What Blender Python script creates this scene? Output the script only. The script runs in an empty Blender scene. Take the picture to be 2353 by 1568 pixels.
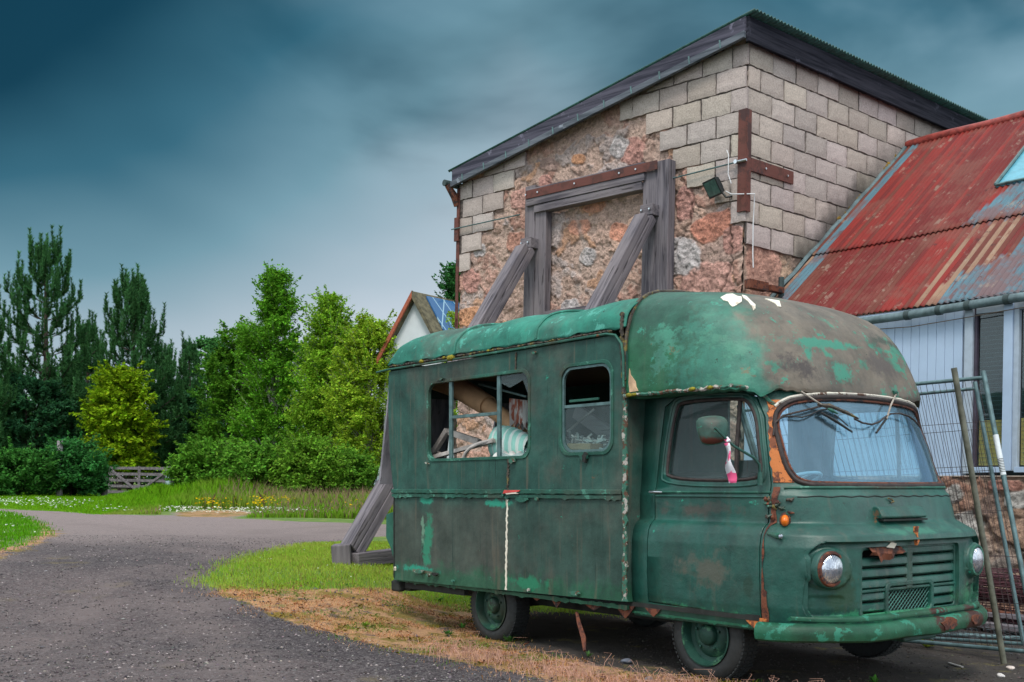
import bpy, bmesh, math, random
import numpy as np
from mathutils import Vector, Matrix

random.seed(7)
RNG = np.random.default_rng(11)
C = bpy.context.scene.collection
SC = bpy.context.scene

# ------------------------------------------------------------------ camera
CAM_H = 1.25
FPX, ROLL, OFF = 2550.0, math.radians(1.0), 344.0          # focal length / horizon offset in a 2353 px wide frame
cam_d = bpy.data.cameras.new('camera')
cam_o = bpy.data.objects.new('camera', cam_d)
C.objects.link(cam_o)
cam_d.sensor_width = 36
cam_d.lens = 36 * FPX / 2353
cam_d.clip_start = 0.05
cam_d.clip_end = 3000
cam_d.shift_x = OFF * math.sin(ROLL) / 2353
cam_d.shift_y = OFF * math.cos(ROLL) / 2353
cam_o.matrix_world = Matrix.Translation((0, 0, CAM_H)) @ Matrix.Rotation(math.radians(90), 4, 'X') @ Matrix.Rotation(ROLL, 4, 'Z')
SC.camera = cam_o

SC.view_settings.view_transform = 'Standard'
SC.view_settings.look = 'None'
SC.view_settings.exposure = 0.65
SC.view_settings.gamma = 1.0

SUN_EL, SUN_AZ = math.radians(55), math.radians(192)       # azimuth clockwise from +Y

# ------------------------------------------------------------------ world: storm sky, brightened overhead and behind, out of view, to light the scene
W = bpy.data.worlds.new('World')
SC.world = W
W.use_nodes = True
wn, wl = W.node_tree.nodes, W.node_tree.links
wn.clear()
def WN(t, **k):
    n = wn.new(t)
    for a, b in k.items():
        setattr(n, a, b)
    return n
def wmath(op, a, b=None, c=None, clamp=False):
    n = WN('ShaderNodeMath', operation=op, use_clamp=clamp)
    for i, x in enumerate((a, b, c)):
        if x is None: continue
        if isinstance(x, (int, float)): n.inputs[i].default_value = x
        else: wl.new(x, n.inputs[i])
    return n.outputs[0]
def wmix(f, a, b):
    n = WN('ShaderNodeMix', data_type='RGBA')
    for s, x in ((n.inputs[0], f), (n.inputs[6], a), (n.inputs[7], b)):
        if isinstance(x, (int, float)): s.default_value = x
        elif isinstance(x, tuple): s.default_value = (*x, 1)
        else: wl.new(x, s)
    return n.outputs[2]
tc = WN('ShaderNodeTexCoord')
sep = WN('ShaderNodeSeparateXYZ'); wl.new(tc.outputs['Generated'], sep.inputs[0])
dx, dy, dz = sep.outputs
def wsmooth(v, a, b):
    n = WN('ShaderNodeMapRange', interpolation_type='SMOOTHSTEP')
    wl.new(v, n.inputs[0]); n.inputs[1].default_value = a; n.inputs[2].default_value = b
    return n.outputs[0]
mp = WN('ShaderNodeMapping'); wl.new(tc.outputs['Generated'], mp.inputs[0])
mp.inputs['Rotation'].default_value = (0, math.radians(-28), 0); mp.inputs['Scale'].default_value = (1.5, 1.5, 2.7)
mp.inputs['Location'].default_value = (0.75, 0.2, 0.4)
nz = WN('ShaderNodeTexNoise'); wl.new(mp.outputs[0], nz.inputs['Vector'])
nz.inputs['Scale'].default_value = 2.1; nz.inputs['Detail'].default_value = 5; nz.inputs['Roughness'].default_value = 0.46; nz.inputs['Distortion'].default_value = 0.25
nz2 = WN('ShaderNodeTexNoise'); wl.new(mp.outputs[0], nz2.inputs['Vector'])
nz2.inputs['Scale'].default_value = 0.9; nz2.inputs['Detail'].default_value = 4
# height ramp, bent by noise and darker to the left
h = wmath('ADD', dz, wmath('MULTIPLY', wmath('SUBTRACT', nz2.outputs[0], 0.5), 0.34))
h = wmath('ADD', wmath('SUBTRACT', h, 0.105), wmath('MULTIPLY', wmath('MAXIMUM', wmath('SUBTRACT', 0.0, dx), wmath('MULTIPLY', dx, 0.30)), 0.42))
ramp = WN('ShaderNodeValToRGB'); wl.new(h, ramp.inputs[0])
el = ramp.color_ramp.elements
el[0].position = 0.0; el[0].color = (0.40, 0.44, 0.49, 1)
el[1].position = 1.0; el[1].color = (0.001, 0.02, 0.04, 1)
for p, c in ((0.12, (0.36, 0.41, 0.46)), (0.20, (0.25, 0.32, 0.37)), (0.28, (0.11, 0.21, 0.26)), (0.36, (0.024, 0.092, 0.135)), (0.44, (0.003, 0.032, 0.056)), (0.55, (0.001, 0.022, 0.042))):
    e = el.new(p); e.color = (*c, 1)
cl = wsmooth(nz.outputs[0], 0.43, 0.68)
cl = wmath('MULTIPLY', cl, wsmooth(dx, -0.30, 0.0))
cl = wmath('MULTIPLY', cl, wsmooth(dz, 0.08, 0.24))
vis = wmix(wmath('MULTIPLY', cl, 0.85), ramp.outputs[0], (0.17, 0.28, 0.345))
dk = wmath('MULTIPLY', wsmooth(nz.outputs[0], 0.50, 0.32), wsmooth(dz, 0.14, 0.30))
vis = wmix(wmath('MULTIPLY', dk, 0.6), vis, (0.001, 0.030, 0.052))
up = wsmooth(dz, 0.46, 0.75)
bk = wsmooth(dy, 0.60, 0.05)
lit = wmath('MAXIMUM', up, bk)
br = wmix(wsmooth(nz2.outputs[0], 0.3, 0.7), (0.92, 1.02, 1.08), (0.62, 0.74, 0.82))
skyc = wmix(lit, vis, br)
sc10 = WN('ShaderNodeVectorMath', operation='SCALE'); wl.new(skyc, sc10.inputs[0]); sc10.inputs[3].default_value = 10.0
nish = WN('ShaderNodeTexSky', sky_type='NISHITA')
nish.sun_disc = False; nish.sun_elevation = SUN_EL; nish.sun_rotation = SUN_AZ
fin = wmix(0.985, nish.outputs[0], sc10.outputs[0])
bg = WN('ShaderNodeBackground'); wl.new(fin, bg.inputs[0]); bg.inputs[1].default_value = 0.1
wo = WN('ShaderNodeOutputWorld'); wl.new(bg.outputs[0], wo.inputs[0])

# ------------------------------------------------------------------ sun (veiled)
sun_d = bpy.data.lights.new('sun', 'SUN'); sun_d.energy = 1.5; sun_d.angle = math.radians(14); sun_d.color = (1.0, 0.95, 0.88)
sun_o = bpy.data.objects.new('sun', sun_d); C.objects.link(sun_o)
sd = Vector((math.sin(SUN_AZ) * math.cos(SUN_EL), math.cos(SUN_AZ) * math.cos(SUN_EL), math.sin(SUN_EL)))
sun_o.rotation_euler = sd.to_track_quat('Z', 'Y').to_euler()
sun_o.location = sd * 50

# ------------------------------------------------------------------ helpers: unprojection (pixel of the 2353 px frame -> ray)
def ray(u, v):
    du, dv = u - 1176.5, v - 784.0
    c, s = math.cos(ROLL), math.sin(ROLL)
    return np.array([(du * c + dv * s) / FPX, 1.0, -((-du * s + dv * c) - OFF) / FPX])
def at(u, v, d):
    r = ray(u, v) * d
    return np.array([r[0], r[1], r[2] + CAM_H])

def lin(r, g, b):
    return tuple(((x / 255) / 12.92 if x / 255 <= 0.04045 else ((x / 255 + 0.055) / 1.055) ** 2.4) for x in (r, g, b))

def smooth(x, a, b):
    t = np.clip((np.asarray(x, float) - a) / (b - a), 0, 1)
    return t * t * (3 - 2 * t)

def hgt(x, y):
    x = np.asarray(x, float); y = np.asarray(y, float)
    a = np.interp(y, [0, 8.8, 9.9, 12.5, 16, 30, 47, 70, 400], [-.04, -.04, 0.01, 0.32, 0.42, 0.52, 0.75, 1.0, 4.0])
    b = np.interp(y, [0, 12.0, 16, 30, 47, 70, 400], [-.07, -.07, 0.35, 0.52, 0.75, 1.0, 4.0])
    m = smooth(x, -1.9, -0.5)
    z = a * (1 - m) + b * m
    z = z + 0.42 * np.exp(-((x + 12.2) / 1.4) ** 2 - ((y - 39.5) / 1.8) ** 2)      # grassy mound
    z = z + 0.45 * np.exp(-((x + 9.2) / 1.6) ** 2 - ((y - 36) / 1.6) ** 2)
    z = z + 0.012 * np.sin(x * 1.7 + y * .6) + 0.01 * np.sin(y * 2.3 - x)
    return z

def G(u, v):
    r = ray(u, v); t = 10.0
    lo, hi = 1.0, 200.0
    for _ in range(50):
        t = (lo + hi) / 2
        if CAM_H + r[2] * t > float(hgt(r[0] * t, t)): lo = t
        else: hi = t
    return np.array([r[0] * t, t, float(hgt(r[0] * t, t))])

def obj_from(name, verts, faces, mat=None, parent=None, smooth_=False, col=None, colname='Col'):
    me = bpy.data.meshes.new(name)
    if isinstance(verts, np.ndarray): verts = verts.tolist()
    if isinstance(faces, np.ndarray): faces = faces.tolist()
    me.from_pydata(verts, [], faces)
    return link_mesh(name, me, mat, parent, smooth_, col, colname)

def link_mesh(name, me, mat=None, parent=None, smooth_=False, col=None, colname='Col'):
    if mat: me.materials.append(mat)
    if smooth_: me.polygons.foreach_set('use_smooth', [True] * len(me.polygons))
    if col is not None:
        a = me.color_attributes.new(colname, 'FLOAT_COLOR', 'POINT')
        cc = np.ones((len(me.vertices), 4), np.float32); cc[:, :3] = col
        a.data.foreach_set('color', cc.ravel())
    me.update()
    o = bpy.data.objects.new(name, me); C.objects.link(o)
    if parent: o.parent = parent
    return o

def quick_mesh(name, V, n, mat, parent=None, col=None):
    """V: (F*n,3) array, faces of n consecutive vertices"""
    V = np.ascontiguousarray(V, np.float32); F = len(V) // n
    me = bpy.data.meshes.new(name)
    me.vertices.add(len(V)); me.vertices.foreach_set('co', V.ravel())
    me.loops.add(len(V)); me.loops.foreach_set('vertex_index', np.arange(len(V), dtype=np.int32))
    me.polygons.add(F); me.polygons.foreach_set('loop_start', np.arange(0, len(V), n, dtype=np.int32))
    me.update(calc_edges=True)
    return link_mesh(name, me, mat, parent, False, col)

def tag(o, label=None, cat=None, group=None, kind=None):
    if label: o['label'] = label
    if cat: o['category'] = cat
    if group: o['group'] = group
    if kind: o['kind'] = kind
    return o
def empty(name, loc=(0, 0, 0), rz=0, parent=None):
    o = bpy.data.objects.new(name, None); C.objects.link(o)
    o.location = loc; o.rotation_euler = (0, 0, rz); o.empty_display_size = 0.2
    if parent: o.parent = parent
    return o

class MB:
    def __init__(s): s.v = []; s.f = []
    def add(s, v, f):
        n = len(s.v); s.v += [tuple(map(float, p)) for p in v]; s.f += [tuple(i + n for i in q) for q in f]
        return s
    def box(s, x0, x1, y0, y1, z0, z1):
        return s.add([(x0, y0, z0), (x1, y0, z0), (x1, y1, z0), (x0, y1, z0), (x0, y0, z1), (x1, y0, z1), (x1, y1, z1), (x0, y1, z1)],
                     [(0, 3, 2, 1), (4, 5, 6, 7), (0, 1, 5, 4), (1, 2, 6, 5), (2, 3, 7, 6), (3, 0, 4, 7)])
    def beam(s, p, q, w, h, up=(0, 0, 1)):
        """square timber from p to q; w across, h along 'up'"""
        p, q = Vector(p), Vector(q); d = (q - p).normalized(); up = Vector(up)
        a = d.cross(up).normalized(); b = a.cross(d).normalized()
        vs = []
        for e in (p, q):
            for i, j in ((-1, -1), (1, -1), (1, 1), (-1, 1)): vs.append(e + a * (w / 2 * i) + b * (h / 2 * j))
        return s.add(vs, [(0, 3, 2, 1), (4, 5, 6, 7), (0, 1, 5, 4), (1, 2, 6, 5), (2, 3, 7, 6), (3, 0, 4, 7)])
    def tube(s, pts, r, n=8, caps=True):
        pts = [Vector(p) for p in pts]; m = len(pts)
        rs = r if isinstance(r, (list, tuple)) else [r] * m
        ref = Vector((0, 0, 1)); rings = []; a = None
        for i, p in enumerate(pts):
            t = (pts[min(i + 1, m - 1)] - pts[max(i - 1, 0)]).normalized()
            if a is None:
                if abs(t.dot(ref)) > .9: ref = Vector((1, 0, 0))
                a = t.cross(ref).normalized()
            else:
                a = (a - t * a.dot(t)).normalized()
            b = t.cross(a)
            rings.append([p + (a * math.cos(k * 2 * math.pi / n) + b * math.sin(k * 2 * math.pi / n)) * rs[i] for k in range(n)])
        v = [q for R in rings for q in R]; f = []
        for i in range(m - 1):
            for k in range(n):
                k2 = (k + 1) % n; f.append((i * n + k, i * n + k2, (i + 1) * n + k2, (i + 1) * n + k))
        if caps: f += [tuple(range(n))[::-1], tuple((m - 1) * n + k for k in range(n))]
        return s.add(v, f)
    def prism(s, poly, axis, a, b):
        """poly of 2-D points in the plane normal to axis, extruded from a to b"""
        def mk(p, c):
            if axis == 'x': return (c, p[0], p[1])
            if axis == 'y': return (p[0], c, p[1])
            return (p[0], p[1], c)
        n = len(poly)
        v = [mk(p, a) for p in poly] + [mk(p, b) for p in poly]
        f = [tuple(range(n)), tuple(range(2 * n - 1, n - 1, -1))] + [(i, i + n, (i + 1) % n + n, (i + 1) % n) for i in range(n)]
        return s.add(v, f)
    def lathe(s, prof, axis='y', c=(0, 0, 0), n=32):
        """prof: (r, a) pairs; revolves round axis through c"""
        v = []; f = []
        for r, a in prof:
            for k in range(n):
                t = 2 * math.pi * k / n; p, q = r * math.cos(t), r * math.sin(t)
                v.append({'y': (c[0] + p, c[1] + a, c[2] + q), 'x': (c[0] + a, c[1] + p, c[2] + q), 'z': (c[0] + p, c[1] + q, c[2] + a)}[axis])
        for i in range(len(prof) - 1):
            for k in range(n):
                k2 = (k + 1) % n; f.append((i * n + k, i * n + k2, (i + 1) * n + k2, (i + 1) * n + k))
        return s.add(v, f)
    def grid(s, P):
        """P: rows of points"""
        m, n = len(P), len(P[0])
        return s.add([p for R in P for p in R], [(i * n + j, i * n + j + 1, (i + 1) * n + j + 1, (i + 1) * n + j) for i in range(m - 1) for j in range(n - 1)])
    def build(s, name, mat, parent=None, smooth_=False, bevel=0, seg=2, fix=True):
        me = bpy.data.meshes.new(name); me.from_pydata(s.v, [], s.f)
        if fix:
            bm = bmesh.new(); bm.from_mesh(me); bmesh.ops.recalc_face_normals(bm, faces=bm.faces); bm.to_mesh(me); bm.free()
        o = link_mesh(name, me, mat, parent, smooth_)
        if bevel:
            md = o.modifiers.new('bevel', 'BEVEL'); md.width = bevel; md.segments = seg; md.limit_method = 'ANGLE'; md.angle_limit = math.radians(40)
        if smooth_ and not bevel: autosmooth(o)
        return o

def autosmooth(o, ang=45):
    me = o.data
    bm = bmesh.new(); bm.from_mesh(me)
    for e in bm.edges:
        e.smooth = not (len(e.link_faces) == 2 and e.calc_face_angle(0) > math.radians(ang))
    bm.to_mesh(me); bm.free()

def bake(o):
    dg = bpy.context.evaluated_depsgraph_get()
    me = bpy.data.meshes.new_from_object(o.evaluated_get(dg))
    old = o.data; o.modifiers.clear(); o.data = me; me.name = o.name
    bpy.data.meshes.remove(old)
    return o
def cut(o, mbs, op='DIFFERENCE'):
    """boolean with throw-away cutters; the result is plain mesh"""
    for mb in mbs:
        c = mb.build('tool', None, o.parent)
        md = o.modifiers.new('cut', 'BOOLEAN'); md.object = c; md.operation = op; md.solver = 'EXACT'
        bpy.context.view_layer.update()
        bake(o)
        bpy.data.objects.remove(c, do_unlink=True)
    return o
def rrect(x0, x1, z0, z1, r, n=5):
    rs = r if isinstance(r, (list, tuple)) else [r] * 4
    out = []
    for (cx, cz, a0, q) in ((x1, z1, 0, 0), (x0, z1, 90, 1), (x0, z0, 180, 2), (x1, z0, 270, 3)):
        R = rs[q]; ox = cx - R if cx == x1 else cx + R; oz = cz - R if cz == z1 else cz + R
        for k in range(n + 1):
            t = math.radians(a0 + 90 * k / n); out.append((ox + R * math.cos(t), oz + R * math.sin(t)))
    return out

# ------------------------------------------------------------------ materials
class M:
    def __init__(s, name, rough=0.7, spec=0.5, metal=0.0):
        s.m = bpy.data.materials.new(name); s.m.use_nodes = True
        s.nt = s.m.node_tree; s.b = s.nt.nodes['Principled BSDF']
        s.b.inputs['Roughness'].default_value = rough; s.b.inputs['Metallic'].default_value = metal
        s.b.inputs['Specular IOR Level'].default_value = spec
        s.tc = s.nt.nodes.new('ShaderNodeTexCoord'); s.obj = s.tc.outputs['Object']
    def set(s, sock, x):
        if isinstance(x, (int, float)): sock.default_value = x
        elif isinstance(x, tuple):
            sock.default_value = (*x, 1) if len(x) == 3 and len(sock.default_value) == 4 else x
        else: s.nt.links.new(x, sock)
    def N(s, t, **k):
        n = s.nt.nodes.new(t)
        for a, b in k.items(): setattr(n, a, b)
        return n
    def map(s, scale=(1, 1, 1), loc=(0, 0, 0), rot=(0, 0, 0), vec=None):
        n = s.N('ShaderNodeMapping'); s.set(n.inputs[0], vec or s.obj)
        n.inputs['Scale'].default_value = scale; n.inputs['Location'].default_value = loc; n.inputs['Rotation'].default_value = rot
        return n.outputs[0]
    def noise(s, scale, detail=4, rough=0.5, vec=None, dist=0.0):
        n = s.N('ShaderNodeTexNoise'); s.set(n.inputs['Vector'], vec or s.obj)
        n.inputs['Scale'].default_value = scale; n.inputs['Detail'].default_value = detail; n.inputs['Roughness'].default_value = rough
        n.inputs['Distortion'].default_value = dist
        return n.outputs[0]
    def voro(s, scale, vec=None, feature='F1', out='Distance', rnd=1.0):
        n = s.N('ShaderNodeTexVoronoi', feature=feature); s.set(n.inputs['Vector'], vec or s.obj)
        n.inputs['Scale'].default_value = scale; n.inputs['Randomness'].default_value = rnd
        return n.outputs[out]
    def step(s, v, a, b, smoothst=True):
        n = s.N('ShaderNodeMapRange', interpolation_type='SMOOTHSTEP' if smoothst else 'LINEAR'); s.set(n.inputs[0], v)
        n.inputs[1].default_value = a; n.inputs[2].default_value = b
        return n.outputs[0]
    def math(s, op, a, b=None, c=None, clamp=False):
        n = s.N('ShaderNodeMath', operation=op, use_clamp=clamp)
        for i, x in enumerate((a, b, c)):
            if x is not None: s.set(n.inputs[i], x)
        return n.outputs[0]
    def mix(s, f, a, b, mode='MIX'):
        n = s.N('ShaderNodeMix', data_type='RGBA', blend_type=mode)
        s.set(n.inputs[0], f); s.set(n.inputs[6], a); s.set(n.inputs[7], b)
        return n.outputs[2]
    def attr(s, name='Col', out='Color'):
        n = s.N('ShaderNodeAttribute', attribute_name=name); return n.outputs[out]
    def xyz(s, vec=None):
        n = s.N('ShaderNodeSeparateXYZ'); s.set(n.inputs[0], vec or s.obj); return n.outputs
    def color(s, x): s.set(s.b.inputs['Base Color'], x); return s
    def rough(s, x): s.set(s.b.inputs['Roughness'], x); return s
    def bump(s, h, strength=0.3, dist=0.01):
        n = s.N('ShaderNodeBump'); n.inputs['Strength'].default_value = strength; n.inputs['Distance'].default_value = dist
        s.set(n.inputs['Height'], h); s.nt.links.new(n.outputs[0], s.b.inputs['Normal']); return s

def plain(name, col, rough=0.6, metal=0.0, var=0.25, scale=12, bump=0.15):
    m = M(name, rough, metal=metal)
    n = m.noise(scale, 6, 0.6)
    m.color(m.mix(m.step(n, 0.3, 0.7), tuple(c * (1 - var) for c in col), tuple(min(1, c * (1 + var)) for c in col)))
    if bump: m.bump(n, bump, 0.01)
    return m.m
# ------------------------------------------------------------------ van paint
def van_paint(name, base=(.030, .098, .076), teal=(.022, .27, .18), brown=(.105, .090, .075), brown_amt=.6, chip=.60, streak=.5,
              rust=.5, spots=(), grad=None, rough=.42, dark=(.012, .028, .02)):
    m = M(name, rough, spec=(.5 if 'cab' in name or 'dome' in name else .3))
    big = m.noise(1.1, 6, .62)
    c = m.mix(m.step(m.noise(.55, 3, .5), .35, .65), base, tuple(v * 1.25 for v in base))
    bm_ = m.step(big, .46, .66)
    c = m.mix(m.math('MULTIPLY', bm_, brown_amt), c, brown)
    if grad: c = grad(m, c, big)
    pale = m.noise(1.7, 8, .64, vec=m.map((1, 1, 1.5), loc=(9, 4, 2)))
    c = m.mix(m.math('MULTIPLY', m.step(pale, .52, .66), .30), c, m.mix(.5, c, (.10, .17, .14)))
    c = m.mix(1.0, c, m.mix(m.step(m.noise(3.6, 8, .7, vec=m.map(loc=(1, 8, 5))), .32, .68, False), (.46, .50, .50), (1.12, 1.16, 1.14)), 'MULTIPLY')
    st = m.noise(1.0, 5, .6, vec=m.map((9, 9, .55)))
    c = m.mix(m.math('MULTIPLY', m.step(st, .56, .72), streak * .35), c, tuple(v * .45 for v in base))
    dr_ = m.noise(1.0, 3, .5, vec=m.map((30, 30, .9), loc=(7, 2, 4)))
    c = m.mix(m.math('MULTIPLY', m.step(dr_, .655, .69), min(1, streak * .8)), c, tuple(v * .3 for v in base))
    st2 = m.noise(1.0, 5, .6, vec=m.map((13, 13, .8), loc=(3, 1, 7)))
    c = m.mix(m.math('MULTIPLY', m.step(st2, .54, .68), streak * .40), c, (.13, .105, .075))
    for (ax, cx, cz, rx, rz, col, sharp) in spots:
        X = m.xyz(); a = X[0] if ax == 'x' else X[1]
        ddx = m.math('DIVIDE', m.math('SUBTRACT', a, cx), rx); ddz = m.math('DIVIDE', m.math('SUBTRACT', X[2], cz), rz)
        d = m.math('SQRT', m.math('ADD', m.math('MULTIPLY', ddx, ddx), m.math('MULTIPLY', ddz, ddz)))
        d = m.math('ADD', d, m.math('MULTIPLY', m.math('SUBTRACT', m.noise(7, 9, .72), .5), 4.2))
        c = m.mix(m.step(d, 1.0, 1.0 - sharp), c, col)
    ch = m.noise(7.0, 12, .74)
    c = m.mix(m.step(ch, chip, chip + .025), c, teal)
    ds = m.noise(22.0, 8, .7)
    c = m.mix(m.step(ds, .655, .68), c, dark)
    rs = m.noise(3.1, 12, .76, vec=m.map((1, 1, 1), loc=(5, 2, 3)))
    c = m.mix(m.math('MULTIPLY', m.step(rs, .655, .68), rust), c, (.20, .075, .03))
    m.color(c)
    m.rough(m.math('ADD', m.math('MULTIPLY', m.noise(4, 7, .7), .55), rough - .20))
    hgt_ = m.math('ADD', m.math('MULTIPLY', m.noise(2.2, 3, .5), .9), m.math('MULTIPLY', ch, .35))
    m.bump(m.math('ADD', hgt_, m.math('MULTIPLY', m.noise(45, 4, .6), .05)), .75, .022)
    return m.m

def dome_grad(m, c, big):
    X = m.xyz()
    # green on the rear flank, scraped teal in the middle, bare grey-brown over the brow
    v = m.math('ADD', X[0], m.math('MULTIPLY', m.math('SUBTRACT', big, .5), .9))
    lowflank = m.math('MULTIPLY', m.step(v, .0, -.35), m.step(m.math('ADD', X[2], m.math('MULTIPLY', m.math('SUBTRACT', m.noise(3, 6, .6), .5), .5)), 2.52, 2.25))
    c = m.mix(lowflank, c, (.014, .125, .055))
    tl = m.math('ADD', v, m.math('MULTIPLY', m.math('SUBTRACT', m.noise(9, 12, .75), .5), 1.6))
    band = m.math('MULTIPLY', m.step(tl, -.30, -.05), m.step(X[2], 2.75, 2.45))
    c = m.mix(m.math('MULTIPLY', band, .8), c, (.034, .20, .14))
    top = m.math('ADD', m.math('ADD', m.math('MULTIPLY', X[0], 1.0), m.math('MULTIPLY', X[1], .55)), m.math('MULTIPLY', m.math('SUBTRACT', X[2], 2.3), .55))
    b = m.math('ADD', top, m.math('MULTIPLY', m.math('SUBTRACT', m.noise(2.4, 8, .66), .5), .8))
    c = m.mix(m.step(b, .30, .52), c, m.mix(m.noise(5, 8, .7), (.095, .075, .065), (.22, .17, .125)))
    tp = m.noise(2.6, 9, .68, vec=m.map((1, 1, 1.6), loc=(1.3, .4, 2.2)))
    c = m.mix(m.math('MULTIPLY', m.step(tp, .555, .60), m.step(X[2], 2.60, 2.45)), c, (.05, .225, .15))
    return c

TEAL = (.025, .26, .175)
def side_grad(m, c, big):
    X = m.xyz(); k = m.math('ADD', X[2], m.math('MULTIPLY', m.math('SUBTRACT', m.noise(1.6, 6, .6), .5), .30))
    low = m.step(k, 1.25, 1.05); lf = m.step(X[0], -1.9, -2.5); amt = m.math('MULTIPLY', low, m.math('ADD', .30, m.math('MULTIPLY', lf, .50)))
    c = m.mix(amt, c, (.072, .078, .066))
    e = m.math('MULTIPLY', m.step(m.math('ADD', X[2], m.math('MULTIPLY', m.math('SUBTRACT', m.noise(6, 9, .7), .5), .6)), .62, .46), .8)
    return m.mix(e, c, (.022, .115, .062))
MT = {}
MT['side'] = van_paint('weathered_green_side', base=(.024, .080, .064), brown=(.088, .082, .068), brown_amt=.8, chip=.64, streak=1.2, rough=.5, grad=side_grad, spots=(
    ('x', -3.45, .80, .10, .33, (.03, .20, .12), .6), ('x', -3.52, .93, .035, .20, (.13, .24, .17), .5), ('x', -3.62, .52, .35, .045, TEAL, .6),
    ('x', -1.9, .50, .30, .07, (.02, .17, .09), .6), ('x', -2.35, 1.16, .25, .04, TEAL, .6), ('x', -3.45, 1.18, .12, .05, TEAL, .6),
    ('x', -3.55, .50, .22, .025, (.15, .11, .075), .5)))
MT['cab'] = van_paint('weathered_green_cab', base=(.012, .075, .058), brown=(.045, .055, .042), brown_amt=.45, chip=.655, streak=.45, rust=.7, rough=.32, spots=(
    ('x', .0, .72, .28, .14, (.075, .085, .065), .9), ('x', -.15, 1.14, .42, .06, (.060, .062, .050), .9), ('x', .36, .62, .05, .12, (.012, .045, .03), .7), ('y', .35, .62, .12, .2, (.014, .05, .028), .7), ('y', 1.05, 1.0, .5, .03, (.030, .15, .10), .8),
    ('y', .75, .44, .7, .05, (.035, .22, .11), .7), ('y', 1.9, .5, .3, .12, (.035, .19, .10), .7)))
MT['teal_roof'] = van_paint('faded_teal_roof', base=(.028, .185, .135), teal=(.07, .30, .235), brown=(.09, .13, .105), brown_amt=.9, chip=.57, streak=.3, rough=.55, rust=1.0)
MT['dome'] = van_paint('mottled_dome_paint', base=(.022, .10, .066), brown_amt=.25, chip=.60, streak=.25, rough=.48, grad=dome_grad, teal=(.035, .22, .15), spots=(
    ('y', .85, 2.33, .42, .045, (.035, .20, .135), .5), ('y', .95, 2.11, .16, .10, (.035, .20, .135), .5), ('y', .62, 2.22, .05, .08, (.035, .20, .135), .5), ('y', 1.95, 2.30, .12, .05, (.035, .20, .135), .5),
    ('y', .50, 2.15, .22, .12, (.05, .038, .034), .8), ('y', 1.5, 2.2, .3, .12, (.075, .06, .052), .9), ('y', 1.7, 2.42, .3, .05, (.045, .05, .035), .8)))
MT['bumper'] = van_paint('chipped_bumper_paint', base=(.016, .10, .055), teal=(.028, .175, .115), brown=(.03, .055, .03), brown_amt=.8, chip=.55, streak=.1, rust=1.0, spots=(
    ('y', 1.30, .40, .14, .1, (.05, .018, .012), .3), ('y', 1.72, .36, .16, .1, (.05, .018, .012), .3)))
MT['trim'] = van_paint('flaking_trim_paint', base=(.022, .10, .072), teal=(.07, .22, .16), brown=(.08, .06, .045), brown_amt=.9, chip=.57, streak=.2, rust=1.0)

def flaky(name, a, b, c_, s=18):
    m = M(name, .75)
    n = m.noise(s, 10, .72); n2 = m.noise(s * .5, 8, .7, vec=m.map(loc=(4, 4, 4)))
    c = m.mix(m.step(n, .46, .50), a, b); c = m.mix(m.step(n2, .54, .58), c, c_)
    m.color(c); m.bump(n, .6, .015); return m.m
MT['flake_strip'] = flaky('flaking_corner_strip', (.10, .045, .025), (.035, .14, .095), (.42, .38, .34), 22)
MT['white_flake'] = flaky('peeled_white_paint', (.72, .66, .55), (.78, .72, .60), (.45, .38, .30), 6)
MT['rust_pillar'] = flaky('rusted_pillar', (.10, .028, .014), (.52, .16, .04), (.20, .06, .025), 16)
MT['rust'] = flaky('deep_rust', (.060, .016, .010), (.15, .042, .018), (.030, .014, .012), 14)
MT['gutter_moss'] = flaky('mossy_debris', (.03, .022, .016), (.07, .055, .042), (.16, .12, .03), 22)
MT['moss'] = plain('moss', (.20, .17, .012), .95, var=.5, scale=40, bump=.6)
MT['dark'] = plain('dark_underside', (.014, .016, .014), .85, var=.4)
MT['dark_red'] = plain('dark_red_lining', (.05, .01, .012), .85, var=.4)
MT['rubber'] = plain('old_rubber', (.017, .019, .02), .75, var=.3, scale=30)
MT['seal'] = plain('perished_rubber_seal', (.030, .020, .018), .7, var=.5, scale=30)
MT['rim'] = van_paint('wheel_paint', base=(.016, .06, .045), teal=(.05, .14, .08), brown=(.04, .045, .03), brown_amt=.9, chip=.57, streak=0, rust=.6)
MT['chrome'] = plain('dull_chrome', (.55, .58, .60), .3, 1.0, .1)
MT['alu'] = plain('weathered_aluminium', (.10, .17, .17), .45, .4, .3)
MT['white_plastic'] = plain('old_plastic', (.30, .42, .42), .5, var=.1)
MT['cardboard'] = plain('cardboard', (.42, .25, .13), .8, var=.18, scale=5)
MT['wood_light'] = plain('pale_broken_wood', (.30, .26, .22), .85, var=.3, scale=10)
MT['cloth_teal'] = plain('teal_cloth', (.22, .48, .42), .9, var=.2, scale=4)
MT['cloth_white'] = plain('dusty_white_cloth', (.55, .55, .53), .9, var=.15, scale=4)
MT['cloth_red'] = plain('faded_red_cloth', (.30, .09, .06), .9, var=.3, scale=6)
MT['seat'] = plain('worn_seat_vinyl', (.05, .03, .028), .6, var=.3)

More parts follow.
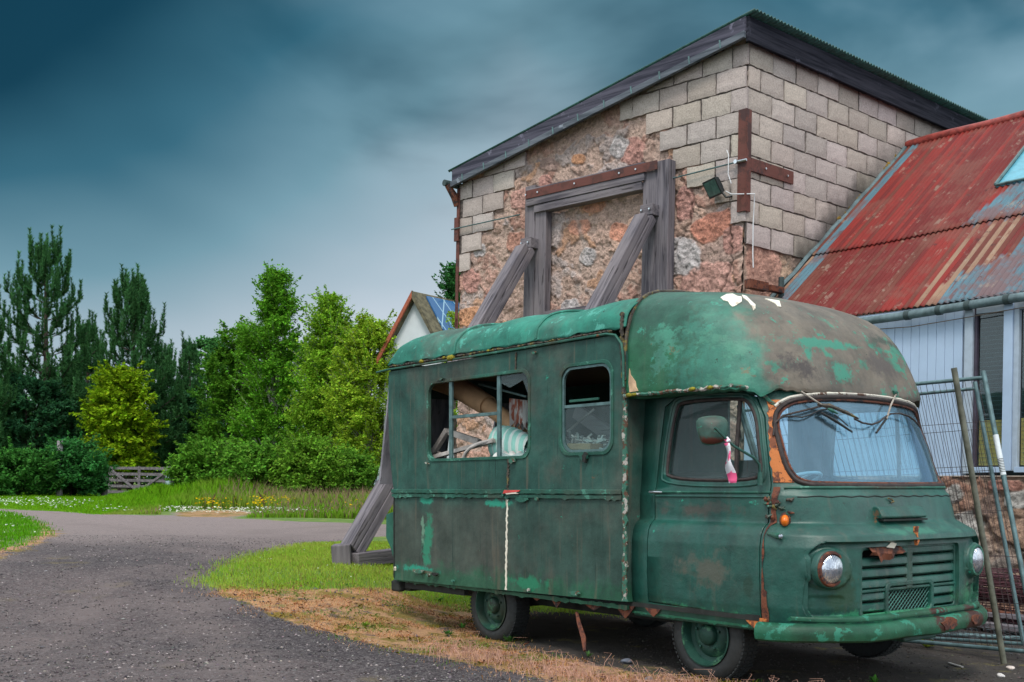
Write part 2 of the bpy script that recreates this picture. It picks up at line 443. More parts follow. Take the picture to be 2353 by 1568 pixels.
def glass(name, tint=(.8, .9, .9), dust=.12, dustcol=(.45, .55, .6), ior=1.45, dscale=3.0, gtint=(1, 1, 1)):
    m = bpy.data.materials.new(name); m.use_nodes = True; nt = m.node_tree; nt.nodes.clear()
    N_ = nt.nodes.new; L = nt.links.new
    o = N_('ShaderNodeOutputMaterial'); tr = N_('ShaderNodeBsdfTransparent'); tr.inputs[0].default_value = (*tint, 1)
    gl = N_('ShaderNodeBsdfGlossy'); gl.inputs['Roughness'].default_value = .03; gl.inputs[0].default_value = (*gtint, 1)
    di = N_('ShaderNodeBsdfDiffuse'); di.inputs[0].default_value = (*dustcol, 1)
    lw = N_('ShaderNodeLayerWeight'); pw = N_('ShaderNodeMath'); pw.operation = 'POWER'; L(lw.outputs['Facing'], pw.inputs[0]); pw.inputs[1].default_value = 4.0
    f0 = ((ior - 1) / (ior + 1)) ** 2; fr = N_('ShaderNodeMath'); fr.operation = 'MULTIPLY_ADD'; L(pw.outputs[0], fr.inputs[0]); fr.inputs[1].default_value = (1 - f0) * .9; fr.inputs[2].default_value = f0
    m1 = N_('ShaderNodeMixShader'); L(fr.outputs[0], m1.inputs[0]); L(tr.outputs[0], m1.inputs[1]); L(gl.outputs[0], m1.inputs[2])
    tc_ = N_('ShaderNodeTexCoord'); nz_ = N_('ShaderNodeTexNoise'); mp_ = N_('ShaderNodeMapping')
    mp_.inputs['Scale'].default_value = (1, 3, .7); L(tc_.outputs['Object'], mp_.inputs[0]); L(mp_.outputs[0], nz_.inputs[0])
    nz_.inputs['Scale'].default_value = dscale; nz_.inputs['Detail'].default_value = 6
    mr = N_('ShaderNodeMapRange'); L(nz_.outputs[0], mr.inputs[0]); mr.inputs[1].default_value = .3; mr.inputs[2].default_value = .75
    mr.inputs[3].default_value = dust * .4; mr.inputs[4].default_value = dust * 1.6
    m2 = N_('ShaderNodeMixShader'); L(mr.outputs[0], m2.inputs[0]); L(m1.outputs[0], m2.inputs[1]); L(di.outputs[0], m2.inputs[2])
    L(m2.outputs[0], o.inputs[0]); return m
MT['windscreen'] = glass('dusty_haze_windscreen_glass', (.80, .93, 1.0), .05, (.45, .62, .75), 1.8, 1.6, (.62, .85, 1.0))  # blue haze and sky reflection tinted into the glass, over a thin dust film
MT['side_glass'] = glass('grimy_side_glass', (.75, .85, .85), .05, (.3, .4, .4), 1.25)
MT['house_glass'] = glass('house_window_glass', (.75, .85, .88), .02, (.3, .4, .4), 1.5)

# ------------------------------------------------------------------ building materials
def timber(name, a, b, axis='z', scale=1.0, dark=(.035, .032, .035)):
    m = M(name, .85)
    sc = {'z': (14, 14, .7), 'x': (.7, 14, 14), 'y': (14, .7, 14)}[axis]
    g = m.noise(scale, 8, .65, vec=m.map(sc), dist=.4)
    c = m.mix(m.step(g, .35, .62), a, b)
    c = m.mix(m.step(m.noise(1.2, 4, .5), .45, .7), c, tuple(v * 1.35 for v in b))
    cr = m.noise(scale, 4, .5, vec=m.map(tuple(s * 1.5 for s in sc), loc=(2, 5, 1)))
    c = m.mix(m.step(cr, .66, .70), c, dark)
    m.color(c); m.bump(g, .6, .02); return m.m
MT['timber_z'] = timber('silvered_timber', (.075, .08, .10), (.21, .20, .22))
MT['timber_x'] = timber('silvered_timber_along', (.11, .10, .11), (.26, .23, .23), 'x')
MT['fascia_lead'] = timber('lead_grey_fascia', (.055, .06, .075), (.12, .13, .16), 'x', 1.5)
MT['fascia_black'] = timber('tarred_fascia', (.010, .012, .016), (.035, .036, .044), 'x')
MT['plate'] = flaky('rust_brown_steel', (.085, .026, .018), (.12, .035, .025), (.055, .02, .018), 5)

def vcol(name, rough=.9, detail_scale=30, amt=.35, bump=.5, bd=.02, speck=None, extra=None):
    m = M(name, rough, spec=.2)
    c = m.attr('Col'); n = m.noise(detail_scale, 8, .7)
    k = m.step(n, .28, .72, False)
    c = m.mix(1.0, c, m.mix(k, (1 - amt, 1 - amt, 1 - amt), (1 + amt, 1 + amt, 1 + amt)), 'MULTIPLY')
    if speck:
        s_ = m.noise(speck[0], 4, .7, vec=m.map(loc=(3, 3, 3))); c = m.mix(m.math('MULTIPLY', m.step(s_, speck[1], speck[1] + .04), speck[3]), c, speck[2])
    if extra: c = extra(m, c)
    m.color(c); m.bump(n, bump, bd); return m.m
MT['rubble'] = vcol('granite_rubble', .95, 20, .50, 1.0, .05, (42, .58, (.07, .06, .055), .6))
MT['block'] = vcol('concrete_block', .95, 45, .28, .7, .012, (70, .60, (.07, .06, .055), .65))
MT['joint'] = plain('dark_joint', (.085, .068, .060), .95, var=.6, scale=25, bump=.8)
def rust_streaks(m, c):
    X = m.map((26, 1.3, 1.3))
    s1 = m.noise(1.0, 8, .7, vec=X)
    c = m.mix(m.math('MULTIPLY', m.step(s1, .54, .62), .55), c, (.11, .022, .018))
    s2 = m.noise(2.4, 10, .75, vec=m.map((2.5, 2.5, 2.5), loc=(2, 7, 3)))
    c = m.mix(m.math('MULTIPLY', m.step(s2, .59, .62), .6), c, (.09, .03, .02))
    return c
MT['red_roof'] = vcol('rusty_painted_iron', .6, 10, .22, .15, .01, None, rust_streaks)
MT['iron_dark'] = plain('dark_iron_sheet', (.03, .05, .05), .6, var=.3)
MT['board'] = plain('white_boarding', (.36, .46, .60), .6, var=.06, scale=3, bump=.05)
MT['frame_white'] = plain('grey_white_frame', (.34, .40, .47), .55, var=.08)
MT['gutter'] = plain('grey_gutter', (.10, .145, .155), .5, var=.35, scale=8)
MT['galv'] = plain('galvanised_tube', (.10, .165, .175), .5, .3, .3, 14)
MT['galv_brown'] = plain('dirty_galvanised_tube', (.12, .12, .09), .55, .2, .4, 9)
MT['wire'] = plain('rusty_wire', (.05, .03, .032), .6, .3)
MT['black_plastic'] = plain('black_plastic', (.012, .016, .016), .4)
MT['cable'] = plain('white_cable', (.65, .65, .66), .5, var=.05, bump=0)
MT['render_white'] = plain('white_render', (.55, .58, .60), .9, var=.05, scale=2)
MT['barge'] = plain('red_brown_bargeboard', (.30, .07, .03), .7)
MT['tile'] = plain('brown_tiles', (.10, .085, .05), .85, var=.5, scale=6)
MT['ply'] = plain('yellow_plywood', (.80, .46, .12), .8, var=.12, scale=3)
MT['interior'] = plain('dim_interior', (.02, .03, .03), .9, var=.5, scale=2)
MT['shed'] = plain('pale_blue_shed', (.30, .42, .50), .6, var=.1)
MT['orange'] = None
def simple(name, col, rough=.3, emis=0):
    m = M(name, rough); m.color(col); return m.m
MT['orange'] = simple('amber_lens', (.75, .16, .01), .2)
MT['red_lens'] = simple('red_lens', (.5, .02, .02), .2)
def solar():
    m = M('solar_cells', .15)
    b = m.N('ShaderNodeTexBrick'); m.set(b.inputs[0], m.map((1, 1, 1)))
    b.offset = 0; b.inputs['Scale'].default_value = 1.0; b.inputs['Brick Width'].default_value = .9; b.inputs['Row Height'].default_value = .45
    b.inputs['Mortar Size'].default_value = .02
    b.inputs['Color1'].default_value = (.02, .09, .22, 1); b.inputs['Color2'].default_value = (.025, .11, .26, 1); b.inputs['Mortar'].default_value = (.25, .4, .5, 1)
    m.color(b.outputs[0]); return m.m
MT['solar'] = solar()

def leafmat(name, trans=.35):
    m = bpy.data.materials.new(name); m.use_nodes = True; nt = m.node_tree; nt.nodes.clear()
    N_ = nt.nodes.new; L = nt.links.new
    a = N_('ShaderNodeAttribute'); a.attribute_name = 'Col'
    d = N_('ShaderNodeBsdfDiffuse'); t = N_('ShaderNodeBsdfTranslucent'); x = N_('ShaderNodeMixShader'); o = N_('ShaderNodeOutputMaterial')
    L(a.outputs['Color'], d.inputs[0]); L(a.outputs['Color'], t.inputs[0]); x.inputs[0].default_value = trans
    L(d.outputs[0], x.inputs[1]); L(t.outputs[0], x.inputs[2]); L(x.outputs[0], o.inputs[0]); return m
MT['leaf'] = leafmat('leaves'); MT['needle'] = leafmat('needles', .15); MT['petal'] = leafmat('petals', .4)
MT['bark'] = plain('bark', (.06, .045, .035), .95, var=.5, scale=8)
MT['birch_bark'] = plain('birch_bark', (.30, .27, .24), .9, var=.5, scale=5)
MT['pebble'] = vcol('pebbles', .85, 40, .25, .3)

def ground_mat():
    m = M('ground', .95)
    A = m.attr('Col'); n1 = m.noise(2.2, 8, .68); n2 = m.noise(0.35, 4, .5)
    s = m.N('ShaderNodeSeparateColor'); m.set(s.inputs[0], A); green, dry, soil = s.outputs
    nv = m.map((1, 1, 1), loc=(8, 3, 0))
    gv = m.voro(46, out='Color'); gs = m.N('ShaderNodeSeparateColor'); m.set(gs.inputs[0], gv)
    gv2 = m.voro(110, out='Color'); gs2 = m.N('ShaderNodeSeparateColor'); m.set(gs2.inputs[0], gv2)
    f1 = m.noise(9, 10, .75)
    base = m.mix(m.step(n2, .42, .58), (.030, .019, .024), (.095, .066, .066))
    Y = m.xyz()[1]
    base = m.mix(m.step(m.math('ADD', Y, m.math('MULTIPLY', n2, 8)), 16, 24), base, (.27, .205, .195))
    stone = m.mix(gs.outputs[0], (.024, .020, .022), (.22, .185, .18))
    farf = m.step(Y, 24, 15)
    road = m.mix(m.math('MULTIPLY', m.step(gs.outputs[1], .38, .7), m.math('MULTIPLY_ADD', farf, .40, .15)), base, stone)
    road = m.mix(m.math('MULTIPLY', m.step(gs2.outputs[1], .5, .8), .5), road, m.mix(gs2.outputs[0], (.03, .027, .03), (.25, .215, .21)))
    road = m.mix(m.math('MULTIPLY', m.step(f1, .56, .66), .6), road, (.03, .027, .03))
    road = m.mix(m.math('MULTIPLY', m.step(m.noise(.9, 6, .6, vec=nv), .60, .72), .5), road, (.16, .12, .05))
    wr = m.math('MULTIPLY', m.attr('wear', 'Fac'), m.step(m.noise(1.6, 7, .65, vec=m.map(loc=(4, 6, 1))), .36, .60))
    road = m.mix(m.math('MULTIPLY', wr, .55), road, m.mix(f1, (.12, .088, .085), (.23, .18, .17)))
    grs = m.mix(f1, (.05, .12, .014), (.15, .24, .03))
    grs = m.mix(m.step(n1, .5, .7), grs, (.26, .27, .07))
    dr = m.mix(f1, (.20, .095, .045), (.64, .36, .18)); dr = m.mix(m.math('MULTIPLY', m.step(m.noise(5, 8, .75, vec=m.map(loc=(2, 2, 2))), .54, .60), .7), dr, (.10, .075, .065))
    dr = m.mix(m.step(n1, .49, .57), dr, (.20, .13, .02)); dr = m.mix(m.math('MULTIPLY', m.step(m.noise(1.4, 8, .7, vec=nv), .55, .62), .75), dr, (.13, .15, .03))
    dr = m.mix(m.math('MULTIPLY', m.step(m.noise(4, 8, .7, vec=nv), .58, .64), .8), dr, (.06, .05, .05))
    so = m.mix(f1, (.014, .011, .011), (.065, .050, .040))  # dark soil, blackened further to stand in for shade under the van
    so = m.mix(m.step(m.noise(2.0, 8, .7, vec=nv), .55, .66), so, (.13, .105, .03))
    k = m.math('ADD', m.math('MULTIPLY', m.math('SUBTRACT', n1, .5), .8), m.math('MULTIPLY', m.math('SUBTRACT', f1, .5), .5))
    def msk(v): return m.step(m.math('ADD', v, k), .44, .56)
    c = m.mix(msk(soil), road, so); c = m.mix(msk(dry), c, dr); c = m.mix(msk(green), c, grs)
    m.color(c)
    b = m.math('ADD', m.math('MULTIPLY', gs.outputs[0], .7), f1)
    m.bump(b, .9, .03); return m.m
MT['ground'] = ground_mat()
# ================================================================== THE VAN
VO = np.array([1.37, 7.75, 0.0])
_th, _ro, _pi = math.radians(38), math.radians(.9), math.radians(.5)
_f = np.array([math.sin(_th), -math.cos(_th), 0]); _l = np.array([math.cos(_th), math.sin(_th), 0]); _u = np.array([0, 0, 1.])
_l2 = _l * math.cos(_ro) + _u * math.sin(_ro); _u2 = -_l * math.sin(_ro) + _u * math.cos(_ro)
_f2 = _f * math.cos(_pi) + _u2 * math.sin(_pi); _u3 = -_f * math.sin(_pi) + _u2 * math.cos(_pi)
VR = np.array([_f2, _l2, _u3])
van = empty('camper_van')
van.matrix_world = Matrix(((_f2[0], _l2[0], _u3[0], VO[0]), (_f2[1], _l2[1], _u3[1], VO[1]), (_f2[2], _l2[2], _u3[2], VO[2]), (0, 0, 0, 1)))
tag(van, 'derelict green camper van with peeling mottled paint, rusty pillar and broken side windows', 'van')
def VU(u, v, axis, val):
    """pixel -> van-local point on the plane local[axis] = val"""
    d = ray(u, v); n = VR[axis]; c = np.array([0, 0, CAM_H])
    t = (val - (c - VO) @ n) / (d @ n)
    return VR @ (c + d * t - VO)
WID = 2.32; HC = 1.16

# ---- rear box -----------------------------------------------------
side_out = [(-4.04, .39), (-.75, .435), (-.75, 2.28), (-.78, 2.37), (-.84, 2.43), (-.93, 2.455), (-4.13, 2.445), (-4.14, 2.1), (-4.13, 1.8), (-4.09, 1.5), (-4.045, 1.28)]
def side_panel(y0, y1, holes, name='side_panel'):
    mb = MB().prism(side_out, 'y', y0, y1)
    o = mb.build(name, MT['side'], van)
    cut(o, [MB().prism(hh, 'y', y0 - .2, y1 + .2) for hh in holes])
    return o
w1 = rrect(-3.43, -1.92, 1.555, 2.275, .10)
w2 = rrect(-1.515, -.915, 1.565, 2.265, .11)
sp = side_panel(0.0, .03, [w1, w2])
lsp = side_panel(WID - .03, WID, [rrect(-5.9 + 2.6, -2.55, 1.6, 2.2, .06), rrect(-1.75, -1.05, 1.55, 2.15, .06)])
cutb = MB().box(-.783, -.753, .03, WID - .03, .435, 2.40).build('bulkhead_panel', MT['side'], van)
cut(cutb, [MB().prism(rrect(.35, WID - .35, 1.0, 2.3, .1), 'x', -1.2, -.2)])
rp = MB().prism([(-4.04, .39), (-4.01, .39), (-4.01, 1.3), (-4.10, 1.8), (-4.10, 2.44), (-4.13, 2.44), (-4.13, 1.8), (-4.045, 1.28)], 'y', .03, WID - .03).build('rear_panel', MT['side'], van)
cut(rp, [MB().box(-4.4, -3.8, .12, WID - .12, 1.35, 2.2)])
MB().box(-4.0, .45, .06, WID - .06, .40, .44).build('floor_panel', MT['dark'], van)
# hatch propped open at the back
hm = MB().prism([(-4.15, 2.26), (-4.175, 2.26), (-4.36, 1.34), (-4.33, 1.33)], 'y', .02, WID - .1)
hat = hm.build('rear_hatch', MT['timber_z'], van); cut(hat, [MB().box(-4.6, -4.0, .80, 1.38, 1.45, 2.22)]); hat['label'] = 'grey weathered rear hatch hanging ajar'
# rear corner fairing
MB().prism([(-4.045, 1.06), (-4.13, 1.045), (-4.20, 1.03), (-4.205, .80), (-4.12, .70), (-4.06, .58), (-4.045, .40)], 'y', .01, .22).build('rear_fairing', MT['trim'], van, bevel=.012)
MB().prism([(-4.045, 1.06), (-4.13, 1.045), (-4.20, 1.03), (-4.205, .80), (-4.12, .70), (-4.06, .58), (-4.045, .40)], 'y', WID - .22, WID - .01).build('rear_fairing', MT['trim'], van, bevel=.012)
# belt rail with ragged edge, gutter rail, seams
def ragged(x0, x1, z, dz, n=60, amp=.012, seed=1):
    r = random.Random(seed); w_ = [0]
    for _ in range(n + 2): w_.append(w_[-1] * .8 + r.uniform(-1, 1) * amp * .35)
    top = [(x0 + (x1 - x0) * i / n, z + dz + r.uniform(-amp, amp) * .5) for i in range(n + 1)]
    bot = [(x0 + (x1 - x0) * i / n, z - dz + w_[i] * .6 - (0 if r.random() < .80 else r.uniform(.3, 1.6) * amp)) for i in range(n + 1)]
    return bot + top[::-1]
MB().prism(ragged(-4.05, -.80, 1.262, .019, 70, .005), 'y', -.026, -.003).build('belt_rail', MT['trim'], van, bevel=.006)
MB().prism(ragged(-4.05, -.80, 1.222, .015, 90, .010, 3), 'y', -.018, -.003).build('belt_rail', MT['trim'], van)
gut = [(-4.33, 0, 2.452), (-4.13, 0, 2.462), (-3.0, 0, 2.462), (-2.0, 0, 2.465), (-1.2, 0, 2.47), (-.96, 0, 2.47), (-.86, 0, 2.45), (-.795, 0, 2.38), (-.775, 0, 2.28), (-.772, 0, 2.05)]
MB().tube([(x, -.018, z) for x, _, z in gut], .011, 8).build('rain_rail', MT['trim'], van, True)
# debris-filled gap under the roof skin
gp = []
r_ = random.Random(5)
P = []
for i in range(161):
    x = -4.11 + 3.2 * i / 160
    P.append([(x, .012 + r_.uniform(-.006, .006), 2.47), (x, -.010 + r_.uniform(-.008, .006), 2.49 + r_.uniform(-.006, .006)), (x, .006 + r_.uniform(-.006, .006), 2.505 + r_.uniform(-.006, .006)), (x, .02, 2.56)])
MB().grid(P).build('mossy_gutter', MT['gutter_moss'], van, fix=False)
# vertical strips
def strip(name, pts, wdt, th, mat, seed=1, amp=.35):
    r = random.Random(seed); mb = MB(); L = []; R_ = []
    n = 40
    pts = [Vector(p) for p in pts]; tot = len(pts) - 1
    for i in range(n + 1):
        t = i / n * tot; k = min(int(t), tot - 1); p = pts[k].lerp(pts[k + 1], t - k)
        a = wdt * (.5 + r.uniform(-amp, amp)); b = wdt * (.5 + r.uniform(-amp, amp))
        L.append((p.x - a, p.z)); R_.append((p.x + b, p.z))
    return mb.prism(L + R_[::-1], 'y', pts[0].y - th, pts[0].y - .001).build(name, mat, van)
strip('corner_strip', [(-.768, 0, .44), (-.765, 0, 1.95)], .040, .014, MT['flake_strip'], 2, .3)
strip('corner_strip', [(-.768, 0, 1.95), (-.80, 0, 2.40), (-.80, 0, 2.62)], .030, .014, MT['gutter_moss'], 4, .3)
strip('panel_seam', [(-2.235, 0, .42), (-2.215, 0, 1.21)], .020, .006, MT['white_flake'], 6, .35)
strip('panel_seam', [(-4.030, 0, .41), (-4.030, 0, 1.2)], .018, .006, MT['dark'], 7, .2)
strip('panel_seam', [(-2.21, 0, 1.28), (-2.20, 0, 1.55)], .022, .008, MT['gutter_moss'], 8, .4)
strip('panel_seam', [(-2.10, 0, 2.28), (-2.09, 0, 2.44)], .016, .008, MT['gutter_moss'], 9, .4)
for (x, z, w_, h_, mt, sd_) in ((-2.12, 1.255, .20, .022, 'white_flake', 1), (-2.00, 1.195, .16, .026, 'trim', 2), (-3.42, 1.525, .07, .012, 'flake_strip', 3), (-2.12, 1.53, .09, .03, 'flake_strip', 4),
                             (-1.22, 1.54, .10, .03, 'trim', 5), (-1.20, 1.535, .05, .05, 'dark', 6), (-1.83, 2.41, .09, .014, 'flake_strip', 7), (-3.55, .50, .20, .02, 'flake_strip', 8), (-3.40, .475, .05, .018, 'flake_strip', 9),
                             (-3.28, .49, .09, .02, 'dark', 10), (-1.32, .46, .14, .02, 'flake_strip', 11), (-1.9, .445, .03, .018, 'flake_strip', 12), (-3.0, .445, .06, .012, 'trim', 13), (-3.98, .50, .015, .02, 'white_flake', 14),
                             (-3.2, 2.30, .12, .014, 'trim', 15), (-2.25, 1.25, .05, .05, 'trim', 16), (-1.8, 1.2, .04, .016, 'flake_strip', 17)):
    rr = random.Random(sd_); pl = []
    for k in range(11):
        t = 2 * math.pi * k / 11; q = rr.uniform(.55, 1.15); pl.append((x + w_ / 2 * math.cos(t) * q, z + h_ * math.sin(t) * q))
    o = MB().prism(pl, 'y', -.028 - .01 * rr.random(), -.012).build('peeling_flake', MT[mt], van)
# red and white torn sticker on the belt rail
st_ = MB().prism([(-2.24, 1.245), (-2.02, 1.262), (-2.0, 1.275), (-2.22, 1.275)], 'y', -.034, -.03).build('torn_sticker', plain('red_sticker', (.55, .06, .05), .6), van)

def ring_of(hh, grow):
    cx = sum(p[0] for p in hh) / len(hh); cz = sum(p[1] for p in hh) / len(hh)
    W2 = max(p[0] for p in hh) - min(p[0] for p in hh); H2 = max(p[1] for p in hh) - min(p[1] for p in hh)
    return [(cx + (p[0] - cx) * (1 + 2 * grow / W2), cz + (p[1] - cz) * (1 + 2 * grow / H2)) for p in hh]
def frame(name, hh, y0, y1, gi, go, mat, parent, axis='y', bevel=0):
    a = ring_of(hh, gi); b = ring_of(hh, go); n = len(hh); v = []; f = []
    for yy in (y0, y1):
        for q in (a, b): v += [(p[0], yy, p[1]) if axis == 'y' else (yy, p[0], p[1]) for p in q]
    for i in range(n):
        j = (i + 1) % n
        f += [(i, j, n + j, n + i), (2 * n + i, 3 * n + i, 3 * n + j, 2 * n + j), (i, 2 * n + i, 2 * n + j, j), (n + i, n + j, 3 * n + j, 3 * n + i)]
    return MB().add(v, f).build(name, mat, parent, bevel=bevel)
def pane(name, hh, y0, y1, mat, parent):
    return MB().prism(hh, 'y', y0, y1).build(name, mat, parent)
# big broken window
f1 = frame('window_frame', w1, -.010, .028, -.010, .018, MT['trim'], van, bevel=.005)
tag(f1, 'wide side window frame with its panes broken out')
fb = MB().box(-3.10, -3.055, .006, .03, 1.545, 2.28).build('mullion', MT['alu'], f1, bevel=.004)
fb = MB().box(-2.375, -2.33, .006, .03, 1.545, 2.28).build('mullion', MT['alu'], f1, bevel=.004)
fb = MB().box(-3.055, -2.375, .008, .026, 1.925, 1.955).build('transom', MT['alu'], f1, bevel=.004)
MB().prism([(-2.33, 1.566), (-2.33, 1.60), (-2.18, 1.57), (-2.05, 1.60), (-1.94, 1.64), (-1.935, 1.566)], 'y', .014, .017).build('broken_pane', MT['side_glass'], f1)
MB().prism([(-2.33, 2.26), (-1.94, 2.26), (-1.94, 2.05), (-2.02, 2.20), (-2.2, 2.15), (-2.33, 2.2)], 'y', .014, .017).build('broken_pane', MT['side_glass'], f1)
f2_ = frame('window_frame', w2, -.010, .028, -.010, .018, MT['trim'], van, bevel=.005)
tag(f2_, 'narrow side window frame with a sliding pane')
frame('inner_frame', w2, .004, .024, -.03, -.012, MT['alu'], f2_)
MB().box(-1.49, -.94, .008, .026, 1.93, 1.955).build('transom', MT['alu'], f2_, bevel=.003)
MB().box(-1.42, -1.08, .004, .02, 1.975, 1.995).build('handle', MT['trim'], f2_, bevel=.003)
pane('pane', rrect(-1.49, -.94, 1.59, 1.935, .06), .014, .018, MT['side_glass'], f2_)

# ---- roof skins ---------------------------------------------------
def roof_sect(y):
    s = abs(y - HC) / HC
    return (1 - min(1, s) ** 4.5) ** .45
P = []
ns = 49
xs = list(np.linspace(-4.135, -3.0, 14)) + [-2.992, -2.98, -2.968, -2.96] + list(np.linspace(-2.90, -1.84, 12)) + [-1.832, -1.82, -1.808, -1.80] + list(np.linspace(-1.74, -.765, 10))
for x in xs:
    row = []
    lift = 0.0
    for c_ in (-2.98, -1.82):
        if abs(x - c_) < .013: lift = .014
    e = max(0, (-3.98 - x) / .155)
    drop = .20 * (1 - math.sqrt(max(0, 1 - e * e)))
    zb = 2.52; rh = .335 - .062 * (x + 4.1) / 3.3
    for k in range(ns):
        a = math.pi * k / (ns - 1)
        y = HC - (HC + .008) * (abs(math.cos(a)) ** .75) * (1 if math.cos(a) > 0 else -1)
        z = zb + (rh + lift) * roof_sect(min(max(y, 0), WID)) ** 1.0 - drop * roof_sect(min(max(y, 0), WID)) + .02 * math.sin(x * 5 + y * 2) * roof_sect(min(max(y, 0), WID))
        if k == 0 or k == ns - 1: z = zb - .015 + .01 * math.sin(x * 23) + .008 * math.sin(x * 51)
        row.append((x, y - (lift * .7 if k < 5 else 0), z))
    P.append(row)
rf = MB().grid(P).build('rear_roof', MT['teal_roof'], van, True, fix=True)
md = rf.modifiers.new('s', 'SOLIDIFY'); md.thickness = .012; md.offset = -1
for xc in (-2.98, -1.82):
    near = min(P, key=lambda row_: abs(row_[0][0] - xc))
    MB().tube([(p[0], p[1] + (p[1] - HC) * .004, p[2] + .008) for p in near], .013, 6).build('roof_rib', MT['teal_roof'], van, True)
MB().grid([[(-4.13, y, 2.44), (-4.12, y, 2.53)] for y in np.linspace(.02, WID - .02, 3)]).build('roof_end', MT['dark'], van)
m_ = bpy.data.meshes.new('x'); bm = bmesh.new(); bmesh.ops.create_icosphere(bm, subdivisions=3, radius=1)
for vtx in bm.verts:
    k = 1 + .12 * math.sin(vtx.co.x * 5 + vtx.co.y * 7) * math.cos(vtx.co.z * 6)
    vtx.co = Vector((vtx.co.x * .055 * k - 3.03, vtx.co.y * .03 * k - .02, vtx.co.z * .028 * k + 2.478))
bm.to_mesh(m_); bm.free()
link_mesh('moss_clump', m_, MT['moss'], van, True)
rr = random.Random(8)
for i in range(11):
    x = (rr.uniform(-3.9, -2.2) if i < 4 else rr.choice([-.70, -.62, -.52, -.05, .12, .20]) + rr.uniform(-.03, .03)); z = 2.49 if i < 4 else 1.985; y = -.02 if i < 4 else -.04
    m_ = bpy.data.meshes.new('x'); bm = bmesh.new(); bmesh.ops.create_icosphere(bm, subdivisions=2, radius=1); s_ = rr.uniform(.010, .022)
    for vtx in bm.verts:
        vtx.co = Vector((vtx.co.x * s_ * 1.7 * rr.uniform(.8, 1.2) + x, vtx.co.y * s_ * .8 + y, vtx.co.z * s_ * rr.uniform(.6, 1.0) + z))
    bm.to_mesh(m_); bm.free(); link_mesh('moss_clump', m_, MT['moss'], van, True)

# ---- cab shell: rings stacked in z ---------------------------------
ZT = [.33, .40, .50, .70, .90, .98, 1.02, 1.040, 1.055, 1.07, 1.12, 1.20, 1.245, 1.26, 1.30, 1.33, 1.60, 1.90, 2.02]
Y0 = [.085, .065, .05, .045, .05, .065, .085, .105, .13, .135, .135, .135, .135, .140, .145, .15, .165, .19, .20]
XF = [.95, .97, .985, .99, .985, .965, .935, .905, .88, .872, .86, .835, .825, .80, .775, .755, .66, .535, .49]
XB = [.30] * 11 + [.28, .28, .27, .26, .25, .20, .10, .06]
XF = [x + (.04 if z < 1.0 else 0) for x, z in zip(XF, ZT)]
def NZ(z): return float(np.interp(z, [.9, 1.06], [5.0, 3.9]))
def cabz(z):
    return float(np.interp(z, ZT, Y0)), float(np.interp(z, ZT, XF)), float(np.interp(z, ZT, XB))
def front_x(y, z, off=0.0):
    y0, xf, xb = cabz(z); s = min(1, abs(y - HC) / (HC - y0))
    return xb + (xf - xb) * math.sqrt(max(0, 1 - s ** NZ(z))) + off
def side_y(x, z, off=0.0):
    y0, xf, xb = cabz(z)
    if x <= xb: return y0 - off
    t = min(1, (x - xb) / (xf - xb)); s = (1 - t * t) ** (1 / NZ(z))
    return HC - (HC - y0) * s - off
def ringpts(y0, xf, xb, z, xs_, nstr=8, narc=72, n=3.9):
    out = []
    for i in range(nstr): out.append((xs_ + (xb - xs_) * i / nstr, y0, z))
    for k in range(narc + 1):
        a = math.pi * k / narc; c = math.cos(a); s = abs(c) ** (2 / n) * (1 if c >= 0 else -1)
        out.append((xb + (xf - xb) * math.sin(a), HC - (HC - y0) * s, z))
    for i in range(nstr): out.append((xb + (xs_ - xb) * (i + 1) / nstr, WID - y0, z))
    return out
def recess(y, z):
    """pressed panel of the nose: 1 inside"""
    def rr_(y, z, a, b, c, d, r):
        qx = abs(y - (a + b) / 2) - (b - a) / 2 + r; qz = abs(z - (c + d) / 2) - (d - c) / 2 + r
        return math.hypot(max(qx, 0), max(qz, 0)) + min(max(qx, qz), 0) - r
    d1 = rr_(y, z, .165, WID - .27, .425, .935, .10)
    a = float(1 - smooth(d1, -.010, .004)) * .056
    for c0 in (.27, WID - .45):
        d2 = rr_(y, z, c0 - .09, c0 + .10, .445, .585, .03)
        a += float(1 - smooth(d2, -.012, .006)) * .012
        rr2 = math.hypot(y - c0, (z - .765))
        a -= float(1 - smooth(rr2, .128, .142)) * .022
    return a
# shell with enough rings for the pressing
zz = sorted(set([round(v, 4) for v in np.concatenate([np.arange(.33, 1.0, .009), [1.0, 1.015, 1.03, 1.04, 1.048, 1.056, 1.064, 1.075, 1.1, 1.15, 1.2, 1.235, 1.25, 1.262, 1.275, 1.3, 1.33, 1.4, 1.5, 1.6, 1.7, 1.8, 1.9, 1.96, 2.02]])]))
P = []
for z in zz:
    y0, xf, xb = cabz(z)
    row = ringpts(y0, xf, xb, z, -.76, 6, 210, NZ(z))
    P.append([(x - (recess(y, z) if (x > xb + .03 and z < 1.0) else 0), y, z) for x, y, z in row])
cab = MB().grid(P).build('cab_body', MT['cab'], van, True)
md = cab.modifiers.new('s', 'SOLIDIFY'); md.thickness = .028; md.offset = -1; md.use_even_offset = False
bpy.context.view_layer.update(); bake(cab)
WS = [(.30, 1.33), (.42, 1.312)]
WS = WS + [(WID - a, b) for a, b in WS[::-1]] + [(WID - .265, 1.40), (WID - .258, 1.55), (WID - .270, 1.74), (WID - .32, 1.85), (WID - .47, 1.915), (HC, 1.945), (.47, 1.915), (.32, 1.85), (.270, 1.74), (.258, 1.55), (.265, 1.40)]
def chaik(p, k=2):
    for _ in range(k):
        q = []
        for i in range(len(p)):
            a, b = p[i], p[(i + 1) % len(p)]
            q += [(a[0] * .75 + b[0] * .25, a[1] * .75 + b[1] * .25), (a[0] * .25 + b[0] * .75, a[1] * .25 + b[1] * .75)]
        p = q
    return p
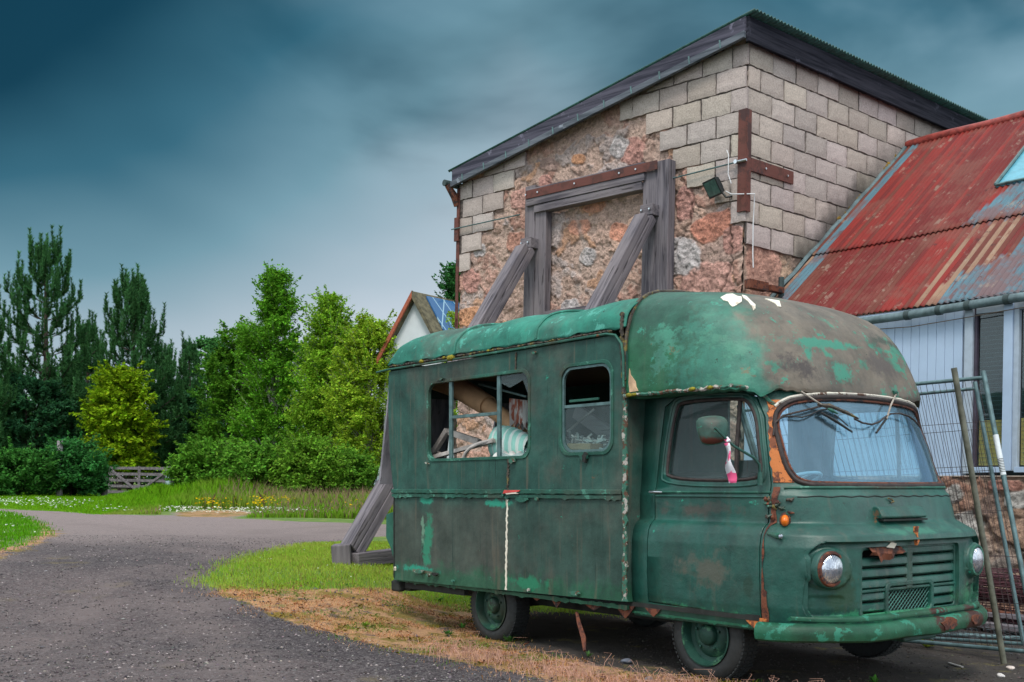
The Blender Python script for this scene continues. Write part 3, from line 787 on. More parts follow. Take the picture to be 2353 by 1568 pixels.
WS = chaik(WS)
DW = [(-.475, 1.36), (.31, 1.345), (.375, 1.40), (.345, 1.55), (.295, 1.78), (.23, 1.885), (.17, 1.915), (-.36, 1.925), (-.43, 1.88), (-.49, 1.45)]
DW = chaik(DW)
ws_cut = MB().prism(WS, 'x', .16, 1.3)
gr_cut = MB().prism(rrect(.49, 1.65, .435, .90, .03), 'x', .6, 1.3)
dcut = MB().prism([(-.585, .445), (.465, .415), (.455, 1.30), (.405, 1.55), (.355, 1.78), (.28, 1.93), (.18, 1.965), (-.42, 1.97), (-.545, 1.9), (-.60, 1.25)], 'y', -.2, .5)
dcutL = MB().prism([(-.585, .445), (.465, .415), (.455, 1.30), (.405, 1.55), (.355, 1.78), (.28, 1.93), (.18, 1.965), (-.42, 1.97), (-.545, 1.9), (-.60, 1.25)], 'y', WID - .5, WID + .2)
DIN = [(-.577, .452), (.457, .422), (.447, 1.30), (.397, 1.55), (.347, 1.775), (.275, 1.922), (.18, 1.957), (-.415, 1.962), (-.537, 1.894), (-.592, 1.25)]
copy_cab = cab.data.copy()
cut(cab, [ws_cut, gr_cut, dcut, dcutL])
for sgn in (0, 1):
    dd = link_mesh('door', copy_cab.copy(), None, van, True); dd.name = 'door'
    cut(dd, [MB().prism(DIN, 'y', (-.2 if not sgn else WID - .55), (.55 if not sgn else WID + .2))], 'INTERSECT')
    cut(dd, [MB().prism(DW, 'y', (-.2 if not sgn else WID - .6), (.6 if not sgn else WID + .2))])
    if sgn == 0: door = dd
    else: door2 = dd
door['label'] = 'driver door, dull green with a bulged lower half'
# pane and seal of the door window
def on_side(p, off): return (p[0], side_y(p[0], p[1], off), p[1])
def side_patch(poly, off, name, mat, parent, th=.004, flip=False):
    v = [on_side(p, off) for p in poly] + [on_side(p, off - th) for p in poly]
    if flip: v = [(a, WID - b, c_) for a, b, c_ in v]
    n = len(poly)
    return MB().add(v, [tuple(range(n)), tuple(range(2 * n - 1, n - 1, -1))] + [(i, i + n, (i + 1) % n + n, (i + 1) % n) for i in range(n)]).build(name, mat, parent)
def loop_tube(pts, r, n=6):
    pts = pts + [pts[0], pts[1]]
    return MB().tube(pts, r, n, False)
for dd, fl in ((door, False), (door2, True)):
    side_patch(DW, -.022, 'window_pane', MT['side_glass'], dd, .004, fl)
    q = [on_side(p, -.004) for p in ring_of(DW, .004)]
    if fl: q = [(a, WID - b, c_) for a, b, c_ in q]
    loop_tube(q, .013).build('window_seal', MT['seal'], dd, True)
    q = [on_side((.16, z), -.014) for z in (1.36, 1.6, 1.91)]
    if fl: q = [(a, WID - b, c_) for a, b, c_ in q]
    MB().tube(q, .016, 6).build('quarter_light_bar', MT['seal'], dd)
    q = [on_side((x, 1.262), .004) for x in np.linspace(-.585, .46, 12)]
    if fl: q = [(a, WID - b, c_) for a, b, c_ in q]
    MB().tube(q, .011, 6).build('waist_rail', MT['trim'], dd, True)
    q = [on_side((x, 1.232), .002) for x in np.linspace(-.585, .46, 12)]
    if fl: q = [(a, WID - b, c_) for a, b, c_ in q]
    MB().tube(q, .009, 6).build('waist_rail', MT['cab'], dd, True)
hd = MB().tube([(-.60, .115, 1.262), (-.595, .085, 1.263), (-.54, .08, 1.263), (-.47, .085, 1.262)], [.010, .012, .011, .007], 8).build('handle', MT['chrome'], door, True)
# rounded window surround pressing
loop_tube([on_side(p, .000) for p in ring_of(DW, .045)], .010).build('window_pressing', MT['cab'], door, True)

# windscreen pane
def front_pt(p, off): return (front_x(p[0], p[1], off), p[0], p[1])
P = []
for z in np.linspace(1.29, 1.97, 16):
    P.append([front_pt((y, z), -.016) for y in np.linspace(.17, WID - .17, 60)])
wsg = MB().grid(P).build('windscreen', MT['windscreen'], van, True)
md = wsg.modifiers.new('s', 'SOLIDIFY'); md.thickness = .006; md.offset = -1
bpy.context.view_layer.update(); bake(wsg)
cut(wsg, [MB().prism(ring_of(WS, .006), 'x', -.2, 1.4)], 'INTERSECT')
loop_tube([front_pt(p, .004) for p in ring_of(WS, .006)], .017, 8).build('windscreen_seal', MT['seal'], wsg, True)
loop_tube([front_pt(p, -.006) for p in ring_of(WS, -.014)], .010, 6).build('windscreen_seal', MT['rust'], wsg, True)
# white flaking bead over the windscreen
tp = [p for p in ring_of(WS, .028) if p[1] > 1.84]
tp.sort(key=lambda p: p[0])
MB().tube([front_pt(p, .012) for p in tp], .012, 6).build('roof_bead', flaky('flaking_bead', (.55, .50, .44), (.62, .58, .5), (.12, .06, .04), 16), van, True)
# sill bead under the windscreen
MB().tube([front_pt((y, 1.295), .004) for y in np.linspace(.22, WID - .22, 30)], .012, 6).build('screen_sill', MT['trim'], van, True)

# rusted right-hand pillar and door-seam rust
def ring_patch(zs, x_of, name, mat, off=.006, parent=None):
    P = []
    for z in zs:
        a, b = x_of(z); y0, xf, xb = cabz(z); row = []
        for k in range(7):
            x = a + (b - a) * k / 6
            row.append((x + off * .5, side_y(min(x, xf - .002), z, off), z))
        P.append(row)
    return MB().grid(P).build(name, mat, parent or van, True, fix=False)
pz = np.linspace(1.33, 1.90, 26); rr = random.Random(3)
ja = [rr.uniform(-.008, .008) for _ in pz]; jb = [rr.uniform(-.006, .006) for _ in pz]
def pil(z):
    i = int(round((z - 1.33) / .57 * 25))
    a = float(np.interp(z, [1.33, 1.5, 1.7, 1.83, 1.90], [.462, .425, .385, .36, .345])) + ja[i]
    # windscreen edge in x at this height
    yw = float(np.interp(z, [1.33, 1.55, 1.74, 1.86, 1.92], [.285, .258, .270, .345, .48]))
    b = front_x(yw, z) - .012 + jb[i]
    return a, max(b, a + .01)
ring_patch(pz, pil, 'rusted_pillar', MT['rust_pillar'], .006)
sz = np.linspace(.40, 1.30, 50)
def seam(z):
    w_ = .010 + .006 * math.sin(z * 31) + (.028 if z < .62 else 0) + (.02 if z > 1.05 else 0)
    return .475 - w_ * .2, .475 + w_
ring_patch(sz, seam, 'door_seam', MT['rust'], .005)
# mangled hinge knot above the indicator
rr = random.Random(12)
for i in range(22):
    z = rr.uniform(1.10, 1.22); x = rr.uniform(.44, .60)
    y = side_y(x, z, .01); c0 = Vector((x, y, z)); a = rr.uniform(0, 6.28)
    L_ = rr.uniform(.02, .05)
    d_ = Vector((math.cos(a) * L_, rr.uniform(-.02, .0), math.sin(a) * L_))
    MB().tube([c0 - d_ * .5, c0 + d_ * .2 + Vector((0, -.012, 0)), c0 + d_ * .6], [.004, .012, .006], 6).build('torn_metal', MT[rr.choice(['trim', 'rust', 'trim', 'gutter_moss'])], van)

# ---- lamps ---------------------------------------------------------
def lamp_glass():
    m = M('ribbed_headlamp_glass', .12); X = m.xyz()
    wv = m.math('SINE', m.math('MULTIPLY', X[1], 420.0))
    n = m.noise(14, 5, .6)
    c = m.mix(m.step(n, .35, .65), (.35, .38, .45), (.80, .82, .88)); m.color(c)
    m.b.inputs['Metallic'].default_value = .75; m.bump(m.math('ADD', m.math('MULTIPLY', wv, .25), n), .6, .01); return m.m
MT['lamp'] = lamp_glass()
for c0 in (.265, WID - .455):
    z = .765; x = front_x(c0, z) - .036
    nrm = (Vector((1, 0, 0)) + Vector((0, (c0 - HC) * .18, 0))).normalized()
    q = nrm.to_track_quat('X', 'Z').to_matrix().to_4x4()
    T = Matrix.Translation((x, c0, z)) @ q
    def xf_(mb):
        mb.v = [tuple(T @ Vector(p)) for p in mb.v]; return mb
    hl = xf_(MB().lathe([(.118, -.02), (.118, .02), (.112, .034), (.100, .036), (.094, .026), (.094, 0)], 'x', n=40)).build('headlight', MT['rust'] if c0 < 1 else MT['trim'], van, True)
    xf_(MB().lathe([(.095, .022), (.088, .036), (.07, .047), (.045, .056), (.02, .060), (.001, .061)], 'x', n=40)).build('lens', MT['lamp'], hl, True)
    xf_(MB().lathe([(.132, -.03), (.129, .006), (.124, .014), (.118, .016)], 'x', n=40)).build('headlight_surround', MT['cab'], hl, True)
for c0, mt in ((0, 'orange'), (1, 'red_lens')):
    z = 1.075; x = .56; y = side_y(x, z, .0)
    if c0: y = WID - y
    s_ = -1 if not c0 else 1
    T = Matrix.Translation((x, y, z)) @ Vector((.55, s_ * .83, 0)).normalized().to_track_quat('X', 'Z').to_matrix().to_4x4()
    b_ = MB().lathe([(.052, -.03), (.050, .008), (.044, .022), (.034, .026)], 'x', n=24); b_.v = [tuple(T @ Vector((p[0], p[1] * .75, p[2] * 1.1))) for p in b_.v]
    il = b_.build('indicator_light', MT['rust'], van, True)
    b_ = MB().lathe([(.036, .018), (.036, .034), (.030, .056), (.018, .072), (.001, .078)], 'x', n=24); b_.v = [tuple(T @ Vector((p[0], p[1] * .75, p[2] * 1.1))) for p in b_.v]
    b_.build('lens', MT[mt], il, True)
# small side-repeater stub
x, z = .60, .975; y = side_y(x, z)
sl = MB().tube([(x - .10, side_y(.50, z) - .004, z + .015), (x - .02, y - .02, z), (x + .01, y - .035, z - .002)], [.008, .022, .018], 8).build('side_lamp', MT['trim'], van, True)
MB().lathe([(.017, 0), (.015, .012), (.001, .018)], 'x', (x + .012, y - .036, z - .002), 12).build('lens', MT['lamp'], sl, True)

# ---- grille --------------------------------------------------------
gx = .935
gr = frame('grille', rrect(.49, 1.65, .435, .90, .03), gx - .03, gx + .006, -.02, .004, MT['cab'], van, 'x', bevel=.005)
MB().box(gx - .10, gx - .09, .50, 1.64, .44, .895).build('grille_back', MT['dark'], gr)
def slat(y0, y1, z0, z1, name='slat'):
    P = []
    for y in np.linspace(y0, y1, 14):
        c_ = -.02 * ((y - HC) / .6) ** 2
        P.append([(gx + c_ - .012, y, z0 - .006), (gx + c_ + .004, y, z0), (gx + c_ + .013, y, z0 + (z1 - z0) * .15), (gx + c_ + .011, y, z0 + (z1 - z0) * .85), (gx + c_ + .002, y, z1), (gx + c_ - .012, y, z1 + .004)])
    return MB().grid(P).build(name, MT['cab'], gr, True)
for z0, z1 in ((.842, .888), (.768, .824), (.694, .750), (.622, .676)):
    if z0 > .8:
        slat(.90, 1.64, z0, z1)          # the top slat is torn away at its left
    else: slat(.50, 1.64, z0, z1)
for (a, b) in ((.50, .80), (1.34, 1.64)):
    slat(a, b, .540, .594); slat(a, b, .468, .520)
for y in (1.02, 1.07): pass
MB().box(gx - .01, gx + .012, 1.02, 1.09, .60, .885).build('centre_bar', MT['cab'], gr, bevel=.006)
MB().box(gx - .03, gx + .008, .50, 1.64, .598, .616).build('mid_bar', MT['cab'], gr, bevel=.004)
mf = frame('mesh_frame', rrect(.80, 1.32, .45, .625, .04), gx - .04, gx + .016, -.0, .032, MT['cab'], gr, 'x', bevel=.008)
mb = MB()
for i in range(-9, 24):
    for s_ in (1, -1):
        y_a = .78 + i * .042; pts = []
        for k in range(2):
            z = .44 + k * .19; y = y_a + (s_ * k * .24 if s_ > 0 else (.24 - k * .24))
            pts.append((y, z))
        # clip to the opening
        (ya, za), (yb, zb) = pts; cl_ = []
        for t in np.linspace(0, 1, 13):
            y, z = ya + (yb - ya) * t, za + (zb - za) * t
            if .80 < y < 1.32 and .45 < z < .625: cl_.append((gx - .01 + .003 * s_, y, z))
        if len(cl_) > 1: mb.tube([cl_[0], cl_[-1]], .0028, 4, False)
mb.build('mesh', plain('teal_mesh_wire', (.05, .17, .14), .6), mf)
# torn sheet over the grille
mb = MB()
P = []; rr = random.Random(4)
for i in range(12):
    y = .56 + i * .034
    P.append([(gx - .005, y, .905), (gx + .02 + rr.uniform(0, .012), y, .895 - rr.uniform(0, .01)), (gx + .045 + rr.uniform(-.01, .015), y + .004, .872 - rr.uniform(0, .022)), (gx + .035 + rr.uniform(-.01, .02), y, .85 - (.03 + rr.uniform(0, .03) if 2 < i < 8 else rr.uniform(0, .01)))])
mb.grid(P).build('torn_skin', MT['rust'], gr, fix=False)
MB().prism([(.74, .895), (.80, .93), (.86, .915), (.83, .885)], 'x', gx + .03, gx + .036).build('peeling_flake', MT['white_flake'], gr)
# ledge under the grille
P = []
for off, z in ((0, .455), (.022, .448), (.030, .436), (.028, .420), (.0, .412), (-.03, .39)):
    P.append([(front_x(y, .45, 0) + off - .02, y, z) for y in np.linspace(.12, WID - .12, 60)])
MB().grid(P).build('nose_ledge', MT['bumper'], van, True)

# ---- vent scoop ------------------------------------------------------
vy0, vy1, vz0, vz1 = .78, 1.32, 1.085, 1.165
xa, xb_ = front_x(1.05, 1.12), front_x(1.05, 1.165)
MB().prism([(xa - .02, vz0 - .005), (xa + .05, vz0), (xa + .055, vz0 + .015), (xb_ + .04, vz1 - .01), (xb_ + .02, vz1), (xb_ - .02, vz1)], 'y', vy0, vy1).build('air_scoop', MT['cab'], van, bevel=.012, seg=3)
MB().box(xa - .01, xa + .052, vy0 + .02, vy1 + .01, vz0 - .018, vz0 - .006).build('scoop_gap', MT['dark'], van)
MB().prism([(1.03, 1.03), (1.06, 1.03), (1.05, .97), (1.07, .93), (1.045, .90), (1.03, .97)], 'x', front_x(1.05, .97) - .02, front_x(1.05, .97) + .004).build('rust_streak', MT['rust_pillar'], van)
# crack / tape on the nose
MB().tube([front_pt((y, 1.235 + .004 * math.sin(y * 40)), .001) for y in np.linspace(.25, WID - .2, 50)], .004, 5).build('hood_seam', MT['dark'], van)
MB().tube([front_pt((.98 + .03 * math.sin(k), 1.19 + .008 * k), .01 + .008 * (k % 2)) for k in range(5)], .006, 5).build('torn_metal', MT['gutter_moss'], van)

# ---- bumper ----------------------------------------------------------
def bpath(off, n=90):
    out = []
    for k in range(n + 1):
        a = math.pi * (.02 + .96 * k / n); c_ = math.cos(a); s = abs(c_) ** (2 / 3.2) * (1 if c_ >= 0 else -1)
        out.append((.46 + (.56 + off) * math.sin(a), HC - (HC - .02 + off) * s))
    return out
prof = [(0, .30), (.035, .285), (.065, .30), (.075, .335), (.07, .375), (.05, .40), (.02, .408), (0, .40)]
P = []
for off, z in prof:
    P.append([(x, y, z + .004 * math.sin(y * 9)) for x, y in bpath(off)])
MB().grid(P).build('bumper', MT['bumper'], van, True)
# bulge on the bumper ends / towing eye
MB().box(.86, .97, .95, 1.35, .24, .285).build('bumper_bracket', MT['cab'], van, bevel=.01)
for (y0_, y1_, z0_, z1_, sd_) in ((1.20, 1.42, .31, .40, 3), (1.62, 1.78, .31, .395, 4)):
    rr = random.Random(sd_); pl = []
    for k in range(15):
        t = 2 * math.pi * k / 15; q = rr.uniform(.7, 1.1)
        pl.append(((y0_ + y1_) / 2 + (y1_ - y0_) / 2 * math.cos(t) * q, (z0_ + z1_) / 2 + (z1_ - z0_) / 2 * math.sin(t) * q))
    def bx_(y):
        s = abs(y - HC) / (HC - .02 + .075); return .46 + (.56 + .075) * math.sqrt(max(0, 1 - s ** 3.2))
    v = [(bx_(p[0]) + .004, p[0], p[1]) for p in pl] + [(bx_(p[0]) - .02, p[0], p[1]) for p in pl]; n = len(pl)
    MB().add(v, [tuple(range(n))] + [(i, i + n, (i + 1) % n + n, (i + 1) % n) for i in range(n)]).build('rust_patch', MT['rust'], van)
# front apron under door: sill
MB().prism(ragged(-.80, .50, .385, .036, 60, .010, 9), 'y', .075, .10).build('sill', MT['bumper'], van)
MB().prism([(.22, .43), (.50, .42), (.52, .33), (.40, .35), (.33, .40)], 'y', .062, .074).build('rusted_sill_end', MT['rust_pillar'], van)
MB().prism(ragged(-4.03, -.78, .390, .014, 110, .010, 10), 'y', .03, .05).build('sill', MT['side'], van)
for i, (x, w_, d_) in enumerate(((-.95, .22, .10), (-1.35, .30, .07), (-1.72, .16, .09), (-.62, .16, .06), (-2.0, .2, .05))):
    rr = random.Random(i); MB().prism([(x, .40), (x + w_, .40), (x + w_ * .8, .40 - d_ * .5), (x + w_ * .55, .40 - d_), (x + w_ * .3, .40 - d_ * .6)], 'y', .055, .062).build('rusty_shred', MT['rust'], van)
MB().tube([(-1.38, .05, .30), (-1.33, .03, .22), (-1.22, -.02, .12), (-1.14, -.08, .03)], [.012, .018, .022, .012], 6).build('hanging_strip', MT['rust'], van)
# chassis
ch = MB(); ch.box(-4.02, .8, .40, .50, .26, .40).box(-4.02, .8, WID - .50, WID - .40, .26, .40).box(-4.02, -3.9, .10, WID - .1, .28, .39).box(-3.95, -2.95, .07, .12, .31, .39)
for x in (-3.2, -1.8, -.6): ch.box(x, x + .08, .4, WID - .4, .27, .37)
ch.tube([(-2.64, .17, .25), (-2.64, WID - .17, .25)], .045, 10); ch.tube([(-.09, .17, .25), (-.09, WID - .17, .25)], .035, 10)
ch.box(-.5, .6, .8, 1.4, .22, .42)
ch.build('chassis', MT['dark'], van)
MB().box(-4.13, -3.98, .02, .10, .27, .38).build('rear_bumper_end', MT['dark'], van, bevel=.02)

# ---- wheels -----------------------------------------------------------
def wheel(x, y, z, sgn, r=.335):
    """sgn -1: outer face towards -y"""
    s = sgn; wdt = .17
    t = MB().lathe([(.215, s * .0), (.235, s * .012), (.275, s * .014), (r - .012, -s * .004), (r, -s * .03), (r, -s * (wdt - .03)), (r - .012, -s * wdt), (.27, -s * (wdt + .012)), (.21, -s * wdt)], 'y', (x, y, z), 56)
    ty = t.build('wheel', MT['rubber'], van, True)
    tr = MB()
    for k in range(64):
        a = 2 * math.pi * k / 64
        for (o1, o2) in ((.006, .05), (.06, .105), (.115, .16)):
            c0 = Vector((x + math.cos(a) * r, y - s * (o1 + o2) / 2, z + math.sin(a) * r))
            tr.beam(c0 - Vector((math.cos(a), 0, math.sin(a))) * .004, c0 + Vector((math.cos(a), 0, math.sin(a))) * .007, .018, o2 - o1, (0, 1, 0))
    tr.build('tread', MT['rubber'], ty)
    rm = MB().lathe([(.217, s * .006), (.222, s * .020), (.212, s * .022), (.205, -s * .005), (.195, -s * .055), (.165, -s * .062), (.150, -s * .045), (.125, -s * .022), (.095, -s * .020), (.075, -s * .03), (.072, -s * .0), (.062, s * .012), (.03, s * .02), (.001, s * .021)], 'y', (x, y, z), 48).build('rim', MT['rim'], ty, True)
    nb = MB()
    for k in range(5):
        a = 2 * math.pi * k / 5 + .3; c0 = (x + .11 * math.cos(a), y - s * .02, z + .11 * math.sin(a))
        nb.lathe([(.011, 0), (.011, s * .016), (.001, s * .018)], 'y', c0, 6)
    nb.build('wheel_nuts', MT['rim'], rm)
    return ty
for wx_, wy_, ws_ in ((-.09, .14, -1), (-2.62, .14, -1), (-.09, WID - .14, 1), (-2.62, WID - .14, 1)): wheel(wx_, wy_, .245, ws_)

# ---- overcab dome -------------------------------------------------------
DZ = [(1.985, .215, .495, .04), (1.965, .16, .49, .02), (1.965, .04, .50, -.04), (1.975, .006, .525, -.12), (2.0, -.006, .53, -.15), (2.10, -.006, .495, -.18), (2.22, .004, .445, -.22), (2.34, .02, .39, -.26), (2.44, .04, .335, -.30),
      (2.52, .065, .275, -.33), (2.59, .105, .20, -.36), (2.645, .16, .115, -.40), (2.69, .24, .01, -.44), (2.725, .35, -.11, -.50), (2.75, .55, -.25, -.56), (2.765, .85, -.39, -.60), (2.77, 1.11, -.5, -.65)]
tdz = np.linspace(0, len(DZ) - 1, (len(DZ) - 1) * 3 + 1); P = []
arr = np.array(DZ)
for t in tdz:
    z, y0, xf, xb = [float(np.interp(t, range(len(DZ)), arr[:, i])) for i in range(4)]
    row = ringpts(y0, xf, xb, z, -.775, 10, 96, 4.2)
    out = []
    for (x, y, zc) in row:
        f_ = float(smooth(zc, 2.1, 2.7)); zc2 = zc + f_ * (.10 * (-.1 - x)) * 1.1
        if zc < 2.12:
            k = float(1 - smooth(zc, 1.99, 2.12)); s = abs(y - HC) / HC
            # bottom edge dips into the corner pillar and lifts over the windscreen
            e = math.exp(-((x - .44) / .10) ** 2) * (1 if s > .75 else 0) * float(smooth(s, .75, .85))
            fr_ = float(smooth(x, .40, .50)) * float(1 - smooth(s, .80, .9))
            zc2 += k * (-.13 * e - .02 * fr_)
            zc2 += k * .006 * math.sin(x * 60 + y * 45)
        w_ = .012 * math.sin(x * 6 + zc * 9 + y * 3) * float(smooth(zc, 2.0, 2.2))
        out.append((x, y + (w_ if y < HC else -w_) * .6, zc2 + w_ * .4))
    P.append(out)
dome = MB().grid(P).build('overcab_roof', MT['dome'], van, True)
md = dome.modifiers.new('s', 'SOLIDIFY'); md.thickness = .014; md.offset = -1
dome['label'] = 'bulging overcab roof, mottled teal, brown and bare grey'
MB().tube([(p[0] - .004, p[1] - .004, p[2] + .004) for p in [row_[0] for row_ in P[12:]]], .017, 6).build('roof_seam', MT['gutter_moss'], van, True)
def dome_pt(x, y):
    """height of the dome skin at x, y by scanning the rings"""
    best = 2.0
    for r_i in P:
        for p in r_i:
            if abs(p[0] - x) < .04 and abs(p[1] - y) < .05: best = max(best, p[2])
    return best
# torn cream patches on the crown
from mathutils.bvhtree import BVHTree
bm = bmesh.new(); bm.from_mesh(dome.data); bvh = BVHTree.FromBMesh(bm); bm.free()
def dome_hit(u, v):
    d = VR @ ray(u, v); o = VR @ (np.array([0, 0, CAM_H]) - VO)
    h_ = bvh.ray_cast(Vector(o), Vector(d).normalized())
    return h_[0], h_[1]
def dome_flake(pix, mat=MT['white_flake'], off=.006):
    pts = [dome_hit(*p) for p in pix]
    if any(p[0] is None for p in pts):
        pts = [p for p in pts if p[0] is not None]
        if len(pts) < 3: return
    nrm = [(p[1] if p[1].dot(p[0] - Vector((-.4, 1.1, 2.2))) > 0 else -p[1]) for p in pts]
    ctr = sum((p[0] for p in pts), Vector()) / len(pts); cn = sum(nrm, Vector()).normalized()
    dd = bvh.ray_cast(ctr + cn * .3, -cn)
    if dd[0] is not None: ctr = dd[0]
    n = len(pts); v = [p[0] + q * off for p, q in zip(pts, nrm)] + [ctr + cn * (off + .004)] + [p[0] - q * .01 for p, q in zip(pts, nrm)]
    f = [(i, (i + 1) % n, n) for i in range(n)] + [(i, n + 1 + i, n + 1 + (i + 1) % n, (i + 1) % n) for i in range(n)]
    return MB().add(v, f).build('peeling_patch', mat, van)
def zr(pts, x0, y0, k): return [((x0 + a / k) / 1.0625, (y0 + b / k) / 1.0625) for a, b in pts]
dome_flake(zr([(812, 150), (860, 125), (905, 122), (940, 140), (972, 145), (975, 180), (935, 208), (905, 222), (885, 205), (870, 180), (835, 172)], 1500, 680, 3.136))
dome_flake(zr([(975, 130), (1010, 140), (1040, 170), (1078, 205), (1078, 235), (1062, 248), (1050, 215), (1020, 175), (985, 150)], 1500, 680, 3.136))
dome_flake(zr([(1150, 158), (1195, 140), (1245, 145), (1262, 175), (1275, 222), (1250, 218), (1225, 190), (1180, 170)], 1500, 680, 3.136))
dome_flake(zr([(885, 106), (950, 104), (1010, 112), (960, 122), (900, 116)], 1500, 680, 3.136))
dome_flake(zr([(1165, 146), (1182, 143), (1196, 150), (1190, 160), (1172, 155)], 1500, 680, 2.353))
dome_flake(zr([(118, 690), (128, 740), (165, 790), (170, 830), (185, 862), (120, 872), (112, 800)], 1500, 680, 3.136), plain('bare_filler', (.55, .36, .22), .8))
# flaking bead along the overhang
edge = []
rr = random.Random(6)
for i in range(46):
    x = -.775 + i * .026
    if x < .28: y, z = -.012, 1.985
    else: y, z = side_y(x, 1.9) - .02 - .0 * (x - .28), 1.985 - .13 * float(smooth(x, .26, .42))
    if x > .42: break
    edge.append((x, y + rr.uniform(-.006, .006), z + rr.uniform(-.006, .006)))
MB().tube(edge, .014, 6).build('overhang_bead', MT['flake_strip'], van)

# ---- wipers and cable -----------------------------------------------------
def scr(zx, zy, off=.03):
    u, v = (1800 + zx / 3.92) / 1.0625, (880 + zy / 3.92) / 1.0625
    d = VR @ ray(u, v); o = VR @ (np.array([0, 0, CAM_H]) - VO)
    lo, hi = 5.0, 14.0
    f = lambda t: (o + d * t)
    t = lo
    while t < hi:
        p = f(t)
        if 0.15 < p[1] < WID - .15 and p[0] < front_x(p[1], min(2.0, max(.4, p[2])), off): break
        t += .01
    p = f(t); return (float(p[0]), float(p[1]), float(p[2]))
wp = MB().tube([scr(545, 285), scr(600, 290)], .018, 8).build('wiper', MT['trim'], van)
MB().tube([scr(600, 290, .035), scr(760, 395, .045), scr(870, 465, .035)], .006, 6).build('arm', MT['wood_light'], wp)
MB().tube([scr(800, 500, .02), scr(930, 575, .025), scr(1100, 688, .02)], [.010, .012, .007], 5).build('blade', MT['rubber'], wp)
MB().tube([scr(930, 520, .04), scr(1000, 575, .03), scr(1060, 630, .02)], .004, 5).build('blade_clip', MT['seal'], wp)
MB().tube([scr(770, 425, .03), scr(880, 440, .05), scr(930, 455, .03), scr(1060, 510, .035), scr(1160, 560, .03)], [.010, .020, .014, .014, .006], 5).build('torn_rubber', MT['gutter_moss'], wp)
MB().tube([scr(865, 465, .05), scr(900, 480, .055), scr(960, 510, .05)], [.008, .014, .005], 5).build('teal_tip', MT['trim'], wp)
wp2 = MB().tube([scr(1490, 310), scr(1520, 310)], .016, 8).build('wiper', MT['trim'], van)
MB().tube([scr(1520, 320, .035), scr(1470, 430, .045), scr(1430, 560, .03)], .007, 6).build('arm', MT['wood_light'], wp2)
MB().tube([scr(1425, 560, .02), scr(1380, 620, .025), scr(1330, 695, .02)], .009, 5).build('blade', MT['rubber'], wp2)
MB().tube([scr(*p) for p in ((345, 720), (360, 600), (440, 530), (560, 500), (700, 465), (800, 440))], .008, 6).build('loose_seal', MT['seal'], wsg)
MB().tube([scr(*p) for p in ((430, 545), (520, 535), (620, 545), (700, 520), (790, 478), (860, 470))], .006, 6).build('loose_seal', MT['rubber'], wsg)
MB().tube([scr(*p) for p in ((1120, 560), (1200, 600), (1290, 615), (1360, 590), (1420, 540), (1470, 512), (1560, 510), (1640, 535), (1700, 580), (1760, 650))], .007, 6).build('loose_seal', MT['seal'], wsg)

# ---- mirror --------------------------------------------------------------
mp0 = Vector(VU(1747, 1085, 1, .11)); mp1 = Vector(VU(1652, 1005, 1, -.10)) 
mp1 = Vector(VU(1642, 983, 1, -.24))
arm = MB().tube([tuple(mp0 + Vector((0, 0, -.03))), tuple(mp0 + Vector((0, -.01, .05))), tuple(mp0.lerp(mp1, .12) + Vector((0, -.01, .06))), tuple(mp0.lerp(mp1, .6)), tuple(mp1)], [.010, .010, .009, .009, .009], 8)
mir = MB()
hc = Vector(VU(1637, 990, 1, -.17))
shape = [(-.125, .085), (-.06, .105), (.05, .108), (.105, .09), (.125, .05), (.115, -.04), (.085, -.085), (.0, -.105), (-.07, -.098), (-.095, -.07), (-.12, .02)]
shape = chaik(shape, 1)
vd_ = Vector(VR @ ray(1637, 990)); nn = Vector((-vd_.x + .15, -vd_.y - .1, .1)).normalized(); ax = Vector((0, 0, 1)).cross(nn).normalized(); bz = nn.cross(ax).normalized()
n = len(shape); v = []
for k_, o_ in ((1, -.02), (1.02, -.005), (.98, .012), (.8, .030), (.5, .042), (.001, .046)):
    v += [tuple(hc + ax * (p[0] * k_ * .84) + bz * (p[1] * k_ * .88) + nn * o_) for p in shape]
f = [(i + n * k, (i + 1) % n + n * k, (i + 1) % n + n * (k + 1), i + n * (k + 1)) for k in range(5) for i in range(n)] + [tuple(range(n))]
mirror = MB().add(v, f).build('wing_mirror', van_paint('mirror_paint', rust=1.0, base=(.04, .11, .09), brown=(.10, .035, .025), brown_amt=1.0, chip=.60, spots=(('x', .24, 1.60, .2, .05, (.10, .03, .02), .8),)), van, True)
arm.build('mirror_arm', MT['cab'], mirror, True)
MB().tube([tuple(mp0 + Vector((0, 0, -.09))), tuple(mp0 + Vector((0, 0, -.0)))], .019, 10).build('mirror_bracket', MT['cab'], mirror, True)
loop_tube([tuple(hc + ax * (p[0] * .82) + bz * (p[1] * .90) + nn * -.008) for p in shape], .007, 6).build('mirror_rim', MT['trim'], mirror, True)

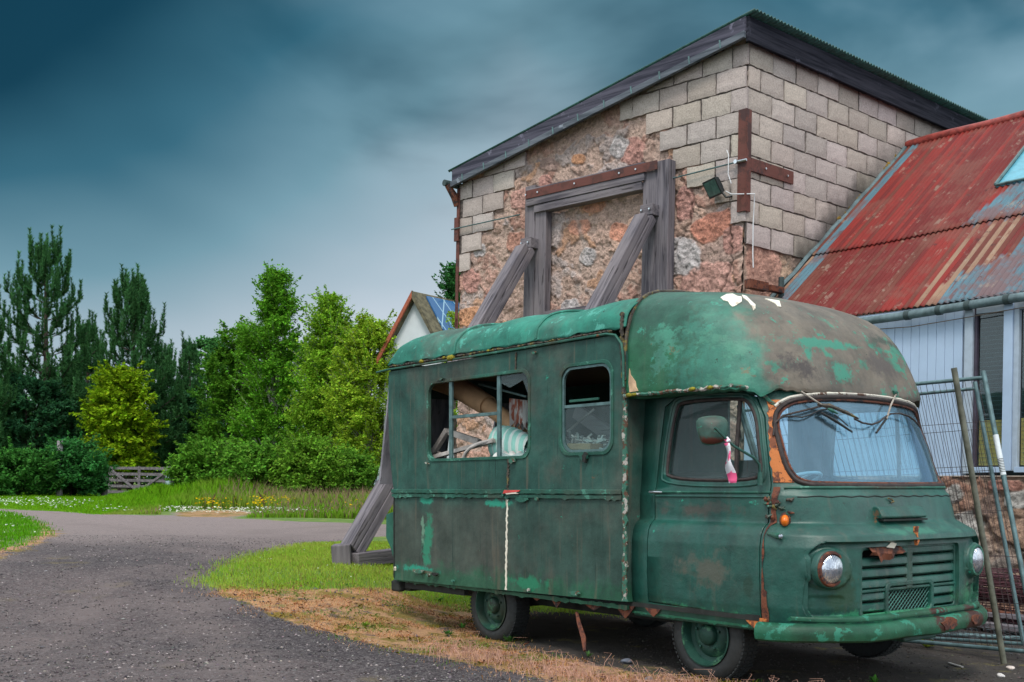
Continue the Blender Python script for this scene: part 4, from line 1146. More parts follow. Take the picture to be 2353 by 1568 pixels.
# ---- inside the cab ---------------------------------------------------------
sw = MB()
swc = Vector((.28, .62, 1.33)); sax = Vector((-.35, 0, 1)).normalized(); s1 = Vector((0, 1, 0)); s2 = sax.cross(s1)
sw.tube([tuple(swc + (s1 * math.cos(t) + s2 * math.sin(t)) * .21) for t in np.linspace(0, 2 * math.pi, 37)], .013, 8, False)
for t in (.5, 2.6, 4.7): sw.tube([tuple(swc), tuple(swc + (s1 * math.cos(t) + s2 * math.sin(t)) * .21)], .008, 6)
sw.tube([tuple(swc), tuple(swc - sax * .5)], .02, 8)
sw.build('steering_wheel', MT['white_plastic'], van, True)
MB().box(.25, .50, .35, WID - .35, 1.12, 1.22).build('dashboard', MT['dark'], van, bevel=.02)
for y in (.38, 1.35):
    s_ = MB().box(-.55, -.1, y, y + .48, .75, .90).build('seat', MT['seat'], van, bevel=.04)
    MB().box(-.62, -.50, y, y + .48, .90, 1.38).build('backrest', MT['seat'], s_, bevel=.04)
MB().box(-3.95, -.85, 1.55, 2.1, .45, 1.35).build('cabin_unit', MT['dark_red'], van, bevel=.01)
MB().box(-1.7, -.82, .5, 2.0, 1.35, 1.42).build('cabin_shelf', MT['dark'], van)
lining = MB().box(-4.05, -.80, .05, WID - .05, 2.41, 2.43).build('headlining', MT['dark_red'], van)

# ---- things lying inside (each its own) -------------------------------------
def vthing(o, label, cat, group=None):
    o.matrix_world = van.matrix_world.copy()
    return tag(o, label, cat, group)
def Z5(zx, zy, y): p = VU((900 + zx / 3.733) / 1.0625, (780 + zy / 3.733) / 1.0625, 1, y); return Vector((float(p[0]), y, float(p[2])))
def Z6(zx, zy, y): p = VU((928 + zx / 2.296) / 1.0625, (684 + zy / 2.296) / 1.0625, 1, y); return Vector((float(p[0]), y, float(p[2])))
tb = MB().tube([Z5(560, 520, .42), Z5(800, 610, .44), Z5(1090, 790, .46)], [.118, .112, .10], 24)
o = vthing(tb.build('cardboard_tube', MT['cardboard'], None, True), 'fat brown cardboard tube slanting down across the broken van window', 'tube')
MB().tube([Z5(1070, 775, .46), Z5(1250, 910, .47), Z5(1420, 1055, .48)], [.082, .078, .080], 24).build('sleeve', MT['cardboard'], o, True)
# folded striped cloth
c0, c1 = Z5(1160, 1120, .34), Z5(1470, 1160, .34)
for q in range(7):
    pass
P = []
for i in range(57):
    a = i / 56; c_ = c0.lerp(c1, a); row = []
    R_ = .155 * (.55 + .45 * math.sin(math.pi * min(1, .25 + a * .7))) * (1 + .10 * abs(math.sin(a * 22)))
    for k in range(16):
        t = 2 * math.pi * k / 15
        row.append((c_.x + .02 * math.sin(t), c_.y + R_ * math.cos(t) * .7, c_.z + R_ * math.sin(t) - .02 * a))
    P.append(row)
cbm = M('striped_teal_cloth', .9); X = cbm.xyz(); w9 = cbm.math('SINE', cbm.math('MULTIPLY', X[0], 75.0))
cbm.color(cbm.mix(cbm.step(w9, .2, .6), (.30, .60, .52), (.62, .70, .66)))
vthing(MB().grid(P).build('cloth_bundle', cbm.m, None, True), 'pale teal folded cloth heaped inside the broken van window', 'cloth')
P = []
for i in range(30):
    a = i / 29; p = Z5(1290 + 170 * a, 720 + 20 * a, .40)
    P.append([(p.x, .40 + .035 * math.sin(i * 1.5 + k * .1), p.z - k * .022 * (1 + .25 * math.sin(i * .8))) for k in range(11)])
hcm = M('red_white_cloth', .9); n_ = hcm.noise(6, 3, .5, vec=hcm.map((6, 1, 1))); z_ = hcm.xyz()[2]
hcm.color(hcm.mix(hcm.step(n_, .45, .55), (.40, .13, .08), (.60, .60, .58)))
vthing(MB().grid(P).build('hanging_cloth', hcm.m, None, True, fix=False), 'rusty red and white cloth hanging above the teal bundle in the van', 'cloth')
vthing(MB().tube([Z5(1005, 588, .42), Z5(1440, 705, .42)], .012, 8).build('curtain_rod', MT['alu'], None, True), 'thin grey rod carrying the hanging cloth in the van', 'rod')
vthing(MB().prism([(p.x, p.z) for p in (Z5(1330, 905, .5), Z5(1475, 925, .5), Z5(1475, 1120, .5), Z5(1390, 1080, .5))], 'y', .5, .52).build('white_board', MT['cloth_white'], None), 'white board standing behind the lower end of the cardboard tube', 'board')
def plank(a, b, w_, h_, label):
    vthing(MB().beam(a, b, w_, h_).build('broken_plank', MT['wood_light'], None, bevel=.004), label, 'plank', 'broken planks inside the van')
MT['wood_light'] = plain('pale_broken_wood2', (.42, .38, .35), .85, var=.3, scale=10)
plank(Z5(590, 1215, .22), Z5(715, 1015, .24), .05, .05, 'short dark-edged plank leaning in the left corner of the broken van window')
plank(Z5(700, 1015, .26), Z5(1010, 1120, .36), .06, .055, 'pale broken plank sloping down to the right behind the van window bars')
plank(Z5(600, 1255, .12), Z5(1140, 1105, .20), .05, .038, 'long pale plank rising to the right along the van window sill')
plank(Z5(560, 1180, .3), Z5(690, 1245, .2), .03, .03, 'short splinter low in the left corner of the van window')
vthing(MB().tube([Z5(860, 1275, .10), Z5(885, 1215, .11), Z5(930, 1170, .12), Z5(1010, 1130, .15), Z5(1140, 1098, .2)], .017, 8).build('curved_moulding', MT['wood_light'], None, True), 'curved white moulding bent up from the van window sill', 'moulding')
P = []
for i in range(20):
    a = i / 19; p = Z5(1190 + 260 * a, 1225, .15)
    P.append([(p.x, .06 + .2 * k / 7, p.z - .05 + .06 * math.sin(math.pi * k / 7) + .018 * math.sin(i * 1.3 + k)) for k in range(8)])
vthing(MB().grid(P).build('crumpled_sheet', MT['cloth_white'], None, True, fix=False), 'crumpled off-white sheet under the teal cloth on the van sill', 'sheet')
rr = random.Random(31); mb = MB()
for i in range(60):
    b = Z6(rr.uniform(1040, 1290), rr.uniform(880, 965), rr.uniform(.12, .40)); a = rr.uniform(0, 3.1)
    mb.beam(b, b + Vector((math.cos(a) * rr.uniform(.03, .13), rr.uniform(-.04, .04), math.sin(a) * .05)), rr.uniform(.01, .04), rr.uniform(.006, .02))
vthing(mb.build('rubbish_heap', MT['cloth_white'], None), 'heap of pale rubbish and splinters piled inside the narrow van window', 'rubbish')
vthing(MB().beam(Z6(1085, 935, .10), Z6(1215, 935, .10), .14, .05).build('cardboard_box', MT['cardboard'], None, bevel=.004), 'small flattened cardboard box on the rubbish in the narrow van window', 'box')
vthing(MB().beam(Z6(1040, 962, .08), Z6(1095, 962, .08), .06, .035).build('pink_packet', plain('pink_paper', (.70, .22, .32), .7, var=.5, scale=40), None, bevel=.006), 'pink crumpled packet beside the cardboard in the narrow van window', 'packet')
vthing(MB().beam(Z6(1050, 850, .25), Z6(1200, 725, .3), .015, .015).build('wooden_stick', MT['wood_light'], None), 'thin pale stick slanting up behind the narrow van window', 'stick')
vthing(MB().beam(Z6(1100, 735, .5), Z6(1310, 880, .5), .05, .12).build('dark_board', MT['timber_x'], None), 'dark grey board sloping down behind the narrow van window', 'board')
# ribbon on the mirror arm
ra = mp0.lerp(mp1, .72)
P = []
for i in range(14):
    a = i / 13; w_ = .024 + .014 * math.sin(a * 3.1)
    c0 = ra + Vector((.005 + .045 * a, -.012 + .01 * math.sin(a * 9), -.02 - .265 * a)); tw = .6 * math.sin(a * 5)
    P.append([tuple(c0 - Vector((w_ * math.cos(tw), -w_ * math.sin(tw) - 0, 0))), tuple(c0 + Vector((w_ * math.cos(tw), -w_ * math.sin(tw), 0)))])
rbm = M('pink_white_ribbon', .5); X = rbm.noise(5, 2, .5, vec=rbm.map((2, 2, 3)))
rbm.color(rbm.mix(rbm.step(X, .40, .44), (.80, .10, .25), (.72, .72, .76)))
rib = MB().grid(P).build('ribbon', rbm.m, None, True, fix=False); md = rib.modifiers.new('s', 'SOLIDIFY'); md.thickness = .0015
vthing(rib, 'pink and white warning ribbon tied to the van mirror arm', 'ribbon')
MB().tube([tuple(ra + Vector((-.012, 0, .012))), tuple(ra + Vector((.012, 0, -.012)))], .017, 8).build('knot', rbm.m, rib)
# ================================================================== GROUND
def axis_pts(lo, hi, d0, d1, step_, grow=1.12):
    a = list(np.arange(d0, d1 + 1e-6, step_)); s_ = step_
    while a[-1] < hi: s_ *= grow; a.append(a[-1] + s_)
    s_ = step_
    while a[0] > lo: s_ *= grow; a.insert(0, a[0] - s_)
    return np.array(a)
gx_ = axis_pts(-400, 400, -7, 6.5, .10, 1.045); gy_ = axis_pts(-80, 900, 4.5, 15, .10, 1.03)
XX, YY = np.meshgrid(gx_, gy_)
ZZ = hgt(XX, YY)
def poly_sdf(px, py, poly):
    d = np.full(px.shape, 1e9); ins = np.zeros(px.shape, bool); n = len(poly)
    for i in range(n):
        a, b = poly[i], poly[(i + 1) % n]
        ex, ey = b[0] - a[0], b[1] - a[1]
        t = np.clip(((px - a[0]) * ex + (py - a[1]) * ey) / (ex * ex + ey * ey + 1e-9), 0, 1)
        d = np.minimum(d, np.hypot(px - a[0] - t * ex, py - a[1] - t * ey))
        c = (a[1] > py) != (b[1] > py)
        with np.errstate(divide='ignore', invalid='ignore'):
            xi = a[0] + (py - a[1]) * ex / (ey if ey != 0 else 1e-9)
        ins ^= c & (px < xi)
    return np.where(ins, -d, d)
def gp_(pts): return [tuple(G(*p)[:2]) for p in pts]
patch = gp_([(462, 1338), (490, 1318), (540, 1294), (600, 1272), (690, 1253), (800, 1240), (900, 1232)]) + [(1.0, 17.5), (3.5, 13.5), (2.5, 11.5)] + gp_([(905, 1352), (760, 1354), (600, 1356), (500, 1352)])
verge = gp_([(0, 1176), (50, 1186), (95, 1205), (100, 1222), (70, 1240), (0, 1264)]) + [(-14, 10.5), (-40, 14), (-40, 30)]
verge_dry = gp_([(0, 1178), (95, 1200), (148, 1228), (110, 1246), (60, 1262), (0, 1286)]) + [(-12, 9.8), (-12, 20)]
far = gp_([(-400, 1158), (0, 1170), (150, 1176), (300, 1184), (400, 1188), (520, 1191), (650, 1197), (820, 1203), (900, 1206)]) + [(12, 29), (60, 33), (60, 200), (-200, 200), (-200, 40)]
bare = gp_([(395, 1178), (450, 1172), (560, 1172), (600, 1182), (540, 1189), (400, 1188)])
dryp = gp_([(480, 1354), (560, 1385), (640, 1418), (700, 1440), (820, 1470), (900, 1492), (1000, 1508), (1100, 1530), (1200, 1548), (1300, 1580), (1400, 1620)]) + [(3.2, 5.6), (4.6, 6.3)] + [(3.0, 7.4), (1.8, 7.35), (.9, 8.25), (.0, 9.3), (-.15, 10.6), (.2, 12.5)] + gp_([(900, 1350), (600, 1352)])
soil_shade = [(1.8, 7.3), (.85, 8.2), (-.2, 9.4), (.1, 12.8), (3.0, 15), (9, 12), (9, 5.5), (3.2, 6.4)]
def mval(sd, w_): return np.clip(.5 - sd / (2 * w_), 0, 1)
wnear = np.clip(YY * .02, .18, 1.2)
mg = np.maximum.reduce([mval(poly_sdf(XX, YY, patch), .25), mval(poly_sdf(XX, YY, verge), .45), mval(poly_sdf(XX, YY, far), wnear)])
mbare = mval(poly_sdf(XX, YY, bare), .7)
mg = mg * (1 - mbare)
md_ = np.maximum(.85 * mbare, np.maximum(mval(poly_sdf(XX, YY, dryp), .22), mval(poly_sdf(XX, YY, verge_dry), .5) * .9))
ms = mval(poly_sdf(XX, YY, soil_shade), .35)
cols = np.stack([mg, md_, ms], -1).reshape(-1, 3)
def pline(pix):
    q = [G(*p)[:2] for p in pix]; d = np.full(XX.shape, 1e9)
    for a, b in zip(q[:-1], q[1:]):
        e = b - a; t = np.clip(((XX - a[0]) * e[0] + (YY - a[1]) * e[1]) / (e @ e), 0, 1); d = np.minimum(d, np.hypot(XX - a[0] - t * e[0], YY - a[1] - t * e[1]))
    return d
wd1 = pline([(-260, 1640), (120, 1440), (330, 1320), (400, 1262), (330, 1222), (120, 1195), (-300, 1180)]); wd2 = pline([(620, 1640), (480, 1440), (430, 1330), (520, 1270), (700, 1228), (860, 1215), (1100, 1215)]); wd3 = pline([(330, 1600), (390, 1400), (420, 1310), (480, 1250), (620, 1216), (860, 1207)])
wear = np.maximum.reduce([np.exp(-(wd1 / .38) ** 2), np.exp(-(wd2 / .38) ** 2), .8 * np.exp(-(wd3 / .35) ** 2)])
nx_, ny_ = len(gx_), len(gy_)
idx = np.arange(nx_ * ny_).reshape(ny_, nx_)
F = np.stack([idx[:-1, :-1], idx[:-1, 1:], idx[1:, 1:], idx[1:, :-1]], -1).reshape(-1, 4)
V = np.stack([XX, YY, ZZ], -1).reshape(-1, 3)
V[:, 2] += RNG.normal(0, .004, len(V)) * (np.abs(V[:, 0]) < 8) * (V[:, 1] < 16)
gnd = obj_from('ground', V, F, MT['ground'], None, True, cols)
wa = gnd.data.attributes.new('wear', 'FLOAT', 'POINT'); wa.data.foreach_set('value', wear.ravel().astype(np.float32))
tag(gnd, kind='structure')

# ================================================================== STONE BUILDING
C0 = np.array([3.10, 15.0]); WL = np.array([-.724, .69]); WRt = np.array([.762, .647]); RD = np.array([.609, -.793])
WL = WL / np.linalg.norm(WL); WRt = WRt / np.linalg.norm(WRt); RD = RD / np.linalg.norm(RD)
NL = np.array([-.69, -.724]); NL /= np.linalg.norm(NL)                       # outward of the gable wall
NR = np.array([.647, -.762]); NR /= np.linalg.norm(NR)                       # outward of the flank wall
ND = np.array([-RD[1], RD[0]]) * -1
if ND[1] > 0: ND = -ND
barn = empty('stone_building', (0, 0, 0))
tag(barn, 'old granite barn patched with grey concrete blocks under a sloping iron roof', 'barn')
GL = 5.52
def gpt(t, z, o=0.0): p = C0 + WL * t + NL * o; return (p[0], p[1], z)
def rpt(s, z, o=0.0): p = C0 + WRt * s + NR * o; return (p[0], p[1], z)
def gtop(t): return 7.36 - (7.36 - 6.38) * t / GL - .0            # underside of fascia on the gable
STONE_PAL = [lin(186, 138, 116), lin(172, 128, 110), lin(182, 148, 126), lin(166, 138, 120), lin(190, 156, 132), lin(146, 122, 110), lin(172, 122, 102), lin(184, 136, 96), lin(156, 150, 145)]
MORT = lin(172, 148, 130)
def vor_wall(n_, m_, W2, H2, nst, seed, big=()):
    """stone pattern on an n x m lattice -> height, colour. big: (t, z, rt, rz, colour) named stones"""
    r = np.random.default_rng(seed)
    S, Zt = np.meshgrid(np.linspace(0, W2, n_), np.linspace(0, H2, m_))
    cx, cz = r.uniform(-.2, W2 + .2, nst), r.uniform(-.2, H2 + .2, nst)
    sz = r.uniform(.75, 1.35, nst); pal = r.integers(0, len(STONE_PAL) - 0, nst); br = r.uniform(.75, 1.2, nst)
    wx = .05 * np.sin(S * 9 + Zt * 4) + .04 * np.sin(Zt * 17 - S * 5) + .02 * np.sin(S * 41 + Zt * 23); wz = .05 * np.sin(Zt * 8 - S * 6) + .03 * np.cos(S * 19) + .015 * np.cos(Zt * 47 + S * 31)
    d1 = np.full(S.shape, 9.); d2 = np.full(S.shape, 9.); id1 = np.zeros(S.shape, int)
    for i in range(nst):
        d = np.hypot((S + wx - cx[i]) * .78, (Zt + wz - cz[i]) * 1.15) / sz[i]
        nw = d < d1
        d2 = np.where(nw, d1, np.minimum(d2, d)); id1 = np.where(nw, i, id1); d1 = np.where(nw, d, d1)
    edge = d2 - d1
    nse = (np.sin(S * 13 + 3 * np.sin(Zt * 7)) * np.sin(Zt * 11 + 2 * np.sin(S * 5)) * .5 + .5)
    nfine = r.normal(0, 1, S.shape)
    for _ in range(2): nfine = (nfine + np.roll(nfine, 1, 0) + np.roll(nfine, 1, 1) + np.roll(nfine, -1, 0) + np.roll(nfine, -1, 1)) / 5
    nfine *= 2.2
    nf2 = r.normal(0, 1, S.shape)
    for _ in range(18): nf2 = (nf2 + np.roll(nf2, 1, 0) + np.roll(nf2, 1, 1) + np.roll(nf2, -1, 0) + np.roll(nf2, -1, 1)) / 5
    nf2 /= nf2.std()
    cover = smooth(edge + nse * .015 + nf2 * .022, .035, .065) * (r.uniform(0, 1, nst)[id1] > .14) * (.55 + .45 * smooth(nf2 + nse, -.6, .5))   # many stones are pointed over
    col = (np.array(STONE_PAL)[pal[id1]] * .68 + np.array(MORT) * .32) * br[id1][..., None]
    m3 = np.array(MORT) * (1 + .12 * nse[..., None] - .06)
    cc = (m3 * (1 - cover[..., None]) + col * cover[..., None]) * 1.22
    hh = cover * (.018 + .016 * r.uniform(-1, 1, nst)[id1]) + nfine * .007 + nf2 * .006 - .010 * np.exp(-(edge / .035) ** 2)
    for (t, z, rt, rz, c_, rot) in big:
        a, b = S - t, Zt - z; ca, sa = math.cos(rot), math.sin(rot)
        a, b = a * ca + b * sa, -a * sa + b * ca
        d = (np.abs(a / rt) ** 2.8 + np.abs(b / rz) ** 2.8) ** (1 / 2.8) + nf2 * .055 + .03 * np.sin(S * 19 + z * 9) + .03 * np.sin(Zt * 23 + t * 7)
        k = smooth(1 - d, -.04, .10)
        cc = cc * (1 - k[..., None]) + 1.12 * np.array(c_) * (1 + .14 * nf2[..., None]) * k[..., None]
        hh = np.maximum(hh, k * (.020 + .008 * nf2) + nfine * .008) * (k > 0) + hh * (k <= 0)
        rim_ = np.exp(-((d - 1.02) / .06) ** 2); hh -= rim_ * .010
    return S, Zt, hh, cc, nf2
P_PINK, P_DPINK, P_ORG, P_WHT, P_BRN = lin(186, 142, 126), lin(172, 126, 112), lin(188, 136, 96), lin(178, 174, 168), lin(138, 116, 104)
bigL = [(.55, 4.15, .45, .33, P_PINK, .1), (.98, 4.60, .34, .26, P_WHT, .3), (.50, 4.95, .34, .20, lin(190, 125, 100), -.2), (.95, 5.35, .16, .26, P_DPINK, 0),
        (2.72, 4.83, .15, .15, P_WHT, .5), (3.05, 4.05, .20, .17, P_WHT, .1), (2.42, 4.15, .17, .16, P_ORG, .2), (3.62, 6.1, .14, .14, P_DPINK, .2), (4.15, 5.95, .22, .16, P_PINK, 0), (2.95, 6.35, .13, .08, P_ORG, .2),
        (1.88, 6.25, .23, .20, P_DPINK, .3), (2.15, 6.38, .16, .16, P_WHT, .5), (5.25, 4.75, .22, .20, P_DPINK, .4), (5.05, 5.25, .14, .12, P_WHT, 0), (5.28, 4.15, .28, .17, P_ORG, 0), (4.2, 5.25, .24, .18, lin(165, 120, 100), .2),
        (3.55, 6.38, .2, .1, P_BRN, .3), (4.75, 4.4, .2, .14, lin(150, 110, 95), .5), (2.6, 5.6, .24, .12, lin(195, 140, 110), 0), (1.25, 4.05, .14, .3, lin(150, 138, 125), 0), (2.1, 5.1, .22, .14, lin(200, 140, 112), .3),
        (2.9, 5.3, .22, .13, lin(190, 135, 108), .1), (4.6, 5.9, .1, .1, P_BRN, 0), (.3, 3.6, .4, .25, P_DPINK, 0), (3.3, 3.4, .3, .2, P_PINK, 0), (.15, 4.72, .16, .2, P_DPINK, 0)]
nW, nH = 440, 560
S, Zt, hh, cc, nf2 = vor_wall(nW, nH, GL, 7.5, 420, 5, bigL)
# the mid part of the wall has a vertical grey run of pointing and a dark crack by the corner
run = np.exp(-((S - (2.86 + .06 * np.sin(Zt * 6))) / .05) ** 2) * ((Zt > 4.0) & (Zt < 6.0)); cc = cc * (1 - .5 * run[..., None]) + np.array(lin(180, 172, 160)) * .5 * run[..., None]
def crackd(poly):
    d = np.full(S.shape, 9.)
    for a, b in zip(poly[:-1], poly[1:]):
        ex, ez = b[0] - a[0], b[1] - a[1]; t = np.clip(((S - a[0]) * ex + (Zt - a[1]) * ez) / (ex * ex + ez * ez), 0, 1)
        d = np.minimum(d, np.hypot(S - a[0] - t * ex + .015 * np.sin(Zt * 40), Zt - a[1] - t * ez))
    return d
for pl in ([(1.05, 5.75), (.80, 5.45), (.86, 5.05), (1.12, 4.72), (1.22, 4.35)], [(.2, 4.9), (.16, 4.4), (.32, 4.0)]):
    k = np.exp(-(crackd(pl) / .013) ** 2); cc *= (1 - .7 * k[..., None]); hh -= .03 * k
lim1 = np.where(Zt > 5.0, np.interp(Zt, [5.0, 5.15, 5.45, 5.75, 6.05, 6.35, 6.65, 6.95, 7.4], [.18, .30, .55, .95, 1.20, 1.35, 1.75, 2.05, 2.1]) + .08, -1)
lim2 = np.where(Zt > 5.0, np.interp(Zt, [5.0, 5.3, 5.6, 5.9, 6.2, 6.5, 6.8], [5.28, 5.0, 4.75, 4.5, 4.25, 4.05, 3.9]) - .08, 99)
hh = np.where((S < lim1) | (S > lim2), np.minimum(hh, .026), hh)
Vp = C0[None, None, :] + WL[None, None, :] * S[..., None] + NL[None, None, :] * hh[..., None]
zc = Zt * 1.0
zmax = 7.36 - (7.36 - 6.38) * S / GL + .10
zc = np.minimum(zc, zmax)
V = np.concatenate([Vp, zc[..., None]], -1).reshape(-1, 3)
cc = (cc * .84 + np.array(MORT) * .20) * np.array([1.02, 1.0, 1.08])
idx = np.arange(nW * nH).reshape(nH, nW); F = np.stack([idx[:-1, :-1], idx[:-1, 1:], idx[1:, 1:], idx[1:, :-1]], -1).reshape(-1, 4)
obj_from('gable_wall', V, F, MT['rubble'], barn, True, cc.reshape(-1, 3))
# flank wall rubble (lower part)
S, Zt, hh, cc, nf2 = vor_wall(150, 230, 4.0, 5.3, 90, 9, [(.45, 4.35, .42, .36, P_PINK, 0), (.35, 3.75, .35, .3, P_PINK, .2), (1.2, 4.55, .16, .10, P_BRN, .2), (1.1, 4.1, .22, .22, P_DPINK, .1)])
hh = np.where(Zt > 4.62, np.minimum(hh, .02), hh)
Vp = C0[None, None, :] + WRt[None, None, :] * S[..., None] + NR[None, None, :] * hh[..., None]
V = np.concatenate([Vp, Zt[..., None]], -1).reshape(-1, 3)
idx = np.arange(150 * 230).reshape(230, 150); F = np.stack([idx[:-1, :-1], idx[:-1, 1:], idx[1:, 1:], idx[1:, :-1]], -1).reshape(-1, 4)
obj_from('flank_rubble', V, F, MT['rubble'], barn, True, cc.reshape(-1, 3))
# core so nothing is see-through
core = MB()
a, b, c_, d_ = C0 - NL * .03 - NR * .03, C0 + WL * GL - NL * .03, C0 + WL * GL + WRt * 8 - NL * .03, C0 + WRt * 8 - NR * .03
v = [(p[0], p[1], 0) for p in (a, b, c_, d_)] + [(a[0], a[1], 7.36), (b[0], b[1], 6.38), (c_[0], c_[1], 6.38), (d_[0], d_[1], 7.36)]
core.add(v, [(0, 1, 2, 3), (4, 5, 6, 7), (0, 1, 5, 4), (1, 2, 6, 5), (2, 3, 7, 6), (3, 0, 4, 7)]).build('inner_wall', MT['joint'], barn)

# concrete blocks: every block a bevelled slab standing 2 cm proud of the dark joint sheet
BH, BW = .302, .48
def blocks(name, pt, inside, topf, s0, s1, z0, z1, seed, stain=lambda x, z: 1.0):
    r = np.random.default_rng(seed); V = []; F = []; Cc = []
    row = 0; z = z0
    while z < z1:
        off = (row % 2) * BW * .5 + r.uniform(-.02, .02)
        s = s0 - BW + off
        while s < s1:
            a, b = s + .012 + r.uniform(-.008, .006), s + BW - .011; c0, c1 = z + .010 + r.uniform(-.005, .004), z + BH - .010
            s += BW
            # split in halves so the ragged border steps block by half block
            a = max(a, s0); b = min(b, s1)
            if b - a < .08: continue
            mid = (a + b) / 2; zm = (c0 + c1) / 2
            ok = [inside(x, zm) for x in (a + .08, mid, b - .08)]
            if not any(ok): continue
            if not ok[0]: a = mid + .0
            if not ok[2]: b = mid
            if b - a < .08: continue
            ta, tb_ = topf(a), topf(b)
            if c0 > min(ta, tb_) - .02 and c0 > max(ta, tb_) - .05: continue
            ca, cb = min(c1, ta), min(c1, tb_)
            if ca - c0 < .015: ca = c0 + .015
            if cb - c0 < .015: cb = c0 + .015
            o = .055 + r.uniform(-.006, .006); e = .007
            j = lambda: r.uniform(-.0075, .0075)
            nz_ = 4; nx2 = 6; base = len(V)
            col = np.array(lin(180, 167, 160)) * r.uniform(.82, 1.12) * np.array([1, r.uniform(.97, 1.02), r.uniform(.93, 1.03)])
            for iz in range(nz_ + 1):
                for ix in range(nx2 + 1):
                    fx, fz = ix / nx2, iz / nz_
                    x = a + (b - a) * fx; zt = ca + (cb - ca) * fx; zz_ = c0 + (zt - c0) * fz
                    ed = ix in (0, nx2) or iz in (0, nz_)
                    V.append(pt(x + (j() if ed else 0), zz_ + (j() if ed else 0), o - (e if ed else 0) + r.uniform(-.0015, .0015)))
                    Cc.append(col * (.90 if ed else 1) * r.uniform(.95, 1.05) * stain(x, zz_))
            for iz in range(nz_):
                for ix in range(nx2):
                    q = base + iz * (nx2 + 1) + ix; F.append((q, q + 1, q + nx2 + 2, q + nx2 + 1))
            # skirt
            ring = [base + i for i in range(nx2 + 1)] + [base + (nx2 + 1) * (i + 1) - 1 for i in range(1, nz_ + 1)] + [base + nz_ * (nx2 + 1) + i for i in range(nx2 - 1, -1, -1)] + [base + (nx2 + 1) * i for i in range(nz_ - 1, 0, -1)]
            k0 = len(V)
            for q in ring:
                fx = ((q - base) % (nx2 + 1)) / nx2; fz = ((q - base) // (nx2 + 1)) / nz_
                x = a + (b - a) * fx; zt = ca + (cb - ca) * fx
                V.append(pt(x, c0 + (zt - c0) * fz, .012)); Cc.append(col * .7)
            n = len(ring)
            for i in range(n): F.append((ring[i], k0 + i, k0 + (i + 1) % n, ring[(i + 1) % n]))
        z += BH; row += 1
    return obj_from(name, V, F, MT['block'], barn, False, np.array(Cc))
def flank_tone(x, z):
    zr_ = 4.07 + (x - .82) * (6.80 - 4.07) / (4.05 - .82)          # where the lean-to roof meets the wall
    d = z - zr_ + .08 * math.sin(x * 9) + .05 * math.sin(x * 23 + z * 11)
    return 1 - .72 * float(1 - smooth(d, .12, .62)) * float(1 - smooth(x, 2.6, 3.6) * .6) - .10 * float(smooth(z + .05 * math.sin(x * 7), 7.0, 7.3))  # dirt stain along the roof line; also darker towards the wall top
def inL(s, z):
    # right-hand upper area of the gable
    lim = np.interp(z, [5.0, 5.15, 5.45, 5.75, 6.05, 6.35, 6.65, 6.95, 7.4], [.18, .30, .55, .95, 1.20, 1.35, 1.75, 2.05, 2.1])
    if s < lim and z > 4.98: return True
    lim2 = np.interp(z, [4.0, 5.0, 5.3, 5.6, 5.9, 6.2, 6.5, 6.8], [9, 5.28, 5.0, 4.75, 4.5, 4.25, 4.05, 3.9])
    return s > lim2 and z > 4.95
blocks('block_infill', gpt, lambda s, z: s < 2.6 and inL(s, z), lambda s: gtop(s) + .02, -.055, GL + .0, 4.93, 7.5, 3)
blocks('block_infill', gpt, lambda s, z: s > 3.4 and inL(s, z), lambda s: gtop(s) + .02, 3.3, GL + .0, 4.93, 7.5, 13)
BW = .53
blocks('flank_blocks', rpt, lambda s, z: z > 4.72 - .02 * s, lambda s: 7.36, -.0, 7.4, 4.63, 7.5, 4, flank_tone)
# mortar sheets behind the blocks
def sheet(pt, poly, o, name, mat, parent=barn):
    v = [pt(s, z, o) for s, z in poly] + [pt(s, z, o - .02) for s, z in poly]; n = len(poly)
    return MB().add(v, [tuple(range(n)), tuple(range(2 * n - 1, n - 1, -1))] + [(i, i + n, (i + 1) % n + n, (i + 1) % n) for i in range(n)]).build(name, mat, parent)
MORT_M = MT['joint']
sheet(gpt, [(0, 4.98), (.06, 5.0), (.3, 5.5), (.75, 5.95), (1.15, 6.5), (1.62, 6.95), (1.6, 7.03), (0, 7.33)], .036, 'block_mortar', MORT_M)
sheet(gpt, [(GL, 5.0), (5.42, 5.2), (5.15, 5.6), (4.75, 6.1), (4.6, 6.42), (4.5, 6.50), (GL, 6.32)], .036, 'block_mortar', MORT_M)
sheet(rpt, [(0, 4.66), (7.4, 4.60), (7.4, 7.35), (0, 7.35)], .036, 'block_mortar', MORT_M)

